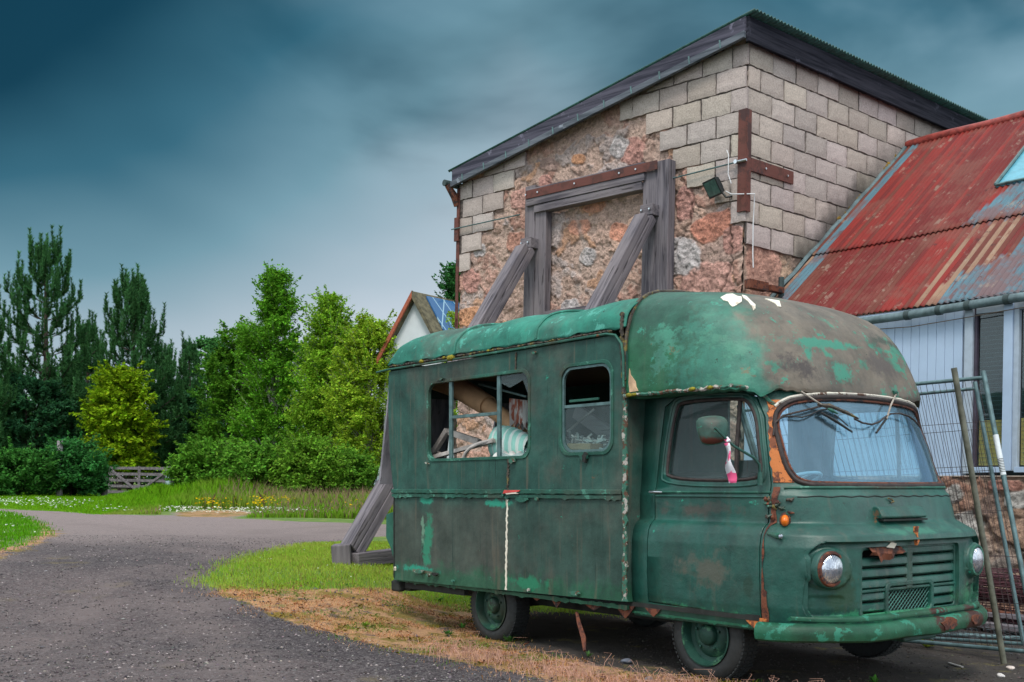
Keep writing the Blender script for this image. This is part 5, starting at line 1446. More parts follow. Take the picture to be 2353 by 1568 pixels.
# roof: fascias + corrugated sheets
fz = .36
def fas(pt, s0, z0, s1, z1, h_, o, th, name, mat):
    v = [pt(s0, z0, o), pt(s1, z1, o), pt(s1, z1 + h_, o), pt(s0, z0 + h_, o), pt(s0, z0, o - th), pt(s1, z1, o - th), pt(s1, z1 + h_, o - th), pt(s0, z0 + h_, o - th)]
    return MB().add(v, [(0, 1, 2, 3), (7, 6, 5, 4), (0, 4, 5, 1), (1, 5, 6, 2), (2, 6, 7, 3), (3, 7, 4, 0)]).build(name, mat, barn, bevel=.006)
def mat_axis(name, a, b, dirv, sc=1.0):
    m = M(name, .9, spec=.05); n0 = m.N('ShaderNodeVectorMath', operation='DOT_PRODUCT'); m.set(n0.inputs[0], m.obj); n0.inputs[1].default_value = dirv
    cmb = m.N('ShaderNodeCombineXYZ'); m.set(cmb.inputs[0], m.math('MULTIPLY', n0.outputs['Value'], .7 * sc)); m.set(cmb.inputs[1], m.math('MULTIPLY', m.xyz()[2], 16))
    g = m.noise(1.0, 8, .65, vec=cmb.outputs[0]); c = m.mix(m.step(g, .35, .65), a, b)
    c = m.mix(m.math('MULTIPLY', m.step(m.noise(3.5, 8, .7), .60, .66), .6), c, tuple(min(1, v * 2.2) for v in b))
    m.color(c); m.bump(g, .5, .01); return m.m
lead = mat_axis('lead_grey_board', (.038, .038, .052), (.095, .09, .118), (-.72, .69, 0))
leadl = mat_axis('lead_grey_moulding', (.06, .07, .085), (.155, .17, .195), (-.72, .69, 0))
tar = mat_axis('tarred_board', (.010, .011, .016), (.034, .034, .045), (.76, .65, 0))
sl_ = (6.38 - 7.36) / GL
fas(gpt, -.10, 7.36 + .07, GL + .04, 6.38 + .07 - .02, .20, .20, .04, 'gable_fascia', lead)
fas(gpt, -.10, 7.36 - .02, GL + .04, 6.38 - .02 - .02, .09, .235, .06, 'gable_moulding', leadl)
fas(rpt, -.16, 7.30, 6.6, 7.30, .33, .16, .05, 'flank_fascia', tar)
# lead straps on the gable fascia
for i in range(11):
    t = .25 + i * .5; z = 7.36 + sl_ * t
    MB().add([gpt(t, z - .03, .241), gpt(t + .02, z - .03, .241), gpt(t + .035, z + .08, .243), gpt(t + .01, z + .08, .243), gpt(t, z - .03, .235), gpt(t + .02, z - .03, .235), gpt(t + .035, z + .08, .235), gpt(t + .01, z + .08, .235)],
             [(0, 1, 2, 3), (0, 4, 5, 1), (1, 5, 6, 2), (2, 6, 7, 3), (3, 7, 4, 0)]).build('fascia_joint', MT['alu'], barn)
# soffit
MB().add([gpt(-.1, 7.42, .2), gpt(GL + .1, 6.44, .2), gpt(GL + .1, 6.46, -.05), gpt(-.1, 7.44, -.05)], [(0, 1, 2, 3)]).build('soffit', MT['fascia_black'], barn)
P = []
for i in range(0, 521):
    s = -.20 + i * 7.0 / 520; w_ = .016 * math.sin(2 * math.pi * s / .076)
    P.append([rpt(s, 7.79 + w_ - 0 * t + (sl_ * t if t > 0 else sl_ * t), 0)[:2] + (7.78 + w_ + sl_ * t,) if False else tuple(list((C0 + WRt * s + WL * t)[:2]) + [7.665 + w_ + sl_ * t - .03]) for t in (-.26, 0, 2.9, GL + .12)])
rsh = MB().grid(P).build('corrugated_roof', plain('green_edged_iron', (.018, .075, .062), .5, var=.4), barn, True, fix=False)
rsh.modifiers.new('s', 'SOLIDIFY').thickness = .012
# gutter along the low side, seen end-on
pA = np.array([*(C0 + WL * (GL + .14) + NL * .28)]); pB = pA + WRt * 6
MB().tube([(pA[0], pA[1], 6.42), (pB[0], pB[1], 6.42)], .055, 12).build('gutter', MT['iron_dark'], barn, True)
MB().tube([gpt(GL + .10, 6.38, .24), gpt(GL + .06, 6.2, .10), gpt(GL + .05, 6.05, .06)], [.05, .07, .05], 8).build('gutter_bracket', MT['rust'], barn)
# steel: corner angle, strap, corner bar on the far edge
def plate(pt, s0, s1, z0, z1, o0, o1, name, par=barn, mat=None, z0b=None, z1b=None):
    z0b = z0 if z0b is None else z0b; z1b = z1 if z1b is None else z1b
    v = [pt(s0, z0, o1), pt(s1, z0b, o1), pt(s1, z1b, o1), pt(s0, z1, o1), pt(s0, z0, o0), pt(s1, z0b, o0), pt(s1, z1b, o0), pt(s0, z1, o0)]
    return MB().add(v, [(0, 1, 2, 3), (7, 6, 5, 4), (0, 4, 5, 1), (1, 5, 6, 2), (2, 6, 7, 3), (3, 7, 4, 0)]).build(name, mat or MT['plate'], par, bevel=.004)
plate(gpt, -.085, .055, 5.06, 6.44, .07, .085, 'corner_angle')
plate(rpt, -.085, .035, 5.06, 6.44, .07, .085, 'corner_angle')
st1 = plate(rpt, .04, 1.0, 5.62, 5.80, .068, .082, 'steel_strap', z0b=5.62, z1b=5.80)
for s in (.35, .85): MB().lathe([(.018, 0), (.018, .015), (.001, .018)], 'z', (0, 0, 0), 8)
bo = MB()
for s in (.35, .85): p = rpt(s, 5.71, .085); bo.tube([p, rpt(s, 5.71, .10)], .016, 6)
bo.build('bolt', MT['chrome'], st1)
plate(gpt, GL - .02, GL + .05, 4.0, 6.35, .05, .065, 'edge_bar')
plate(gpt, GL - .03, GL + .07, 5.45, 5.85, .066, .10, 'edge_clamp')
plate(gpt, GL - .03, GL + .04, 3.4, 4.15, .05, .065, 'edge_bar')
MB().tube([gpt(.06, 5.735, .10), gpt(1.2, 5.70, .11)], .011, 8).build('tie_rod', MT['alu'], barn, True)
MB().tube([gpt(4.05, 5.66, .11), gpt(GL + .12, 5.66, .11)], .011, 8).build('tie_rod', MT['alu'], barn, True)
bo = MB(); bo.tube([gpt(.06, 5.735, .085), gpt(.06, 5.735, .14)], .03, 6); bo.tube([gpt(-.10, 5.735, .11), gpt(.08, 5.735, .11)], .018, 6); bo.build('rod_nut', MT['chrome'], barn)
# floodlight
fl = empty('floodlight', (0, 0, 0), 0, barn)
fc = Vector(gpt(.33, 5.42, .22)); out = Vector((NL[0], NL[1], 0)); along = Vector((WL[0], WL[1], 0))
tn = (out * .75 + along * .35 + Vector((0, 0, -.5))).normalized(); ux = tn.cross(Vector((0, 0, 1))).normalized(); uy = ux.cross(tn).normalized()
def obox(c, hx, hy, hz, name, mat, par, sc2=1.0):
    v = []
    for k, zz_ in ((1, hz), (sc2, -hz)):
        for i, j in ((-1, -1), (1, -1), (1, 1), (-1, 1)): v.append(tuple(c + ux * (hx * i * k) + uy * (hy * j * k) + tn * zz_))
    return MB().add(v, [(0, 1, 2, 3), (7, 6, 5, 4), (0, 4, 5, 1), (1, 5, 6, 2), (2, 6, 7, 3), (3, 7, 4, 0)]).build(name, mat, par, bevel=.006)
obox(fc, .165, .125, .04, 'lamp_housing', MT['black_plastic'], fl, .8)
obox(fc + tn * .042, .140, .100, .003, 'lamp_glass', plain('lamp_glass', (.06, .12, .10), .15), fl)
obox(fc - tn * .06, .07, .06, .03, 'lamp_back', MT['black_plastic'], fl)
MB().tube([tuple(fc - uy * .05 - tn * .06), gpt(.20, 5.28, .12), gpt(.14, 5.30, .07)], .018, 6).build('lamp_bracket', MT['black_plastic'], fl)
cb = [gpt(.20, 5.36, .14), gpt(.10, 5.30, .16), gpt(.02, 5.28, .18), rpt(.05, 5.30, .14), rpt(.07, 5.18, .12), rpt(.08, 4.9, .10), rpt(.085, 4.5, .10), rpt(.10, 4.32, .10)]
MB().tube(cb, .008, 6).build('cable', MT['cable'], fl, True)
MB().tube([gpt(.22, 5.93, .10), gpt(.17, 5.85, .13), gpt(.19, 5.6, .10), gpt(.12, 5.45, .13)], .006, 5).build('cable', MT['cable'], fl, True)
# drainpipe stub and rusty iron by the flank wall
MB().tube([rpt(.62, 3.7, .18), rpt(.62, 4.25, .18)], .04, 8).build('flue_stub', MT['iron_dark'], barn)
plate(rpt, -.15, .25, 4.0, 4.12, .15, .25, 'rusty_bracket', mat=MT['rust'])
plate(rpt, .3, .6, 4.02, 4.10, .15, .25, 'rusty_bracket', mat=MT['rust'])

# ---- timber shoring ------------------------------------------------------
def tim_mat(name, dirv):
    m = M(name, .9, spec=.15); d_ = Vector(dirv).normalized(); a_ = d_.orthogonal().normalized(); b2 = d_.cross(a_)
    outs = []
    for q, k in ((d_, .9), (a_, 15), (b2, 15)):
        n0 = m.N('ShaderNodeVectorMath', operation='DOT_PRODUCT'); m.set(n0.inputs[0], m.obj); n0.inputs[1].default_value = tuple(q); outs.append(m.math('MULTIPLY', n0.outputs['Value'], k))
    cmb = m.N('ShaderNodeCombineXYZ')
    for i, o in enumerate(outs): m.set(cmb.inputs[i], o)
    g = m.noise(1.0, 8, .62, vec=cmb.outputs[0], dist=.5)
    c = m.mix(m.step(g, .34, .64), (.060, .054, .066), (.185, .165, .18))
    c = m.mix(m.math('MULTIPLY', m.step(m.noise(1.1, 4, .5), .42, .66), .6), c, (.215, .185, .19))
    g2 = m.noise(2.3, 3, .5, vec=cmb.outputs[0]); c = m.mix(m.math('MULTIPLY', m.step(g2, .64, .68), .8), c, (.03, .026, .028))
    kn = m.voro(1.3); c = m.mix(m.step(kn, .10, .06), c, (.05, .04, .04))
    m.color(c); m.bump(m.math('ADD', g, m.math('MULTIPLY', g2, -.6)), .7, .02); return m.m
tv = tim_mat('weathered_post', (0, 0, 1)); tg = tim_mat('weathered_lintel', (-.72, .69, 0))
shore = empty('timber_shoring', (0, 0, 0))
tag(shore, 'grey weathered timber frame of two posts and a lintel bolted to the stone gable', 'timber frame')
def post(pt, s0, s1, z0, z1, o0, o1, name, mat, par, lean=0):
    v = [pt(s0, z0, o1), pt(s1, z0, o1), pt(s1 + lean, z1, o1), pt(s0 + lean, z1, o1), pt(s0, z0, o0), pt(s1, z0, o0), pt(s1 + lean, z1, o0), pt(s0 + lean, z1, o0)]
    return MB().add(v, [(0, 1, 2, 3), (7, 6, 5, 4), (0, 4, 5, 1), (1, 5, 6, 2), (2, 6, 7, 3), (3, 7, 4, 0)]).build(name, mat, par, bevel=.008)
gz0 = .3
post(gpt, 3.65, 3.86, gz0, 6.05, .05, .20, 'post', tv, shore); post(gpt, 3.42, 3.645, gz0, 5.72, .05, .19, 'post', tv, shore)
post(gpt, 1.335, 1.55, gz0, 5.85, .05, .20, 'post', tv, shore); post(gpt, 1.09, 1.33, gz0, 5.96, .05, .21, 'post', tv, shore)
lt = post(gpt, 1.50, 3.80, 5.72, 5.985, .202, .25, 'lintel', tg, shore)
post(gpt, 1.555, 3.64, 5.60, 5.715, .06, .235, 'lintel', tg, shore)
stp = plate(gpt, 1.26, 3.79, 5.83, 5.96, .252, .266, 'steel_plate', shore)
bo = MB()
for s in (1.75, 2.05, 2.9, 3.65, 3.9): bo.tube([gpt(s - .12, 5.895, .262), gpt(s - .12, 5.895, .282)], .014, 6)
bo.build('bolt', MT['chrome'], stp)
post(gpt, 1.56, 3.40, 3.96, 4.04, .05, .22, 'rail', tg, shore)
# raking braces
def brace(s, ztop, foot, label, wd=.19):
    top = Vector(gpt(s, ztop, .30)); root = empty('timber_brace', tuple(foot))
    tag(root, label, 'timber brace', 'raking braces propping the gable')
    d_ = top - Vector(foot); L_ = d_.length
    mt = tim_mat('brace_timber', tuple(d_))
    side = Vector((WL[0], WL[1], 0))
    up_ = side.cross(d_).normalized()
    mb = MB().beam((0, 0, 0), tuple(d_), wd, .125, tuple(up_)); o = mb.build('upper_beam', mt, root, bevel=.01)
    mb = MB().beam(tuple(-up_ * .13), tuple(d_ * .985 - up_ * .13), wd * .96, .12, tuple(up_)); o = mb.build('lower_beam', mt, root, bevel=.01)
    # cap block at the head
    c0 = d_ * 1.0 + Vector((0, 0, .11)) + Vector((NL[0], NL[1], 0)) * -.05
    cm = MB().beam(tuple(c0 - side * .11), tuple(c0 + side * .11), .24, .16, (0, 0, 1)); cap = cm.build('cap_block', tg, root, bevel=.01)
    bo = MB()
    for k in (-.07, .07): bo.tube([tuple(c0 + side * k + Vector((NL[0], NL[1], 0)) * .12), tuple(c0 + side * k + Vector((NL[0], NL[1], 0)) * .15)], .014, 6)
    bo.build('bolt', MT['chrome'], cap)
    return root
ft = G(812, 1296); ft[2] += .10
b1 = brace(3.68, 5.00, ft, 'long grey brace whose foot stands on the grass behind the van', .20)
# foot of brace 1: stub post and sole plate
b_d = Vector((-NL[0], -NL[1], 0)); fo = Vector((0, 0, 0)) 
MB().beam((-.10, -.10, -.25), (-.13, -.12, .14), .22, .22, (0, 1, 0)).build('foot_block', tim_mat('foot_timber', (0, 0, 1)), b1, bevel=.015)
sp0 = Vector((.02, -.12, -.05)); sp1 = Vector(G(905, 1284)) - Vector(ft) + Vector((.6, .05, .12))
MB().beam(tuple(sp0), tuple(sp1), .16, .17, (0, 0, 1)).build('sole_plate', tim_mat('sole_timber', tuple(sp1 - sp0)), b1, bevel=.012)
ft2 = np.array(gpt(1.36, 0, 3.9)); ft2[2] = float(hgt(ft2[0], ft2[1])) + .1
brace(1.36, 5.14, ft2, 'grey brace on the right rising steeply to the right post', .20)

# ================================================================== RED-ROOFED OUTBUILDING
shed = empty('outbuilding', (0, 0, 0))
tag(shed, 'low outbuilding with rusty red corrugated roof, white boarding and a rubble base', 'outbuilding')
def dpt(s, z, o=0.0): p = C0 + RD * s + ND * o; return (p[0], p[1], z)
E0 = np.array([C0[0], C0[1], 3.47]); VV = np.array([3.09, 2.62, 3.33]); UU = np.array([RD[0], RD[1], 0])
nrm = np.cross(UU, VV); nrm /= np.linalg.norm(nrm); nrm *= np.sign(nrm[2])
rr = np.random.default_rng(4)
ucols = {}
def roofcol(u, v):
    RED, RED2, CR, BL, BR_, DK = lin(126, 38, 32), lin(104, 31, 28), lin(140, 112, 92), lin(82, 112, 124), lin(100, 50, 40), lin(80, 36, 32)
    s = int(u / .076); h1 = abs(math.sin(s * 12.9898) * 43758.5453) % 1; h2 = abs(math.sin(s * 78.233 + 4) * 12543.123) % 1
    if v > .365:
        c = RED if h1 < .55 else RED2
        if h2 < .12: c = BR_
        if u < .30: c = BL if h1 < .6 else BR_
        if .95 < u < 1.2 and v < .7: c = BR_ if h2 < .45 else RED
        edge = 2.38 + (v - .37) * 1.9
        if u > edge and v < .56 : c = BL
    else:
        if u < .36: c = BL if h1 < .6 else CR
        elif u < .62: c = BR_ if h1 < .7 else CR
        elif u < 1.2: c = RED2 if h1 < .7 else BR_
        elif u < 1.75: c = CR if h1 < .12 else (BR_ if h2 < .4 else RED2)
        elif u < 2.1: c = BL if h1 < .22 else (BR_ if h2 < .5 else RED2)
        elif u < 2.45: c = RED
        elif u < 2.75: c = CR if h1 < .25 else (BR_ if h2 < .5 else RED)
        else:
            c = BL if (h1 < .9) else CR
            if v > .10 + .12 * (u - 2.75) and u < 3.4 and h2 < .85: c = CR if h1 < .3 else (BR_ if h1 < .6 else RED2)
    return np.array(c)
def roof_sheet(name, v0, v1, lift, u0=.10, u1=6.6, parent=shed):
    us = np.arange(u0, u1, .0095); nv = 26; V = []; Cc = []
    for u in us:
        ph = 2 * math.pi * u / .076; w_ = .011 * math.sin(ph)
        for k in range(nv):
            v = v0 + (v1 - v0) * k / (nv - 1)
            p = E0 + UU * u + VV * v + nrm * (w_ + lift)
            if v > .97: pass
            # a slight sag and ripple
            p = p + np.array([0, 0, -.02 * math.sin(u * 1.3) * math.sin(v * 3) ])
            c = roofcol(u, v + .012 * math.sin(u * 30)) * (1 + .06 * math.sin(u * 9 + v * 20))
            V.append(p); Cc.append(c)
    n = len(us); F = [(i * nv + j, i * nv + j + 1, (i + 1) * nv + j + 1, (i + 1) * nv + j) for i in range(n - 1) for j in range(nv - 1)]
    m = roofmat
    o = obj_from(name, np.array(V), F, m, parent, True, np.clip(np.array(Cc), 0, 1)); o.modifiers.new('s', 'SOLIDIFY').thickness = .006
    return o
def mk_roofmat():
    m = M('rusty_painted_iron', .6, spec=.2); c = m.attr('Col')
    outs = []
    for q, k in ((UU, 13), (VV / np.linalg.norm(VV), 1.1), (nrm, 2)):
        n0 = m.N('ShaderNodeVectorMath', operation='DOT_PRODUCT'); m.set(n0.inputs[0], m.obj); n0.inputs[1].default_value = tuple(q); outs.append(m.math('MULTIPLY', n0.outputs['Value'], k))
    cmb = m.N('ShaderNodeCombineXYZ')
    for i, o in enumerate(outs): m.set(cmb.inputs[i], o)
    s1 = m.noise(1.0, 9, .72, vec=cmb.outputs[0]); s2 = m.noise(4.0, 10, .74)
    c = m.mix(1.0, c, m.mix(s1, (.62, .62, .62), (1.35, 1.35, 1.35)), 'MULTIPLY')
    c = m.mix(m.math('MULTIPLY', m.step(s1, .56, .60), .7), c, (.12, .028, .02))
    s5 = m.noise(1.6, 8, .7, vec=m.map(loc=(6, 1, 8)))
    c = m.mix(m.math('MULTIPLY', m.step(s5, .48, .62), .65), c, (.17, .055, .04))
    c = m.mix(m.math('MULTIPLY', m.math('MULTIPLY', m.step(s2, .565, .60), m.step(s1, .46, .54)), .45), c, (.30, .235, .18))
    s3 = m.noise(5.0, 10, .74, vec=m.map(loc=(3, 9, 2)))
    c = m.mix(m.math('MULTIPLY', m.step(s3, .62, .64), .75), c, (.055, .018, .016))
    m.color(c); m.bump(s2, .3, .008); return m.m
roofmat = mk_roofmat()
roof_sheet('lower_roof_sheet', 0, .385, 0); roof_sheet('upper_roof_sheet', .362, 1.0, .022)
# ridge roll
MB().tube([tuple(E0 + UU * u + VV * 1.0 + nrm * .01 + np.array([0, 0, .02 + .012 * math.sin(u * 3)])) for u in np.linspace(-.05, 6.6, 30)], .07, 10).build('ridge_cap', plain('red_iron', (.26, .04, .03), .55, var=.4), shed, True)
bk_ = MB().add([tuple(E0 + UU * 0 + VV * .995 - nrm * .02), tuple(E0 + UU * 6.6 + VV * .995 - nrm * .02), tuple(E0 + UU * 6.6 + VV * .995 + np.array([3, 2.6, -3.3])), tuple(E0 + VV * .995 + np.array([3, 2.6, -3.3]))], [(0, 1, 2, 3)]).build('rear_roof_slope', MT['iron_dark'], shed)
MB().tube([tuple(E0 + UU * .06 + VV * v + nrm * (.03 + .01 * math.sin(v * 40))) for v in np.linspace(.0, .98, 30)], .035, 8).build('flashing', MT['gutter'], shed, True)
mm = bpy.data.meshes.new('x'); bm = bmesh.new(); rr_ = random.Random(2)
for i in range(26):
    v = .55 + .42 * i / 26; c0 = E0 + UU * (.0 + rr_.uniform(-.03, .03)) + VV * v + nrm * .05
    bmesh.ops.create_icosphere(bm, subdivisions=2, radius=rr_.uniform(.025, .06), matrix=Matrix.Translation(c0))
for vtx in bm.verts: vtx.co += Vector([rr_.uniform(-.008, .008) for _ in range(3)])
bm.to_mesh(mm); bm.free(); link_mesh('moss_strip', mm, plain('orange_moss', (.17, .10, .015), .95, var=.6, scale=20, bump=.6), shed, True)
# skylight
sk0, sk1, sv0, sv1 = 2.47, 4.0, .545, .86
def rp_(u, v, o): return tuple(E0 + UU * u + VV * v + nrm * o)
MB().add([rp_(sk0, sv0, .055), rp_(sk1, sv0, .055), rp_(sk1, sv1, .055), rp_(sk0, sv1, .055), rp_(sk0, sv0, .03), rp_(sk1, sv0, .03), rp_(sk1, sv1, .03), rp_(sk0, sv1, .03)],
         [(0, 1, 2, 3), (0, 4, 5, 1), (1, 5, 6, 2), (2, 6, 7, 3), (3, 7, 4, 0)]).build('skylight', plain('skylight_sheet', (.10, .33, .42), .35, var=.15), shed)
skf = MB(); skf.tube([rp_(sk0, sv0, .075), rp_(sk0, sv1, .075)], .022, 6); skf.tube([rp_(sk0, sv0, .07), rp_(sk1, sv0, .07)], .018, 6); skf.build('skylight_frame', MT['alu'], shed, True)
# front wall
def dbox(s0, s1, z0, z1, o0, o1, name, mat, par=shed, bevel=.003):
    v = [dpt(s0, z0, o1), dpt(s1, z0, o1), dpt(s1, z1, o1), dpt(s0, z1, o1), dpt(s0, z0, o0), dpt(s1, z0, o0), dpt(s1, z1, o0), dpt(s0, z1, o0)]
    return MB().add(v, [(0, 1, 2, 3), (7, 6, 5, 4), (0, 4, 5, 1), (1, 5, 6, 2), (2, 6, 7, 3), (3, 7, 4, 0)]).build(name, mat, par, bevel=bevel)
x = .06
bw = MB()
for i in range(30):
    s0, s1 = .08 + i * .108, .08 + i * .108 + .104
    if s1 > 3.235: break
    v = [dpt(s0, 1.53, 0), dpt(s1, 1.53, 0), dpt(s1, 3.44, 0), dpt(s0, 3.44, 0), dpt(s0, 1.53, -.02), dpt(s1, 1.53, -.02), dpt(s1, 3.44, -.02), dpt(s0, 3.44, -.02)]
    bw.add(v, [(0, 1, 2, 3), (7, 6, 5, 4), (0, 4, 5, 1), (1, 5, 6, 2), (2, 6, 7, 3), (3, 7, 4, 0)])
bw.build('boarding', MT['board'], shed, bevel=.003)
dbox(.05, 3.24, 1.45, 3.46, -.07, -.03, 'board_backing', MT['frame_white'])
dbox(.05, 3.22, 1.49, 1.53, -.03, .02, 'skirting', MT['board'])
dbox(3.243, 3.34, 1.53, 3.42, -.06, .02, 'window_post', MT['frame_white']); 
dbox(3.345, 3.375, 1.56, 3.40, -.06, -.01, 'window_post', plain('dark_mullion', (.045, .035, .055), .6))
def win(s0, s1, i):
    wf = dbox(s0, s1, 3.30, 3.42, -.06, .012, 'window', MT['frame_white'])
    dbox(s0, s1, 1.54, 1.60, -.04, .06, 'sill', MT['board'], wf)
    dbox(s0 + .02, s1, 1.60, 3.30, -.045, -.040, 'pane', MT['house_glass'], wf)
    return wf
wfa = win(3.375, 3.70, 0)
dbox(3.70, 3.80, 1.56, 3.42, -.06, .025, 'window_post', MT['board'])
dbox(3.803, 3.86, 1.56, 3.42, -.06, .0, 'window_post', MT['frame_white'])
wfb = win(3.86, 4.55, 1)
dbox(4.55, 4.65, 1.56, 3.42, -.06, .025, 'window_post', MT['board']); win(4.65, 5.4, 2)
dbox(5.4, 6.6, 1.5, 3.42, -.06, .02, 'boarding_end', MT['board'])
# room behind: dark shell, plywood sheets standing inside
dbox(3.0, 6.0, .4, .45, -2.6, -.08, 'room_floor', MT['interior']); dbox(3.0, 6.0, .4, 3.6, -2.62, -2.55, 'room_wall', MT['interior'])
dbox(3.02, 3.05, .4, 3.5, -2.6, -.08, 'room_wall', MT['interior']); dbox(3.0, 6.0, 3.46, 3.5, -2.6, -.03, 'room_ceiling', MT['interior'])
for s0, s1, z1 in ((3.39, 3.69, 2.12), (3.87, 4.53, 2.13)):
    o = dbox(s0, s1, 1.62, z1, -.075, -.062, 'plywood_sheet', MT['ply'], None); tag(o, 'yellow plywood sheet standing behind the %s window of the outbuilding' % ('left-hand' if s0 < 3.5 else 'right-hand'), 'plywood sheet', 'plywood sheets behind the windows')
# horizontal wires of the blinds inside the glass
wb = MB()
for k in range(34):
    z = 1.66 + k * .048
    wb.tube([dpt(3.39, z, -.055), dpt(3.69, z, -.055)], .0018, 4, False); wb.tube([dpt(3.88, z, -.055), dpt(4.5, z, -.055)], .0018, 4, False)
wb.build('window_wires', plain('thin_wire', (.10, .14, .16), .5), shed)
# gutter and wire
gpts = [dpt(s, 3.375 + .012 * math.sin(s * 2) + .010 * (s - 2), .10) for s in np.linspace(.4, 6.4, 30)]
gt = MB().tube(gpts, .050, 12).build('eaves_gutter', MT['gutter'], shed, True)
for s in (1.2, 2.55, 2.95, 3.3, 3.75):
    c0 = 3.375 + .012 * math.sin(s * 2) + .010 * (s - 2); MB().tube([dpt(s, c0, .10), dpt(s + .06, c0, .10)], .058, 12).build('gutter_joint', MT['iron_dark'], gt, True)
MB().tube([dpt(1.8, 3.27, .06), dpt(2.6, 3.235, .07), dpt(3.2, 3.26, .07), dpt(4.5, 3.33, .07)], .006, 5).build('eaves_cable', plain('brown_cable', (.12, .09, .07)), shed)
# rubble base
S, Zt, hh, cc, nf2 = vor_wall(330, 90, 6.6, 1.50, 110, 21, [(3.9, 1.25, .16, .10, P_WHT, 0), (3.3, .95, .22, .15, P_WHT, .2), (3.75, 1.4, .2, .07, P_DPINK, 0), (4.1, .95, .12, .15, P_BRN, .3), (3.55, 1.15, .16, .12, P_BRN, .5), (3.15, 1.3, .12, .1, P_WHT, .5)])
cc = cc * np.array([.82, .80, .80])
Vp = C0[None, None, :] + RD[None, None, :] * S[..., None] + ND[None, None, :] * (hh[..., None] * 1.6 + .02)
V = np.concatenate([Vp, Zt[..., None]], -1).reshape(-1, 3)
idx = np.arange(330 * 90).reshape(90, 330); F = np.stack([idx[:-1, :-1], idx[:-1, 1:], idx[1:, 1:], idx[1:, :-1]], -1).reshape(-1, 4)
obj_from('rubble_base', V, F, MT['rubble'], shed, True, cc.reshape(-1, 3))
dbox(.0, 6.6, .0, 1.505, -.10, -.03, 'base_core', MT['joint'])
dbox(0, 6.6, 1.492, 1.506, -.03, .05, 'base_top', plain('base_mortar', (.35, .28, .23), .95))

# ================================================================== FENCE PANELS, SCRAP
def fpost(pt_top, d_top, pt_bot, d_bot): return Vector(at(*pt_top, d_top)), Vector(at(*pt_bot, d_bot))
def panel(name, tl, tr, br, bl, label, rods=17, hz=6, r=.021):
    root = empty(name, tuple(bl)); o_ = Vector(bl); tag(root, label, 'fence panel', 'temporary mesh fence panels')
    L_ = lambda p: Vector(p) - o_
    for a, b in ((tr, br), (tl, bl)):
        MB().tube([tuple(L_(a) + (L_(a) - L_(b)).normalized() * .06), tuple(L_(b))], r, 12).build('post', MT['galv'], root, True)
    MB().tube([tuple(L_(tl)), tuple(L_(tr))], r * .85, 10).build('top_rail', MT['galv'], root, True)
    MB().tube([tuple(L_(bl)), tuple(L_(br))], r * .85, 10).build('bottom_rail', MT['galv'], root, True)
    mb = MB()
    for i in range(1, rods):
        t = i / rods; a = L_(tl).lerp(L_(tr), t); b = L_(bl).lerp(L_(br), t); m_ = a.lerp(b, .5) + Vector((random.uniform(-.012, .012), random.uniform(-.01, .01), 0))
        mb.tube([tuple(a), tuple(m_), tuple(b)], .0022, 4, False)
    for i in range(1, hz):
        t = i / hz; mb.tube([tuple(L_(tl).lerp(L_(bl), t)), tuple(L_(tr).lerp(L_(br), t))], .0024, 4, False)
    mb.build('wire_mesh', MT['wire'], root)
    return root
tr1, br1 = at(2262, 868, 9.6), at(2385, 1500, 9.0); tl1, bl1 = at(1700, 920, 11.1), at(1860, 1452, 10.6)
br1 = np.array(br1)
fa = panel('mesh_fence', tl1, tr1, br1, bl1, 'outer mesh fence panel leaning beside the van nose, sticker on its right post', 42, 6)
tr2, br2 = at(2243, 893, 9.75), at(2352, 1480, 9.2); tl2, bl2 = at(1700, 945, 11.25), at(1850, 1448, 10.75)
panel('mesh_fence', tl2, tr2, br2, bl2, 'inner mesh fence panel standing just behind the outer one', 42, 6, .018)
# sticker on the post
pa = Vector(tr1).lerp(Vector(br1), .22) - Vector(bl1); pb = Vector(tr1).lerp(Vector(br1), .37) - Vector(bl1)
MB().tube([tuple(pa), tuple(pb)], .0235, 12, False).build('label_sticker', plain('white_label', (.62, .66, .68), .5, var=.1), fa, True)
mb = MB()
for k in range(9):
    t = .60 + .35 * k / 9; a = pa.lerp(pb, t); a2 = pa.lerp(pb, t + .016)
    mb.tube([tuple(a), tuple(a2)], .0240, 12, False)
mb.build('label_print', MT['black_plastic'], fa)
pt0, pb0 = Vector(at(2192, 846, 9.05)), Vector(G(2307, 1525))
tag(MB().tube([tuple(pt0), tuple(pb0)], .024, 14).build('scaffold_tube', MT['galv_brown'], None, True), 'loose brownish steel tube leaning in front of the mesh fence panels', 'tube')
pq0, pq1 = G(2130, 1462), G(2600, 1490)
tag(MB().tube([tuple(pq0 + np.array([0, 0, .03])), tuple(pq1 + np.array([0, 0, .03]))], .022, 12).build('ground_tube', MT['galv'], None, True), 'steel tube lying on the ground at the foot of the fence', 'tube')
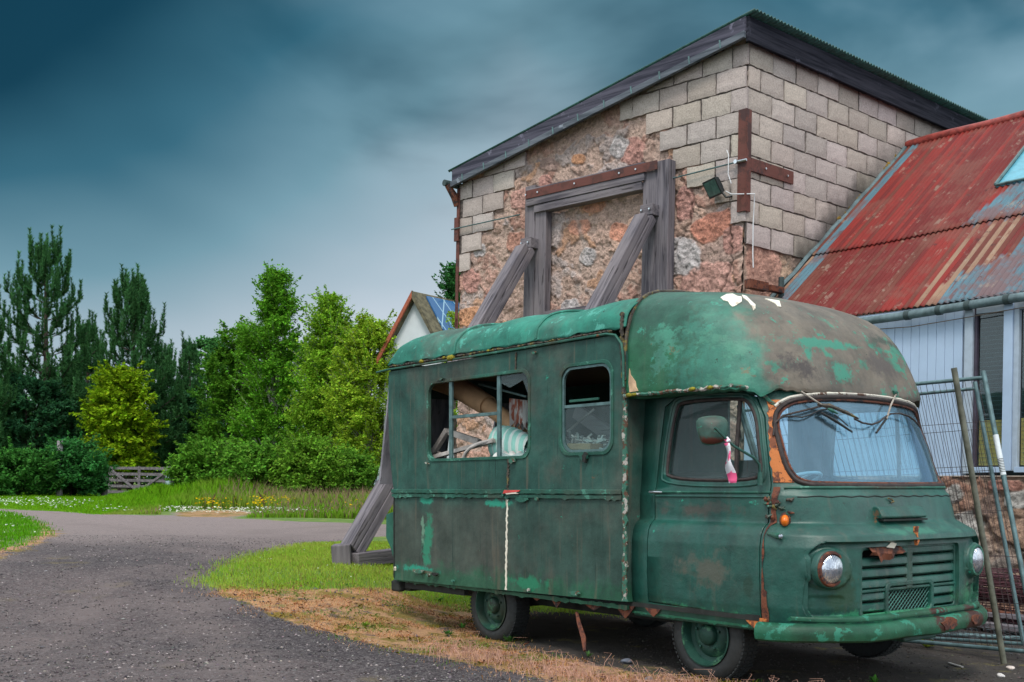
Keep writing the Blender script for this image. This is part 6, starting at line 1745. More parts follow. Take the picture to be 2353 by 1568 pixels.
# rolls of rusty netting and old boards against the rubble base
rg = random.Random(77)
def roll(c0, ax_, L_, R_, label, mat, seed):
    r = random.Random(seed); root = empty('netting_roll', tuple(c0)); tag(root, label, 'wire netting', 'rolled netting against the wall')
    a = Vector(ax_).normalized(); b = a.cross(Vector((0, 0, 1))).normalized(); c_ = a.cross(b)
    mb = MB()
    for i in range(70):
        k = r.uniform(0, 6.28); pts = []; R2 = R_ * r.uniform(.35, 1.0); tw = r.uniform(-.9, .9)
        for j in range(7):
            t = j / 6; ang = k + tw * t
            pts.append(tuple(a * (L_ * (t - .5)) + (b * math.cos(ang) + c_ * math.sin(ang)) * R2 * (1 + .06 * math.sin(j * 2.1 + i)) + Vector((0, 0, R_))))
        mb.tube(pts, .0045, 4, False)
    mb.build('strands', mat, root)
    mb = MB()
    for i in range(34):
        t = r.uniform(-.5, .5) * L_; R2 = R_ * r.uniform(.6, 1.02)
        mb.tube([tuple(a * t + (b * math.cos(q) + c_ * math.sin(q)) * R2 + Vector((0, 0, R_))) for q in np.linspace(0, 6.28, 15)], .0035, 4, False)
    mb.build('coils', mat, root)
RDv = (RD[0], RD[1], 0)
maroon = plain('maroon_wire', (.10, .035, .045), .8, var=.4)
for i, (u, v, z, L_, R_, lab) in enumerate(((3.4, .55, 0, 2.8, .22, 'fat maroon roll of old netting lying along the rubble base'), (3.5, .75, .30, 2.6, .16, 'smaller roll of netting on top of the fat maroon roll'))):
    p = dpt(u, 0, v); c0 = (p[0], p[1], float(hgt(p[0], p[1])) + z); roll(c0, RDv, L_, R_, lab, maroon, i)
for i, (s0, s1, o, z, w_, h_, dz_, lab) in enumerate(((2.3, 4.6, 1.15, .05, .20, .05, .02, 'lowest old plank on the ground before the netting rolls'), (2.5, 4.9, 1.05, .12, .16, .04, .06, 'weathered plank lying on the lowest plank'), (2.2, 4.4, .95, .20, .12, .06, -.04, 'narrow reddish plank on top of the plank pile'))):
    a, b = dpt(s0, 0, o), dpt(s1, 0, o + .1); za = float(hgt(a[0], a[1])) + z; zb = float(hgt(b[0], b[1])) + z + dz_
    tag(MB().beam((a[0], a[1], za), (b[0], b[1], zb), w_, h_).build('old_plank', [tg, tg, MT['rust']][i], None, bevel=.004), lab, 'plank', 'planks piled before the outbuilding')
nb_ = []
for i in range(900):
    p = dpt(rg.uniform(1.6, 5.2), 0, rg.uniform(.9, 2.6)); nb_.append((p[0], p[1], float(hgt(p[0], p[1])) + rg.uniform(0, .10)))
mb = MB()
for p in nb_[:420]:
    a = rg.uniform(0, 6.28); L_ = rg.uniform(.06, .3)
    mb.tube([p, (p[0] + math.cos(a) * L_ * .5, p[1] + math.sin(a) * L_ * .5, p[2] + rg.uniform(0, .04)), (p[0] + math.cos(a) * L_, p[1] + math.sin(a) * L_, p[2])], .003, 3, False)
tag(mb.build('tangled_wire', plain('grey_tangle', (.07, .08, .09), .7), None), 'flattened tangle of grey wire netting on the ground by the fence', 'wire', kind='stuff')
# ================================================================== VEGETATION
def rand_dirs(n, r):
    v = r.normal(0, 1, (n, 3)); return v / np.linalg.norm(v, axis=1)[:, None]
def leaf_cloud(name, pos, size, cols, r, parent=None, mat='leaf', flat=.5, jit=.4, out=None):
    """one diamond-shaped leaf per position"""
    n = len(pos); nrm = rand_dirs(n, r); nrm[:, 2] = np.abs(nrm[:, 2]) + flat
    nrm /= np.linalg.norm(nrm, axis=1)[:, None]
    t = np.cross(nrm, rand_dirs(n, r)); t /= np.linalg.norm(t, axis=1)[:, None] + 1e-9; b = np.cross(nrm, t)
    s = size * (1 + jit * r.uniform(-1, 1, n))[:, None]
    V = np.stack([pos - t * s, pos - b * s * .55, pos + t * s, pos + b * s * .55], 1).reshape(-1, 3)
    return quick_mesh(name, V, 4, MT[mat], parent, np.repeat(cols, 4, 0))
def limb_mesh(segs, n=6):
    mb = MB()
    for pts, rs in segs: mb.tube(pts, rs, n, False)
    return mb
def tone(base, n, r, var=.25, hue=.08):
    k = 1 + var * r.normal(0, 1, n)[:, None] * .8
    c = np.array(base)[None, :] * np.clip(k, .35, 2.2) * (1 + hue * r.normal(0, 1, (n, 3)))
    return np.clip(c, .002, 1)
def base_pt(u, d): p = at(u, 1000, d); return np.array([p[0], d, float(hgt(p[0], d))])

def broadleaf(name, label, cat, u, ytop, d, halfw, seed, col, leaf=.075, nclump=90, perclump=330, trunkmat='bark', group=None, low=.12, shape='dome', clump=.55, droop=0, par_h=None, sparse=0, kind=None, trunk=True):
    r = np.random.default_rng(seed); b = base_pt(u, d); top = at(u, ytop, d)[2]; H = top - b[2]
    root = empty(name, tuple(b)); tag(root, label, cat, group)
    Wm = halfw / FPX * d
    segs = []; cl = []
    tr = [(0, 0, 0), (.05 * H * .2, 0, H * .3), (-.03 * H * .3, .05, H * .6), (0, 0, H * .93)]
    r0 = max(.03, H * .016)
    segs.append((tr, [r0, r0 * .75, r0 * .5, r0 * .12]))
    for i in range(nclump):
        f = low + (1 - low) * r.uniform(0, 1) ** (.9)
        if shape == 'dome': w_ = Wm * math.sqrt(max(0, 1 - ((f - .40) / .62) ** 2)) if f > .40 else Wm * (.75 + .25 * f / .4)
        elif shape == 'cone': w_ = Wm * (1.05 - f) ** .75 * 1.1
        elif shape == 'spire': w_ = Wm * (1.03 - f) ** .72 * (.6 + .65 * r.uniform())
        else: w_ = Wm
        a = r.uniform(0, 2 * math.pi); q = w_ * math.sqrt(r.uniform(.10, 1.0))
        c = np.array([q * math.cos(a), q * math.sin(a) * .8, f * H])
        cl.append((c, clump * (1.2 - .5 * f) * r.uniform(.5, 1.4)))
        if i % 2 == 0:
            z0 = max(.05, f - .22) * H; k = .12
            segs.append(([(0, 0, z0), tuple(c * np.array([.5, .5, 1]) * np.array([1, 1, 0]) + np.array([0, 0, (z0 + c[2]) * .52])), tuple(c)], [r0 * .35 * (1.1 - f), r0 * .2 * (1.1 - f), .006]))
    pos = []; cc = []
    for c, s in cl:
        n = int(perclump * r.uniform(.5, 1.3)); 
        # a clump = several twigs with leaves strung along them
        nt_ = max(4, n // 22); dirs = rand_dirs(nt_, r); dirs[:, 2] = dirs[:, 2] * .6 + .18
        L_ = s * r.uniform(.5, 1.35, nt_)
        k = r.integers(0, nt_, n); tt = r.uniform(.15, 1.0, n) ** .7
        p = c[None, :] + dirs[k] * (L_[k] * tt)[:, None] + r.normal(0, .09 * s + .02, (n, 3)) * np.array([1, 1, .8])
        p[:, 2] -= droop * (tt ** 2) * s
        pos.append(p)
        cc.append(tone(np.array(col) * r.uniform(.72, 1.3), n, r, .22))
    # loose sprays that break the outline
    ns_ = int(nclump * .9)
    for i in range(ns_):
        f = low + (1.0 - low) * r.uniform(0, 1) ** .8; a = r.uniform(0, 6.28)
        if shape == 'dome': w_ = Wm * math.sqrt(max(.02, 1 - ((f - .40) / .62) ** 2)) if f > .40 else Wm * .9
        else: w_ = Wm * (1.03 - f) ** .6
        s0 = np.array([w_ * .75 * math.cos(a), w_ * .75 * math.sin(a) * .8, f * H * .97]); L_ = clump * r.uniform(.9, 1.9)
        dr_ = np.array([math.cos(a) * .8, math.sin(a) * .8, r.uniform(.3, 1.4) - droop]); dr_ /= np.linalg.norm(dr_)
        n = int(perclump * .16 * r.uniform(.5, 1.4)); t = r.uniform(0, 1, n)
        p = s0 + dr_ * (L_ * t)[:, None] + r.normal(0, 1, (n, 3)) * (.13 * clump * (1.15 - t))[:, None]
        pos.append(p); cc.append(tone(np.array(col) * r.uniform(.8, 1.35), n, r, .22))
        segs.append(([tuple(s0), tuple(s0 + dr_ * L_)], [.008, .003]))
    pos = np.concatenate(pos); cc = np.concatenate(cc)
    ok = pos[:, 2] > .02; pos, cc = pos[ok], cc[ok]
    cr = leaf_cloud('crown', pos, leaf, cc, r, root)
    if trunk: limb_mesh(segs).build('trunk', MT[trunkmat], root, True)
    return root

def pine(label, u, ytop, d, halfw, seed, col=(.045, .125, .042), low=.06, whorls=15, group='pines beyond the lane'):
    r = np.random.default_rng(seed); b = base_pt(u, d); top = at(u, ytop, d)[2]; H = top - b[2]; Wm = halfw / FPX * d
    root = empty('pine_tree', tuple(b)); tag(root, label, 'pine tree', group)
    segs = [([(0, 0, 0), (.1, 0, H * .5), (0, 0, H * .86), (0, 0, H * .985)], [H * .017, H * .011, .05, .03])]
    shoots = [(np.array([0, 0, H * .84]), np.array([0, 0, H]), .17)]
    def candle(p, L_, rad=.15):
        k = np.array([r.uniform(-.10, .10), r.uniform(-.10, .10), 1]) * L_; shoots.append((p, p + k, rad))
    for k in range(5):
        a = r.uniform(0, 6.28); candle(np.array([.32 * math.cos(a), .32 * math.sin(a), H * r.uniform(.86, .91)]), r.uniform(.6, 1.0))
    for w_ in range(whorls):
        f = low + (1 - low) * ((w_ + .5) / whorls) ** .95; zt = f * H * .93; nb = int(r.integers(5, 8)) + (3 if f < .45 else 0); a0 = r.uniform(0, 6.28)
        reach = Wm * min(1.0, (1.06 - f) ** .75 * 1.25)
        for k in range(nb):
            a = a0 + 2 * math.pi * k / nb + r.uniform(-.25, .25); R_ = reach * r.uniform(.65, 1.12)
            rise = .25 + .85 * f; pts = []; n = 6
            for j in range(n + 1):
                t = j / n; rad = R_ * t ** .9; up_ = R_ * rise * (t ** 1.7) * .8 + .1 * t
                pts.append(np.array([rad * math.cos(a), rad * math.sin(a), zt + up_]))
            segs.append(([tuple(p) for p in pts], [.05 * (1.2 - f)] + [.035 * (1.2 - f)] * (n - 1) + [.012]))
            for j in range(2, n): shoots.append((pts[j], pts[j + 1], .16))
            m = int(5 + 7 * R_ / Wm) + (4 if f < .5 else 0)
            for q in range(m):
                t = r.uniform(.30, 1.0); j = min(n - 1, int(t * n)); p = pts[j] + (pts[j + 1] - pts[j]) * (t * n - j)
                sd_ = a + r.choice([-1, 1]) * r.uniform(.4, 1.2); L_ = (.25 + .75 * (1 - t)) * min(1.3, .35 + R_ * .4) * r.uniform(.5, 1.1)
                mid = p + np.array([math.cos(sd_), math.sin(sd_), .35]) * L_ * .7
                shoots.append((p, mid, .15)); candle(mid, r.uniform(.35, .75) * (.7 + .5 * f), .14)
            candle(pts[-1], r.uniform(.7, 1.2) * (.6 + .5 * f), .16)
    V = []; Cc = []
    for (s, e, rad) in shoots:
        L_ = np.linalg.norm(e - s); n = max(14, int(L_ * 120)); ax = (e - s) / (L_ + 1e-9)
        t = r.uniform(-.05, .97, n); dv = rand_dirs(n, r); dv = dv - (dv @ ax)[:, None] * ax[None, :]; dv /= np.linalg.norm(dv, axis=1)[:, None] + 1e-9
        base = s[None, :] + (e - s)[None, :] * t[:, None]; tip = base + (dv * .70 + ax[None, :] * .70) * (rad * r.uniform(.8, 1.3, n))[:, None]
        sd2 = np.cross(tip - base, rand_dirs(n, r)); sd2 /= np.linalg.norm(sd2, axis=1)[:, None] + 1e-9
        wd = .020
        V.append(np.stack([base - sd2 * wd, base + sd2 * wd, tip], 1).reshape(-1, 3))
        Cc.append(np.repeat(tone(np.array(col) * r.uniform(.7, 1.5), n, r, .2), 3, 0))
    quick_mesh('crown', np.concatenate(V), 3, MT['needle'], root, np.concatenate(Cc))
    limb_mesh(segs, 5).build('trunk', MT['bark'], root, True)
    return root

# pines, left
pine('tallest dark pine with upright candle shoots at the left edge', 98, 556, 52, 142, 1, whorls=12)
pine('second dark pine right of the tallest, behind the yellow maple', 300, 640, 50, 120, 2, whorls=11)
pine('low young pine tip between the second pine and the birches', 432, 792, 58, 52, 3, whorls=8)
pine('dark pine cut by the left frame edge behind the hedge', -60, 690, 47, 110, 4, whorls=10)
pine('dark pine filling the gap between the two tall pines', 196, 745, 57, 90, 5, whorls=9)
pine('dark pine right of the second pine, behind the gate', 372, 800, 60, 75, 6, whorls=8)
# broadleaf trees
BT = 'broadleaf trees beyond the lane'
broadleaf('maple_tree', 'bright yellow-green maple in front of the dark pines', 'maple tree', 276, 852, 47.5, 72, 11, (0.24, 0.37, 0.015), .085, 105, 330, group=BT, low=.20, clump=.62, shape='dome', droop=.3)
broadleaf('birch_tree', 'tall narrow-topped dark green birch in the middle of the tree belt', 'birch tree', 628, 634, 46, 112, 12, (0.120, 0.300, 0.024), .060, 200, 330, 'birch_bark', BT, .10, 'spire', .62)
broadleaf('birch_tree', 'lighter green birch with two thin tips left of the van rear', 'birch tree', 752, 688, 43, 112, 13, (0.226, 0.406, 0.032), .055, 220, 330, 'birch_bark', BT, .08, 'spire', .60)
broadleaf('birch_tree', 'yellowish birch whose crown meets the rear edge of the van roof', 'birch tree', 850, 745, 41, 95, 14, (0.270, 0.406, 0.032), .055, 200, 330, 'birch_bark', BT, .08, 'dome', .55)
broadleaf('tree', 'small blue-green tree showing in the gap right of the pines', 'tree', 478, 782, 62, 66, 15, (0.083, 0.240, 0.067), .075, 80, 300, group=BT, low=.1, shape='dome')
broadleaf('tree', 'bushy mid green tree filling below the gap right of the maple', 'tree', 528, 820, 52, 95, 16, (0.097, 0.256, 0.032), .070, 110, 330, group=BT, low=.05, shape='dome')
broadleaf('tree', 'dark tree low between the pines and the shed', 'tree', 420, 900, 57, 80, 17, (0.037, 0.113, 0.044), .075, 90, 300, group=BT, low=.05, shape='dome')
broadleaf('tree', 'dark tree low behind the hedge at far left', 'tree', 60, 880, 49, 140, 18, (0.032, 0.106, 0.044), .08, 130, 330, group=BT, low=.05, shape='dome')
broadleaf('tree', 'dark tree mass low between the two tall birches', 'tree', 690, 800, 52, 125, 19, (0.067, 0.180, 0.030), .075, 130, 330, group=BT, low=.03, shape='dome')
broadleaf('tree', 'dark spruce-like tree top above the solar roof beside the barn', 'tree', 1035, 612, 42, 50, 20, (0.044, 0.166, 0.044), .06, 90, 260, group=BT, low=.3, shape='cone')
broadleaf('shrub', 'small light green shrub between the solar roof and the barn edge', 'shrub', 1045, 728, 36, 26, 21, (0.256, 0.390, 0.044), .05, 30, 200, low=.4, shape='dome', clump=.4)
broadleaf('tree', 'bushy green tree standing left of the tall middle birch', 'tree', 558, 748, 50, 92, 61, (.10, .25, .022), .065, 150, 330, group=BT, low=.05, shape='dome')
broadleaf('tree', 'bushy green tree between and behind the two right-hand birches', 'tree', 800, 742, 49, 105, 62, (.14, .28, .025), .065, 160, 330, group=BT, low=.05, shape='dome')
# hedges and bushes in front
BG = 'bushes along the far verge'
broadleaf('bush', 'dark glossy hedge bush at far left', 'bush', 40, 1048, 40.5, 100, 31, (0.053, 0.180, 0.032), .060, 90, 300, group=BG, low=.12, shape='dome', clump=.5)
broadleaf('bush', 'dark glossy hedge bush between the tall post and the gate', 'bush', 165, 1030, 41.5, 84, 32, (0.044, 0.173, 0.042), .060, 100, 300, group=BG, low=.12, shape='dome', clump=.5)
broadleaf('bush', 'bright green bramble bush right of the gate', 'bush', 478, 1026, 37.5, 80, 33, (0.127, 0.300, 0.032), .060, 110, 300, group=BG, low=.02, shape='dome', clump=.45)
broadleaf('bush', 'wide leafy bush in front of the middle birch', 'bush', 580, 1035, 37, 90, 34, (0.120, 0.284, 0.032), .058, 110, 300, group=BG, low=.02, shape='dome', clump=.45)
broadleaf('bush', 'loose pale bush with upright sprays below the right birches', 'bush', 710, 1022, 36.5, 90, 35, (0.157, 0.316, 0.032), .055, 120, 300, group=BG, low=.02, shape='dome', clump=.45)
broadleaf('bush', 'bush beside the white car behind the van rear', 'bush', 800, 1045, 38, 66, 36, (0.120, 0.270, 0.030), .055, 90, 280, group=BG, low=.02, shape='dome', clump=.4)
# the far wood that closes the view
r = np.random.default_rng(40); pos = []; cc = []
for i in range(230):
    u = r.uniform(-250, 1000); d = r.uniform(64, 74); x = (u - 1176) / FPX * d; hh_ = (6.2 + 1.0 * math.sin(u * .013)) * r.uniform(.7, 1.08)
    n = 420; p = r.normal(0, 1, (n, 3)) * np.array([1.1, 1.0, hh_ * .24]); p[:, 2] += hh_ * .5; z0 = float(hgt(x, d))
    p += np.array([x, d, z0]); pos.append(p); cc.append(tone(np.array((.055, .15, .04)) * r.uniform(.7, 1.4), n, r, .25))
fw = leaf_cloud('far_wood', np.concatenate(pos), .13, np.concatenate(cc), r); tag(fw, 'dark green wood closing the view behind the nearer trees', 'wood', kind='stuff')

# ---- grass, flowers, pebbles ------------------------------------------------
def in_mask(pts, poly, margin): return poly_sdf(pts[:, 0], pts[:, 1], poly) < margin
def frustum(x, y, m=.06): return (np.abs(x / y) < .4615 + m)
def blades(name, P_, h_, w_, cols, r, lean=.5):
    n = len(P_); a = r.uniform(0, 6.28, n); b = r.uniform(0, 6.28, n)
    t = np.stack([np.cos(a), np.sin(a), np.zeros(n)], 1); le = np.stack([np.cos(b), np.sin(b), np.zeros(n)], 1) * (h_ * lean * r.uniform(.1, 1, n))[:, None]
    up_ = np.zeros((n, 3)); up_[:, 2] = h_
    mid = P_ + le * .35 + up_ * .6; tip = P_ + le + up_ * (1 - .25 * lean)
    W_ = (t * (w_ if np.isscalar(w_) else w_[:, None]))
    V = np.stack([P_ - W_, P_ + W_, mid + W_ * .7, tip, mid - W_ * .7], 1).reshape(-1, 3)
    return quick_mesh(name, V, 5, MT['leaf'], None, np.repeat(cols, 5, 0))
def scatter(n, x0, x1, y0, y1, r, poly, margin=0, pw=1.0, holes=None):
    x = r.uniform(x0, x1, n); y = y0 + (y1 - y0) * r.uniform(0, 1, n) ** pw
    ok = frustum(x, y) & (poly_sdf(x, y, poly) < margin + r.normal(0, .13, n))
    x, y = x[ok], y[ok]; return np.stack([x, y, hgt(x, y) - .004], 1)
r = np.random.default_rng(50)
nz_f = lambda P_, s=1.3: .5 + .5 * np.sin(P_[:, 0] * s * 2.1 + 1.3 * np.sin(P_[:, 1] * s * 1.7)) * np.cos(P_[:, 1] * s * 2.3 + np.sin(P_[:, 0] * s))
P1_ = scatter(150000, -4.2, 2.5, 10.2, 16.5, r, patch, 0)
c = tone((.30, .48, .045), len(P1_), r, .22); k = nz_f(P1_)[:, None]; c = c * (1 - .5 * k) + np.array((.50, .55, .10)) * .5 * k
yl = (r.uniform(0, 1, len(P1_)) < .10); c[yl] = np.array((.42, .30, .10)) * r.uniform(.7, 1.2, (yl.sum(), 1))
g1 = blades('grass_patch', P1_, r.uniform(.022, .065, len(P1_)), .0030, c, r); tag(g1, 'short bright green grass patch by the brace foot behind the van', 'grass', kind='stuff')
P2_ = scatter(90000, -16, -4, 13, 31, r, verge, 0)
c = tone((.11, .32, .012), len(P2_), r, .22)
g2 = blades('grass_verge', P2_, r.uniform(.03, .08, len(P2_)), .007, c, r); tag(g2, 'short green lawn verge at the left edge of the lane', 'grass', kind='stuff')
P3_ = scatter(260000, -30, 2, 27, 46, r, far, 0, 1.4)
x_, y_ = P3_[:, 0], P3_[:, 1]
dist_edge = -poly_sdf(x_, y_, far)
hh3 = np.clip(.05 + .09 * dist_edge, .05, .55) * np.where(x_ > -11.5, 1.0, .28 + .25 * np.exp(-((x_ + 12.2) / 1.4) ** 2)) * r.uniform(.5, 1.2, len(P3_))
keep = poly_sdf(x_, y_, bare) > .3; P3_, hh3 = P3_[keep], hh3[keep]
c = tone((.16, .36, .014), len(P3_), r, .25); k = (nz_f(P3_, .35) * (P3_[:, 0] > -10))[:, None]; c = c * (1 - .6 * k) + np.array((.33, .35, .08)) * .6 * k
st = (r.uniform(0, 1, len(P3_)) < .12 * (P3_[:, 0] > -9)); c[st] = np.array((.33, .22, .14)) * r.uniform(.7, 1.2, (st.sum(), 1)); hh3[st] *= 1.35
g3 = blades('tall_grass', P3_, hh3, .012, c, r, .45); tag(g3, 'long wild grass along the far side of the lane', 'grass', kind='stuff')
# dry grass and dead stems beside the van
P4_ = scatter(260000, -4, 3.6, 5.4, 12.5, r, dryp, .05, 1.0)
kk = nz_f(P4_, 1.9) + .35 * nz_f(P4_, 5.3) + .25 * r.uniform(-1, 1, len(P4_)); P4_ = P4_[kk > .55]
c = tone((.66, .36, .18), len(P4_), r, .25)
m2 = nz_f(P4_, 3.1) > .72; c[m2] = tone((.30, .24, .03), m2.sum(), r, .25)
m3 = r.uniform(0, 1, len(P4_)) < .10; c[m3] = tone((.20, .10, .10), m3.sum(), r, .3)
m4 = (nz_f(P4_, 2.3) < .30) & (r.uniform(0, 1, len(P4_)) < .6); c[m4] = tone((.16, .30, .05), m4.sum(), r, .2)
g4 = blades('dry_grass', P4_, r.uniform(.006, .040, len(P4_)) * (1 + .7 * (P4_[:, 1] < 8)), .0020, c, r, 1.6); tag(g4, 'dry orange-brown grass and moss strip between the lane and the van', 'dry grass', kind='stuff')
# curly dead stems close to the wheels
mb = MB(); rg = random.Random(9)
line = [(-.6, 9.15), (.15, 8.35), (.9, 7.55), (1.5, 7.0), (2.4, 6.55)]
for i in range(1500):
    k = rg.uniform(0, len(line) - 1.001); j = int(k); t = k - j
    x = line[j][0] * (1 - t) + line[j + 1][0] * t + rg.gauss(0, .13); y = line[j][1] * (1 - t) + line[j + 1][1] * t + rg.gauss(0, .17) - .05
    z = float(hgt(x, y)); H_ = rg.uniform(.03, .13) * (1.2 if rg.random() < .2 else .8); a = rg.uniform(0, 6.28); b = rg.uniform(.2, .8) * H_
    mb.tube([(x, y, z), (x + math.cos(a) * b * .3, y + math.sin(a) * b * .3, z + H_ * .6), (x + math.cos(a) * b, y + math.sin(a) * b, z + H_), (x + math.cos(a + 1) * b * 1.5, y + math.sin(a + 1) * b * 1.5, z + H_ * .95)], [.0018, .0016, .0014, .001], 3, False)
tag(mb.build('dead_stems', plain('dead_stem', (.40, .22, .16), .9, var=.5, scale=6), None), 'curled dead stems standing along the van wheels', 'dead plants', kind='stuff')
# clover / daisies
def flowers(name, P_, hz, s, col, label):
    n = len(P_); P_ = P_ + np.stack([np.zeros(n), np.zeros(n), hz], 1)
    o = leaf_cloud(name, P_, s, tone(col, n, r, .08, .02), r, None, 'petal', 1.5); tag(o, label, 'flowers', kind='stuff')
F1 = scatter(26000, -28, 1.5, 27.5, 36, r, far, -.15, 1.6)
x_ = F1[:, 0]; e_ = -poly_sdf(F1[:, 0], F1[:, 1], far)
band = np.where(x_ > -9.2, (e_ < 2.4) & (x_ > -8.7), np.where(x_ < -12, (e_ > .4) & (e_ < 5), e_ < .9))
pr = np.where(x_ > -8.7, .40 * nz_f(F1, .6) + .25, np.where(x_ < -12.0, .22, .08)); F1 = F1[band & (r.uniform(0, 1, len(F1)) < pr)]
flowers('clover_flowers', F1, r.uniform(.08, .22, len(F1)), .034, (.80, .82, .72), 'white clover flowers along the far verge')
F2 = scatter(9000, -8.2, -3.2, 28.5, 33, r, far, -.3); F2 = F2[(nz_f(F2, .9) > .7) & (r.uniform(0, 1, len(F2)) < .22)]
flowers('yellow_flowers', F2, r.uniform(.18, .45, len(F2)), .04, (.85, .55, .01), 'yellow wildflowers among the long grass')
F3 = scatter(1500, -4.2, 1.5, 10.4, 16, r, patch, -.05); F3 = F3[(r.uniform(0, 1, len(F3)) < .35 * nz_f(F3, 1.1))]
flowers('daisies', F3, r.uniform(.03, .05, len(F3)), .010, (.8, .82, .75), 'scattered daisies on the grass patch')
F4 = scatter(1200, -15, -5, 14, 30, r, verge, -.1); F4 = F4[r.uniform(0, 1, len(F4)) < .4]
flowers('verge_daisies', F4, r.uniform(.05, .08, len(F4)), .022, (.8, .82, .75), 'white daisies on the left lawn verge')
# orange azalea behind the van rear
broadleaf('flowering_shrub', 'orange-flowering shrub beside the white car', 'shrub', 835, 1098, 44, 20, 60, (.85, .28, .01), .05, 16, 90, low=.3, shape='dome', clump=.3)
# small weeds
def weed(u, v, s, label, col, seed, n=16):
    r2 = np.random.default_rng(seed); b = G(u, v); pos = np.zeros((n, 3)); a = r2.uniform(0, 6.28, n); q = r2.uniform(.2, 1, n) * s
    V = []
    for i in range(n):
        d_ = np.array([math.cos(a[i]), math.sin(a[i]), 0]); sd2 = np.array([-d_[1], d_[0], 0]) * s * .16
        h_ = r2.uniform(.2, .9) * s
        V += [np.zeros(3), d_ * q[i] * .5 + sd2 + [0, 0, h_ * .7], d_ * q[i] + [0, 0, h_], d_ * q[i] * .5 - sd2 + [0, 0, h_ * .7]]
    o = quick_mesh('weed', np.array(V), 4, MT['leaf'], None, np.repeat(tone(col, n, r2, .2), 4, 0)); o.location = tuple(b); tag(o, label, 'weed', 'weeds around the van')
weed(1062, 1445, .07, 'light green weed with broad leaves on the dry strip left of the rear wheel', (.12, .32, .06), 1, 10)
weed(1030, 1462, .07, 'low dark weed tuft beside the broad-leaved weed', (.06, .20, .04), 2, 18)
weed(1170, 1476, .08, 'green weed tuft at the foot of the rear wheel', (.08, .19, .05), 3, 26)
weed(838, 1440, .06, 'small yellow-green weed on the dry strip below the brace', (.18, .30, .03), 4, 14)
weed(1010, 1382, .07, 'green weed behind the rear wheel under the van tail', (.10, .25, .04), 5, 16)
weed(1085, 1392, .06, 'yellowish weed close behind the rear wheel', (.16, .25, .04), 6, 14)
weed(1352, 1510, .06, 'sparse weed before the hanging rusty strip', (.10, .2, .06), 7, 12)
weed(2010, 1570, .07, 'upright green weed with a pink tip at the bottom of the photo', (.10, .28, .05), 8, 14)
weed(2128, 1488, .10, 'yellow-green seedling under the right end of the bumper', (.17, .22, .03), 9, 16)
weed(1120, 1470, .05, 'tiny weed by the rear tyre tread', (.09, .2, .05), 10, 12)
# pebbles
def pebbles(name, P_, s0, s1, r, cols, label):
    n = len(P_); o6 = np.array([[1, 0, 0], [0, 1, 0], [-1, 0, 0], [0, -1, 0], [0, 0, 1], [0, 0, -1]], float)
    tri = np.array([[0, 1, 4], [1, 2, 4], [2, 3, 4], [3, 0, 4], [1, 0, 5], [2, 1, 5], [3, 2, 5], [0, 3, 5]])
    s = s0 + (s1 - s0) * r.uniform(0, 1, n) ** 3; sc = s[:, None] * r.uniform(.55, 1.25, (n, 3)); sc[:, 2] *= .6
    v = o6[None] * sc[:, None, :] * r.uniform(.75, 1.2, (n, 6, 1)); a = r.uniform(0, 6.28, n); ca, sa = np.cos(a)[:, None], np.sin(a)[:, None]
    w_ = v.copy(); w_[:, :, 0] = v[:, :, 0] * ca - v[:, :, 1] * sa; w_[:, :, 1] = v[:, :, 0] * sa + v[:, :, 1] * ca; w_ += P_[:, None, :]
    V = w_[:, tri].reshape(-1, 3); o = quick_mesh(name, V, 3, MT['pebble'], None, np.repeat(cols, 24, 0)); tag(o, label, 'gravel', kind='stuff')
n = 90000; y = 5.6 + 12 * r.uniform(0, 1, n) ** 1.7; x = r.uniform(-.5, .5, n) * y * 1.04
ok = (poly_sdf(x, y, patch) > .02) & (poly_sdf(x, y, dryp) > -.10 + r.normal(0, .12, n)) & (poly_sdf(x, y, soil_shade) > .1) ; x, y = x[ok], y[ok]
Pp = np.stack([x, y, hgt(x, y) + .001], 1); g = r.uniform(0, 1, len(Pp)); cg = np.where(g[:, None] < .50, np.array([[.060, .050, .052]]), np.where(g[:, None] < .88, np.array([[.13, .115, .115]]), np.array([[.34, .29, .28]])))
pebbles('loose_gravel', Pp, .0035, .016, r, tone((1, 1, 1), len(Pp), r, .2) * cg, 'loose grey stones scattered over the gravel lane')
n = 5000; y = 6 + 6 * r.uniform(0, 1, n); x = r.uniform(-.4, .45, n) * y
ok = (poly_sdf(x, y, dryp) < .05) & (np.sin(x * 3.1 + np.sin(y * 2.2)) * np.cos(y * 2.7) > .1); x, y = x[ok], y[ok]; Pp = np.stack([x, y, hgt(x, y) + .004], 1)
pebbles('verge_stones', Pp, .005, .026, r, tone((.085, .08, .085), len(Pp), r, .4), 'dark stones bedded in the dry strip')
n = 9000; y = 5.8 + 5.5 * r.uniform(0, 1, n); x = r.uniform(.1, .5, n) * y * 1.04
ok = poly_sdf(x, y, soil_shade) < 0; x, y = x[ok], y[ok]; Pp = np.stack([x, y, hgt(x, y) + .001], 1)
pebbles('dark_gravel', Pp, .004, .016, r, tone((.07, .06, .055), len(Pp), r, .4), 'dark gravel and crumbs on the soil under and before the van')
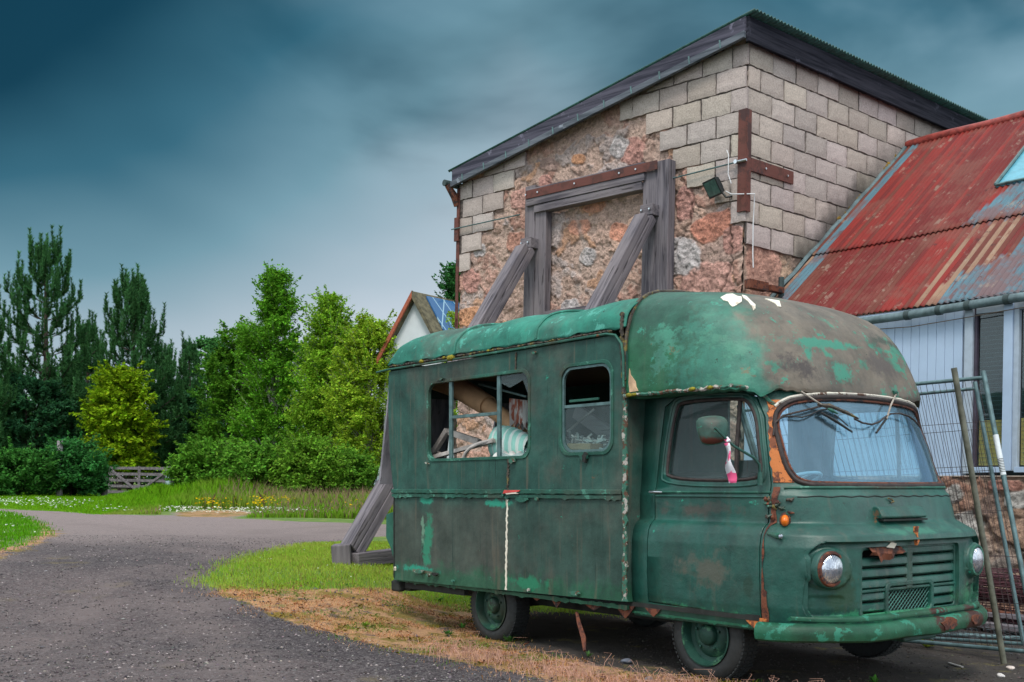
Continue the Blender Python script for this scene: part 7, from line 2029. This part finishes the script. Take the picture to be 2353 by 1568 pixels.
def stone(u, v, s, col, label, seed):
    b = G(u, v); me = bpy.data.meshes.new('x'); bm = bmesh.new(); bmesh.ops.create_icosphere(bm, subdivisions=3, radius=s); q = random.Random(seed); o1, o2 = q.uniform(0, 9), q.uniform(0, 9)
    for vt in bm.verts:
        k = 1 + .22 * math.sin(vt.co.x / s * 2.3 + o1) * math.cos(vt.co.y / s * 2.7 + o2); vt.co = Vector((vt.co.x * k * 1.3, vt.co.y * k, vt.co.z * k * .55 + s * .3))
    bm.to_mesh(me); bm.free(); o = link_mesh('stone', me, plain('stone_' + str(seed), col, .85, var=.3, scale=25, bump=.5), None, True); o.location = tuple(b); o.rotation_euler = (.2, .1, q.uniform(0, 3)); tag(o, label, 'stone', 'odd stones by the van')
stone(1440, 1524, .042, (.11, .12, .15), 'angular blue-grey stone in the dry grass left of the front wheel', 1)
stone(2321, 1537, .028, (.6, .5, .45), 'pale pinkish stone right of the leaning tube foot', 2)
stone(2300, 1556, .030, (.62, .58, .56), 'white stone near the bottom right corner', 3)
stone(1490, 1566, .04, (.13, .14, .16), 'flat grey stone at the bottom edge before the front wheel', 4)
stone(1330, 1590, .03, (.16, .16, .17), 'grey stone at the bottom edge of the dry strip', 5)
tag(MB().beam(tuple(G(2180, 1527) + np.array([0, 0, .012])), tuple(G(2212, 1537) + np.array([0, 0, .012])), .022, .012).build('stick', MT['wood_light'], None, bevel=.003), 'pale stick lying on the dark soil before the van nose', 'stick')

# ================================================================== FAR THINGS
# gate and posts
gd = 46.0
gA, gB = at(252, 1100, gd), at(390, 1100, gd - 1.5); gzb = float(hgt(gA[0], gd)) + .05
gate = empty('field_gate', (gA[0], gA[1], gzb)); tag(gate, 'old grey timber five-bar gate half hidden by the grassy mound', 'gate')
gv = Vector((gB[0] - gA[0], gB[1] - gA[1], 0)); gm = plain('gate_wood', (.15, .13, .14), .9, var=.4)
for i, z in enumerate((.14, .38, .62, .88, 1.12)): MB().beam((0, 0, z), tuple(gv + Vector((0, 0, z))), .05, .11).build('bar', gm, gate)
for t in (0, .5, 1): MB().beam(tuple(gv * t), tuple(gv * t + Vector((0, 0, 1.2))), .08, .10, (1, 0, 0)).build('upright', gm, gate)
MB().beam((0, -.04, 1.1), tuple(gv * .5 + Vector((0, -.04, .15))), .05, .09).build('brace', gm, gate)
MB().beam(tuple(gv + Vector((0, -.04, 1.1))), tuple(gv * .5 + Vector((0, -.04, .15))), .05, .09).build('brace', gm, gate)
def fence_post(u, ytop, d, w_, label, mat, base_z=None):
    t_ = at(u, ytop, d); z0 = float(hgt(t_[0], d)); h_ = t_[2] - z0
    o = MB().tube([(0, 0, -.1), (.01, 0, h_ * .5), (0, 0, h_)], [w_ * 1.1, w_, w_ * .95], 9).build('fence_post', mat, None, True); o.location = (t_[0], t_[1], z0)
    tag(o, label, 'post', 'posts along the far verge')
fence_post(138, 1013, 40.9, .11, 'tall pale wooden post standing in the hedge', plain('pale_post', (.30, .26, .28), .9, var=.3))
fence_post(240, 1092, 42, .12, 'short gate post at the left end of the gate', gm)
fence_post(386, 1082, 42.5, .09, 'thin blue-grey metal post at the right end of the gate', plain('metal_post', (.35, .45, .50), .6))
# sheds behind the trees
def little_shed(u0, u1, yt, yb, d, label, mat, roofm, cat='shed'):
    a, b = at(u0, yt, d), at(u1, yt, d); zb = float(hgt(a[0], d)); w_ = b[0] - a[0]; h_ = a[2] - zb
    root = empty('shed', (a[0], d, zb)); tag(root, label, cat)
    MB().box(0, w_, 0, 4, -.2, h_).build('wall', mat, root)
    MB().prism([(-.3, h_ - .05), (w_ + .3, h_ - .05), (w_ / 2, h_ + .9)], 'y', -.2, 4.2).build('roof', roofm, root)
    MB().box(w_ * .35, w_ * .65, -.03, 0, h_ * .35, h_ * .8).build('window', MT['house_glass'], root)
little_shed(372, 470, 1080, 1120, 54, 'pale blue-roofed shed glimpsed behind the gate', plain('shed_wall', (.45, .42, .45), .9), MT['shed'])
little_shed(585, 690, 985, 1100, 60, 'white shed glimpsed through the birch foliage', plain('shed_wall_white', (.62, .60, .66), .9), MT['shed'])
# white gabled house
hd_ = 40.0
apx = at(960, 672, hd_); eL = at(884, 812, hd_); zb = float(hgt(apx[0], hd_))
house = empty('house', (apx[0], hd_, zb)); tag(house, 'white rendered gable house with red-brown bargeboards and solar panels, behind the barn', 'house')
hw = (apx[0] - eL[0]); hz1 = apx[2] - zb; he = eL[2] - zb; fr = np.array([.85, -.35]); fr = fr / np.linalg.norm(fr); bk2 = np.array([.62, .78])
def hp(s, z, q=0): return (fr[0] * s + bk2[0] * q, fr[1] * s + bk2[1] * q, z)
gw = hw * 1.12
Lr = 9
v = [hp(-gw, 0), hp(gw, 0), hp(gw, he), hp(0, hz1 - .08), hp(-gw, he)]; v2 = [hp(-gw, 0, Lr), hp(gw, 0, Lr), hp(gw, he, Lr), hp(0, hz1 - .08, Lr), hp(-gw, he, Lr)]
MB().add(v + v2, [(0, 1, 2, 3, 4), (9, 8, 7, 6, 5), (0, 5, 6, 1), (1, 6, 7, 2), (0, 4, 9, 5)]).build('wall', MT['render_white'], house)
sl2 = (hz1 - he) / gw; ex = 1.07
for s_ in (-1, 1):
    a = [hp(0, hz1, -.25), hp(s_ * gw * ex, hz1 - sl2 * gw * ex, -.25), hp(s_ * gw * ex, hz1 - sl2 * gw * ex, Lr), hp(0, hz1, Lr)]
    b = [tuple(np.array(p) - np.array([0, 0, .14])) for p in a]
    rfm = MB().add(a + b, [(0, 1, 2, 3), (7, 6, 5, 4), (0, 4, 5, 1), (1, 5, 6, 2), (2, 6, 7, 3), (3, 7, 4, 0)]).build('roof', MT['tile'], house)
    a = [hp(0, hz1 + .02, -.32), hp(s_ * gw * ex, hz1 - sl2 * gw * ex + .02, -.32), hp(s_ * gw * ex, hz1 - sl2 * gw * ex - .22, -.32), hp(0, hz1 - .24, -.32)]
    b = [tuple(np.array(p) + np.array([bk2[0], bk2[1], 0]) * .06) for p in a]
    MB().add(a + b, [(0, 1, 2, 3), (7, 6, 5, 4), (0, 4, 5, 1), (1, 5, 6, 2), (2, 6, 7, 3), (3, 7, 4, 0)]).build('bargeboard', MT['barge'] if s_ < 0 else MT['tile'], house)
    if s_ > 0:
        def rq(s, q, o): return hp(s, hz1 - sl2 * s + o, q)
        a = [rq(.12, .30, .12), rq(gw * .98, .30, .12), rq(gw * .98, 7, .12), rq(.12, 7, .12)]; b = [rq(.12, .30, .03), rq(gw * .98, .30, .03), rq(gw * .98, 7, .03), rq(.12, 7, .03)]
        MB().add(a + b, [(0, 1, 2, 3), (0, 4, 5, 1), (1, 5, 6, 2), (2, 6, 7, 3), (3, 7, 4, 0)]).build('solar_panel', MT['solar'], rfm)
# white car behind
cc0 = at(862, 1150, 40.0); cz = float(hgt(cc0[0], 40.0))
car = empty('parked_car', (cc0[0] + .75, 40.0, cz), math.radians(8)); tag(car, 'white estate car parked behind the timber brace, front corner showing', 'car')
cw = plain('white_car_paint', (.55, .68, .75), .35, var=.04)
bodyp = [(-.80, .35), (-.83, .62), (-.78, .80), (-.70, .92), (-.62, 1.35), (-.50, 1.46), (.5, 1.46), (.62, 1.35), (.70, .92), (.78, .80), (.83, .62), (.80, .35)]
MB().prism(bodyp, 'y', 0, 4.2).build('body', cw, car, bevel=.06, seg=3)
MB().prism([(-.56, .96), (-.50, 1.32), (.50, 1.32), (.56, .96)], 'y', -.025, -.005).build('window', MT['black_plastic'], car)
for s_ in (-1, 1): MB().box(min(s_ * .60, s_ * .76), max(s_ * .60, s_ * .76), -.03, -.004, .72, .90).build('headlight', MT['lamp'], car, bevel=.02)
MB().box(-.8, .8, -.12, -.01, .36, .58).build('bumper', plain('grey_bumper', (.20, .25, .28), .6), car, bevel=.05)
MB().box(-.25, .25, -.13, -.125, .42, .52).build('number_plate', plain('plate_dark', (.1, .14, .17), .6), car)
for x in (-.74, .74):
    for y in (.8, 3.3): MB().lathe([(.001, -.09), (.2, -.09), (.31, -.08), (.31, .08), (.2, .09), (.001, .09)], 'x', (x, y, .31), 20).build('wheel', MT['rubber'], car, True)
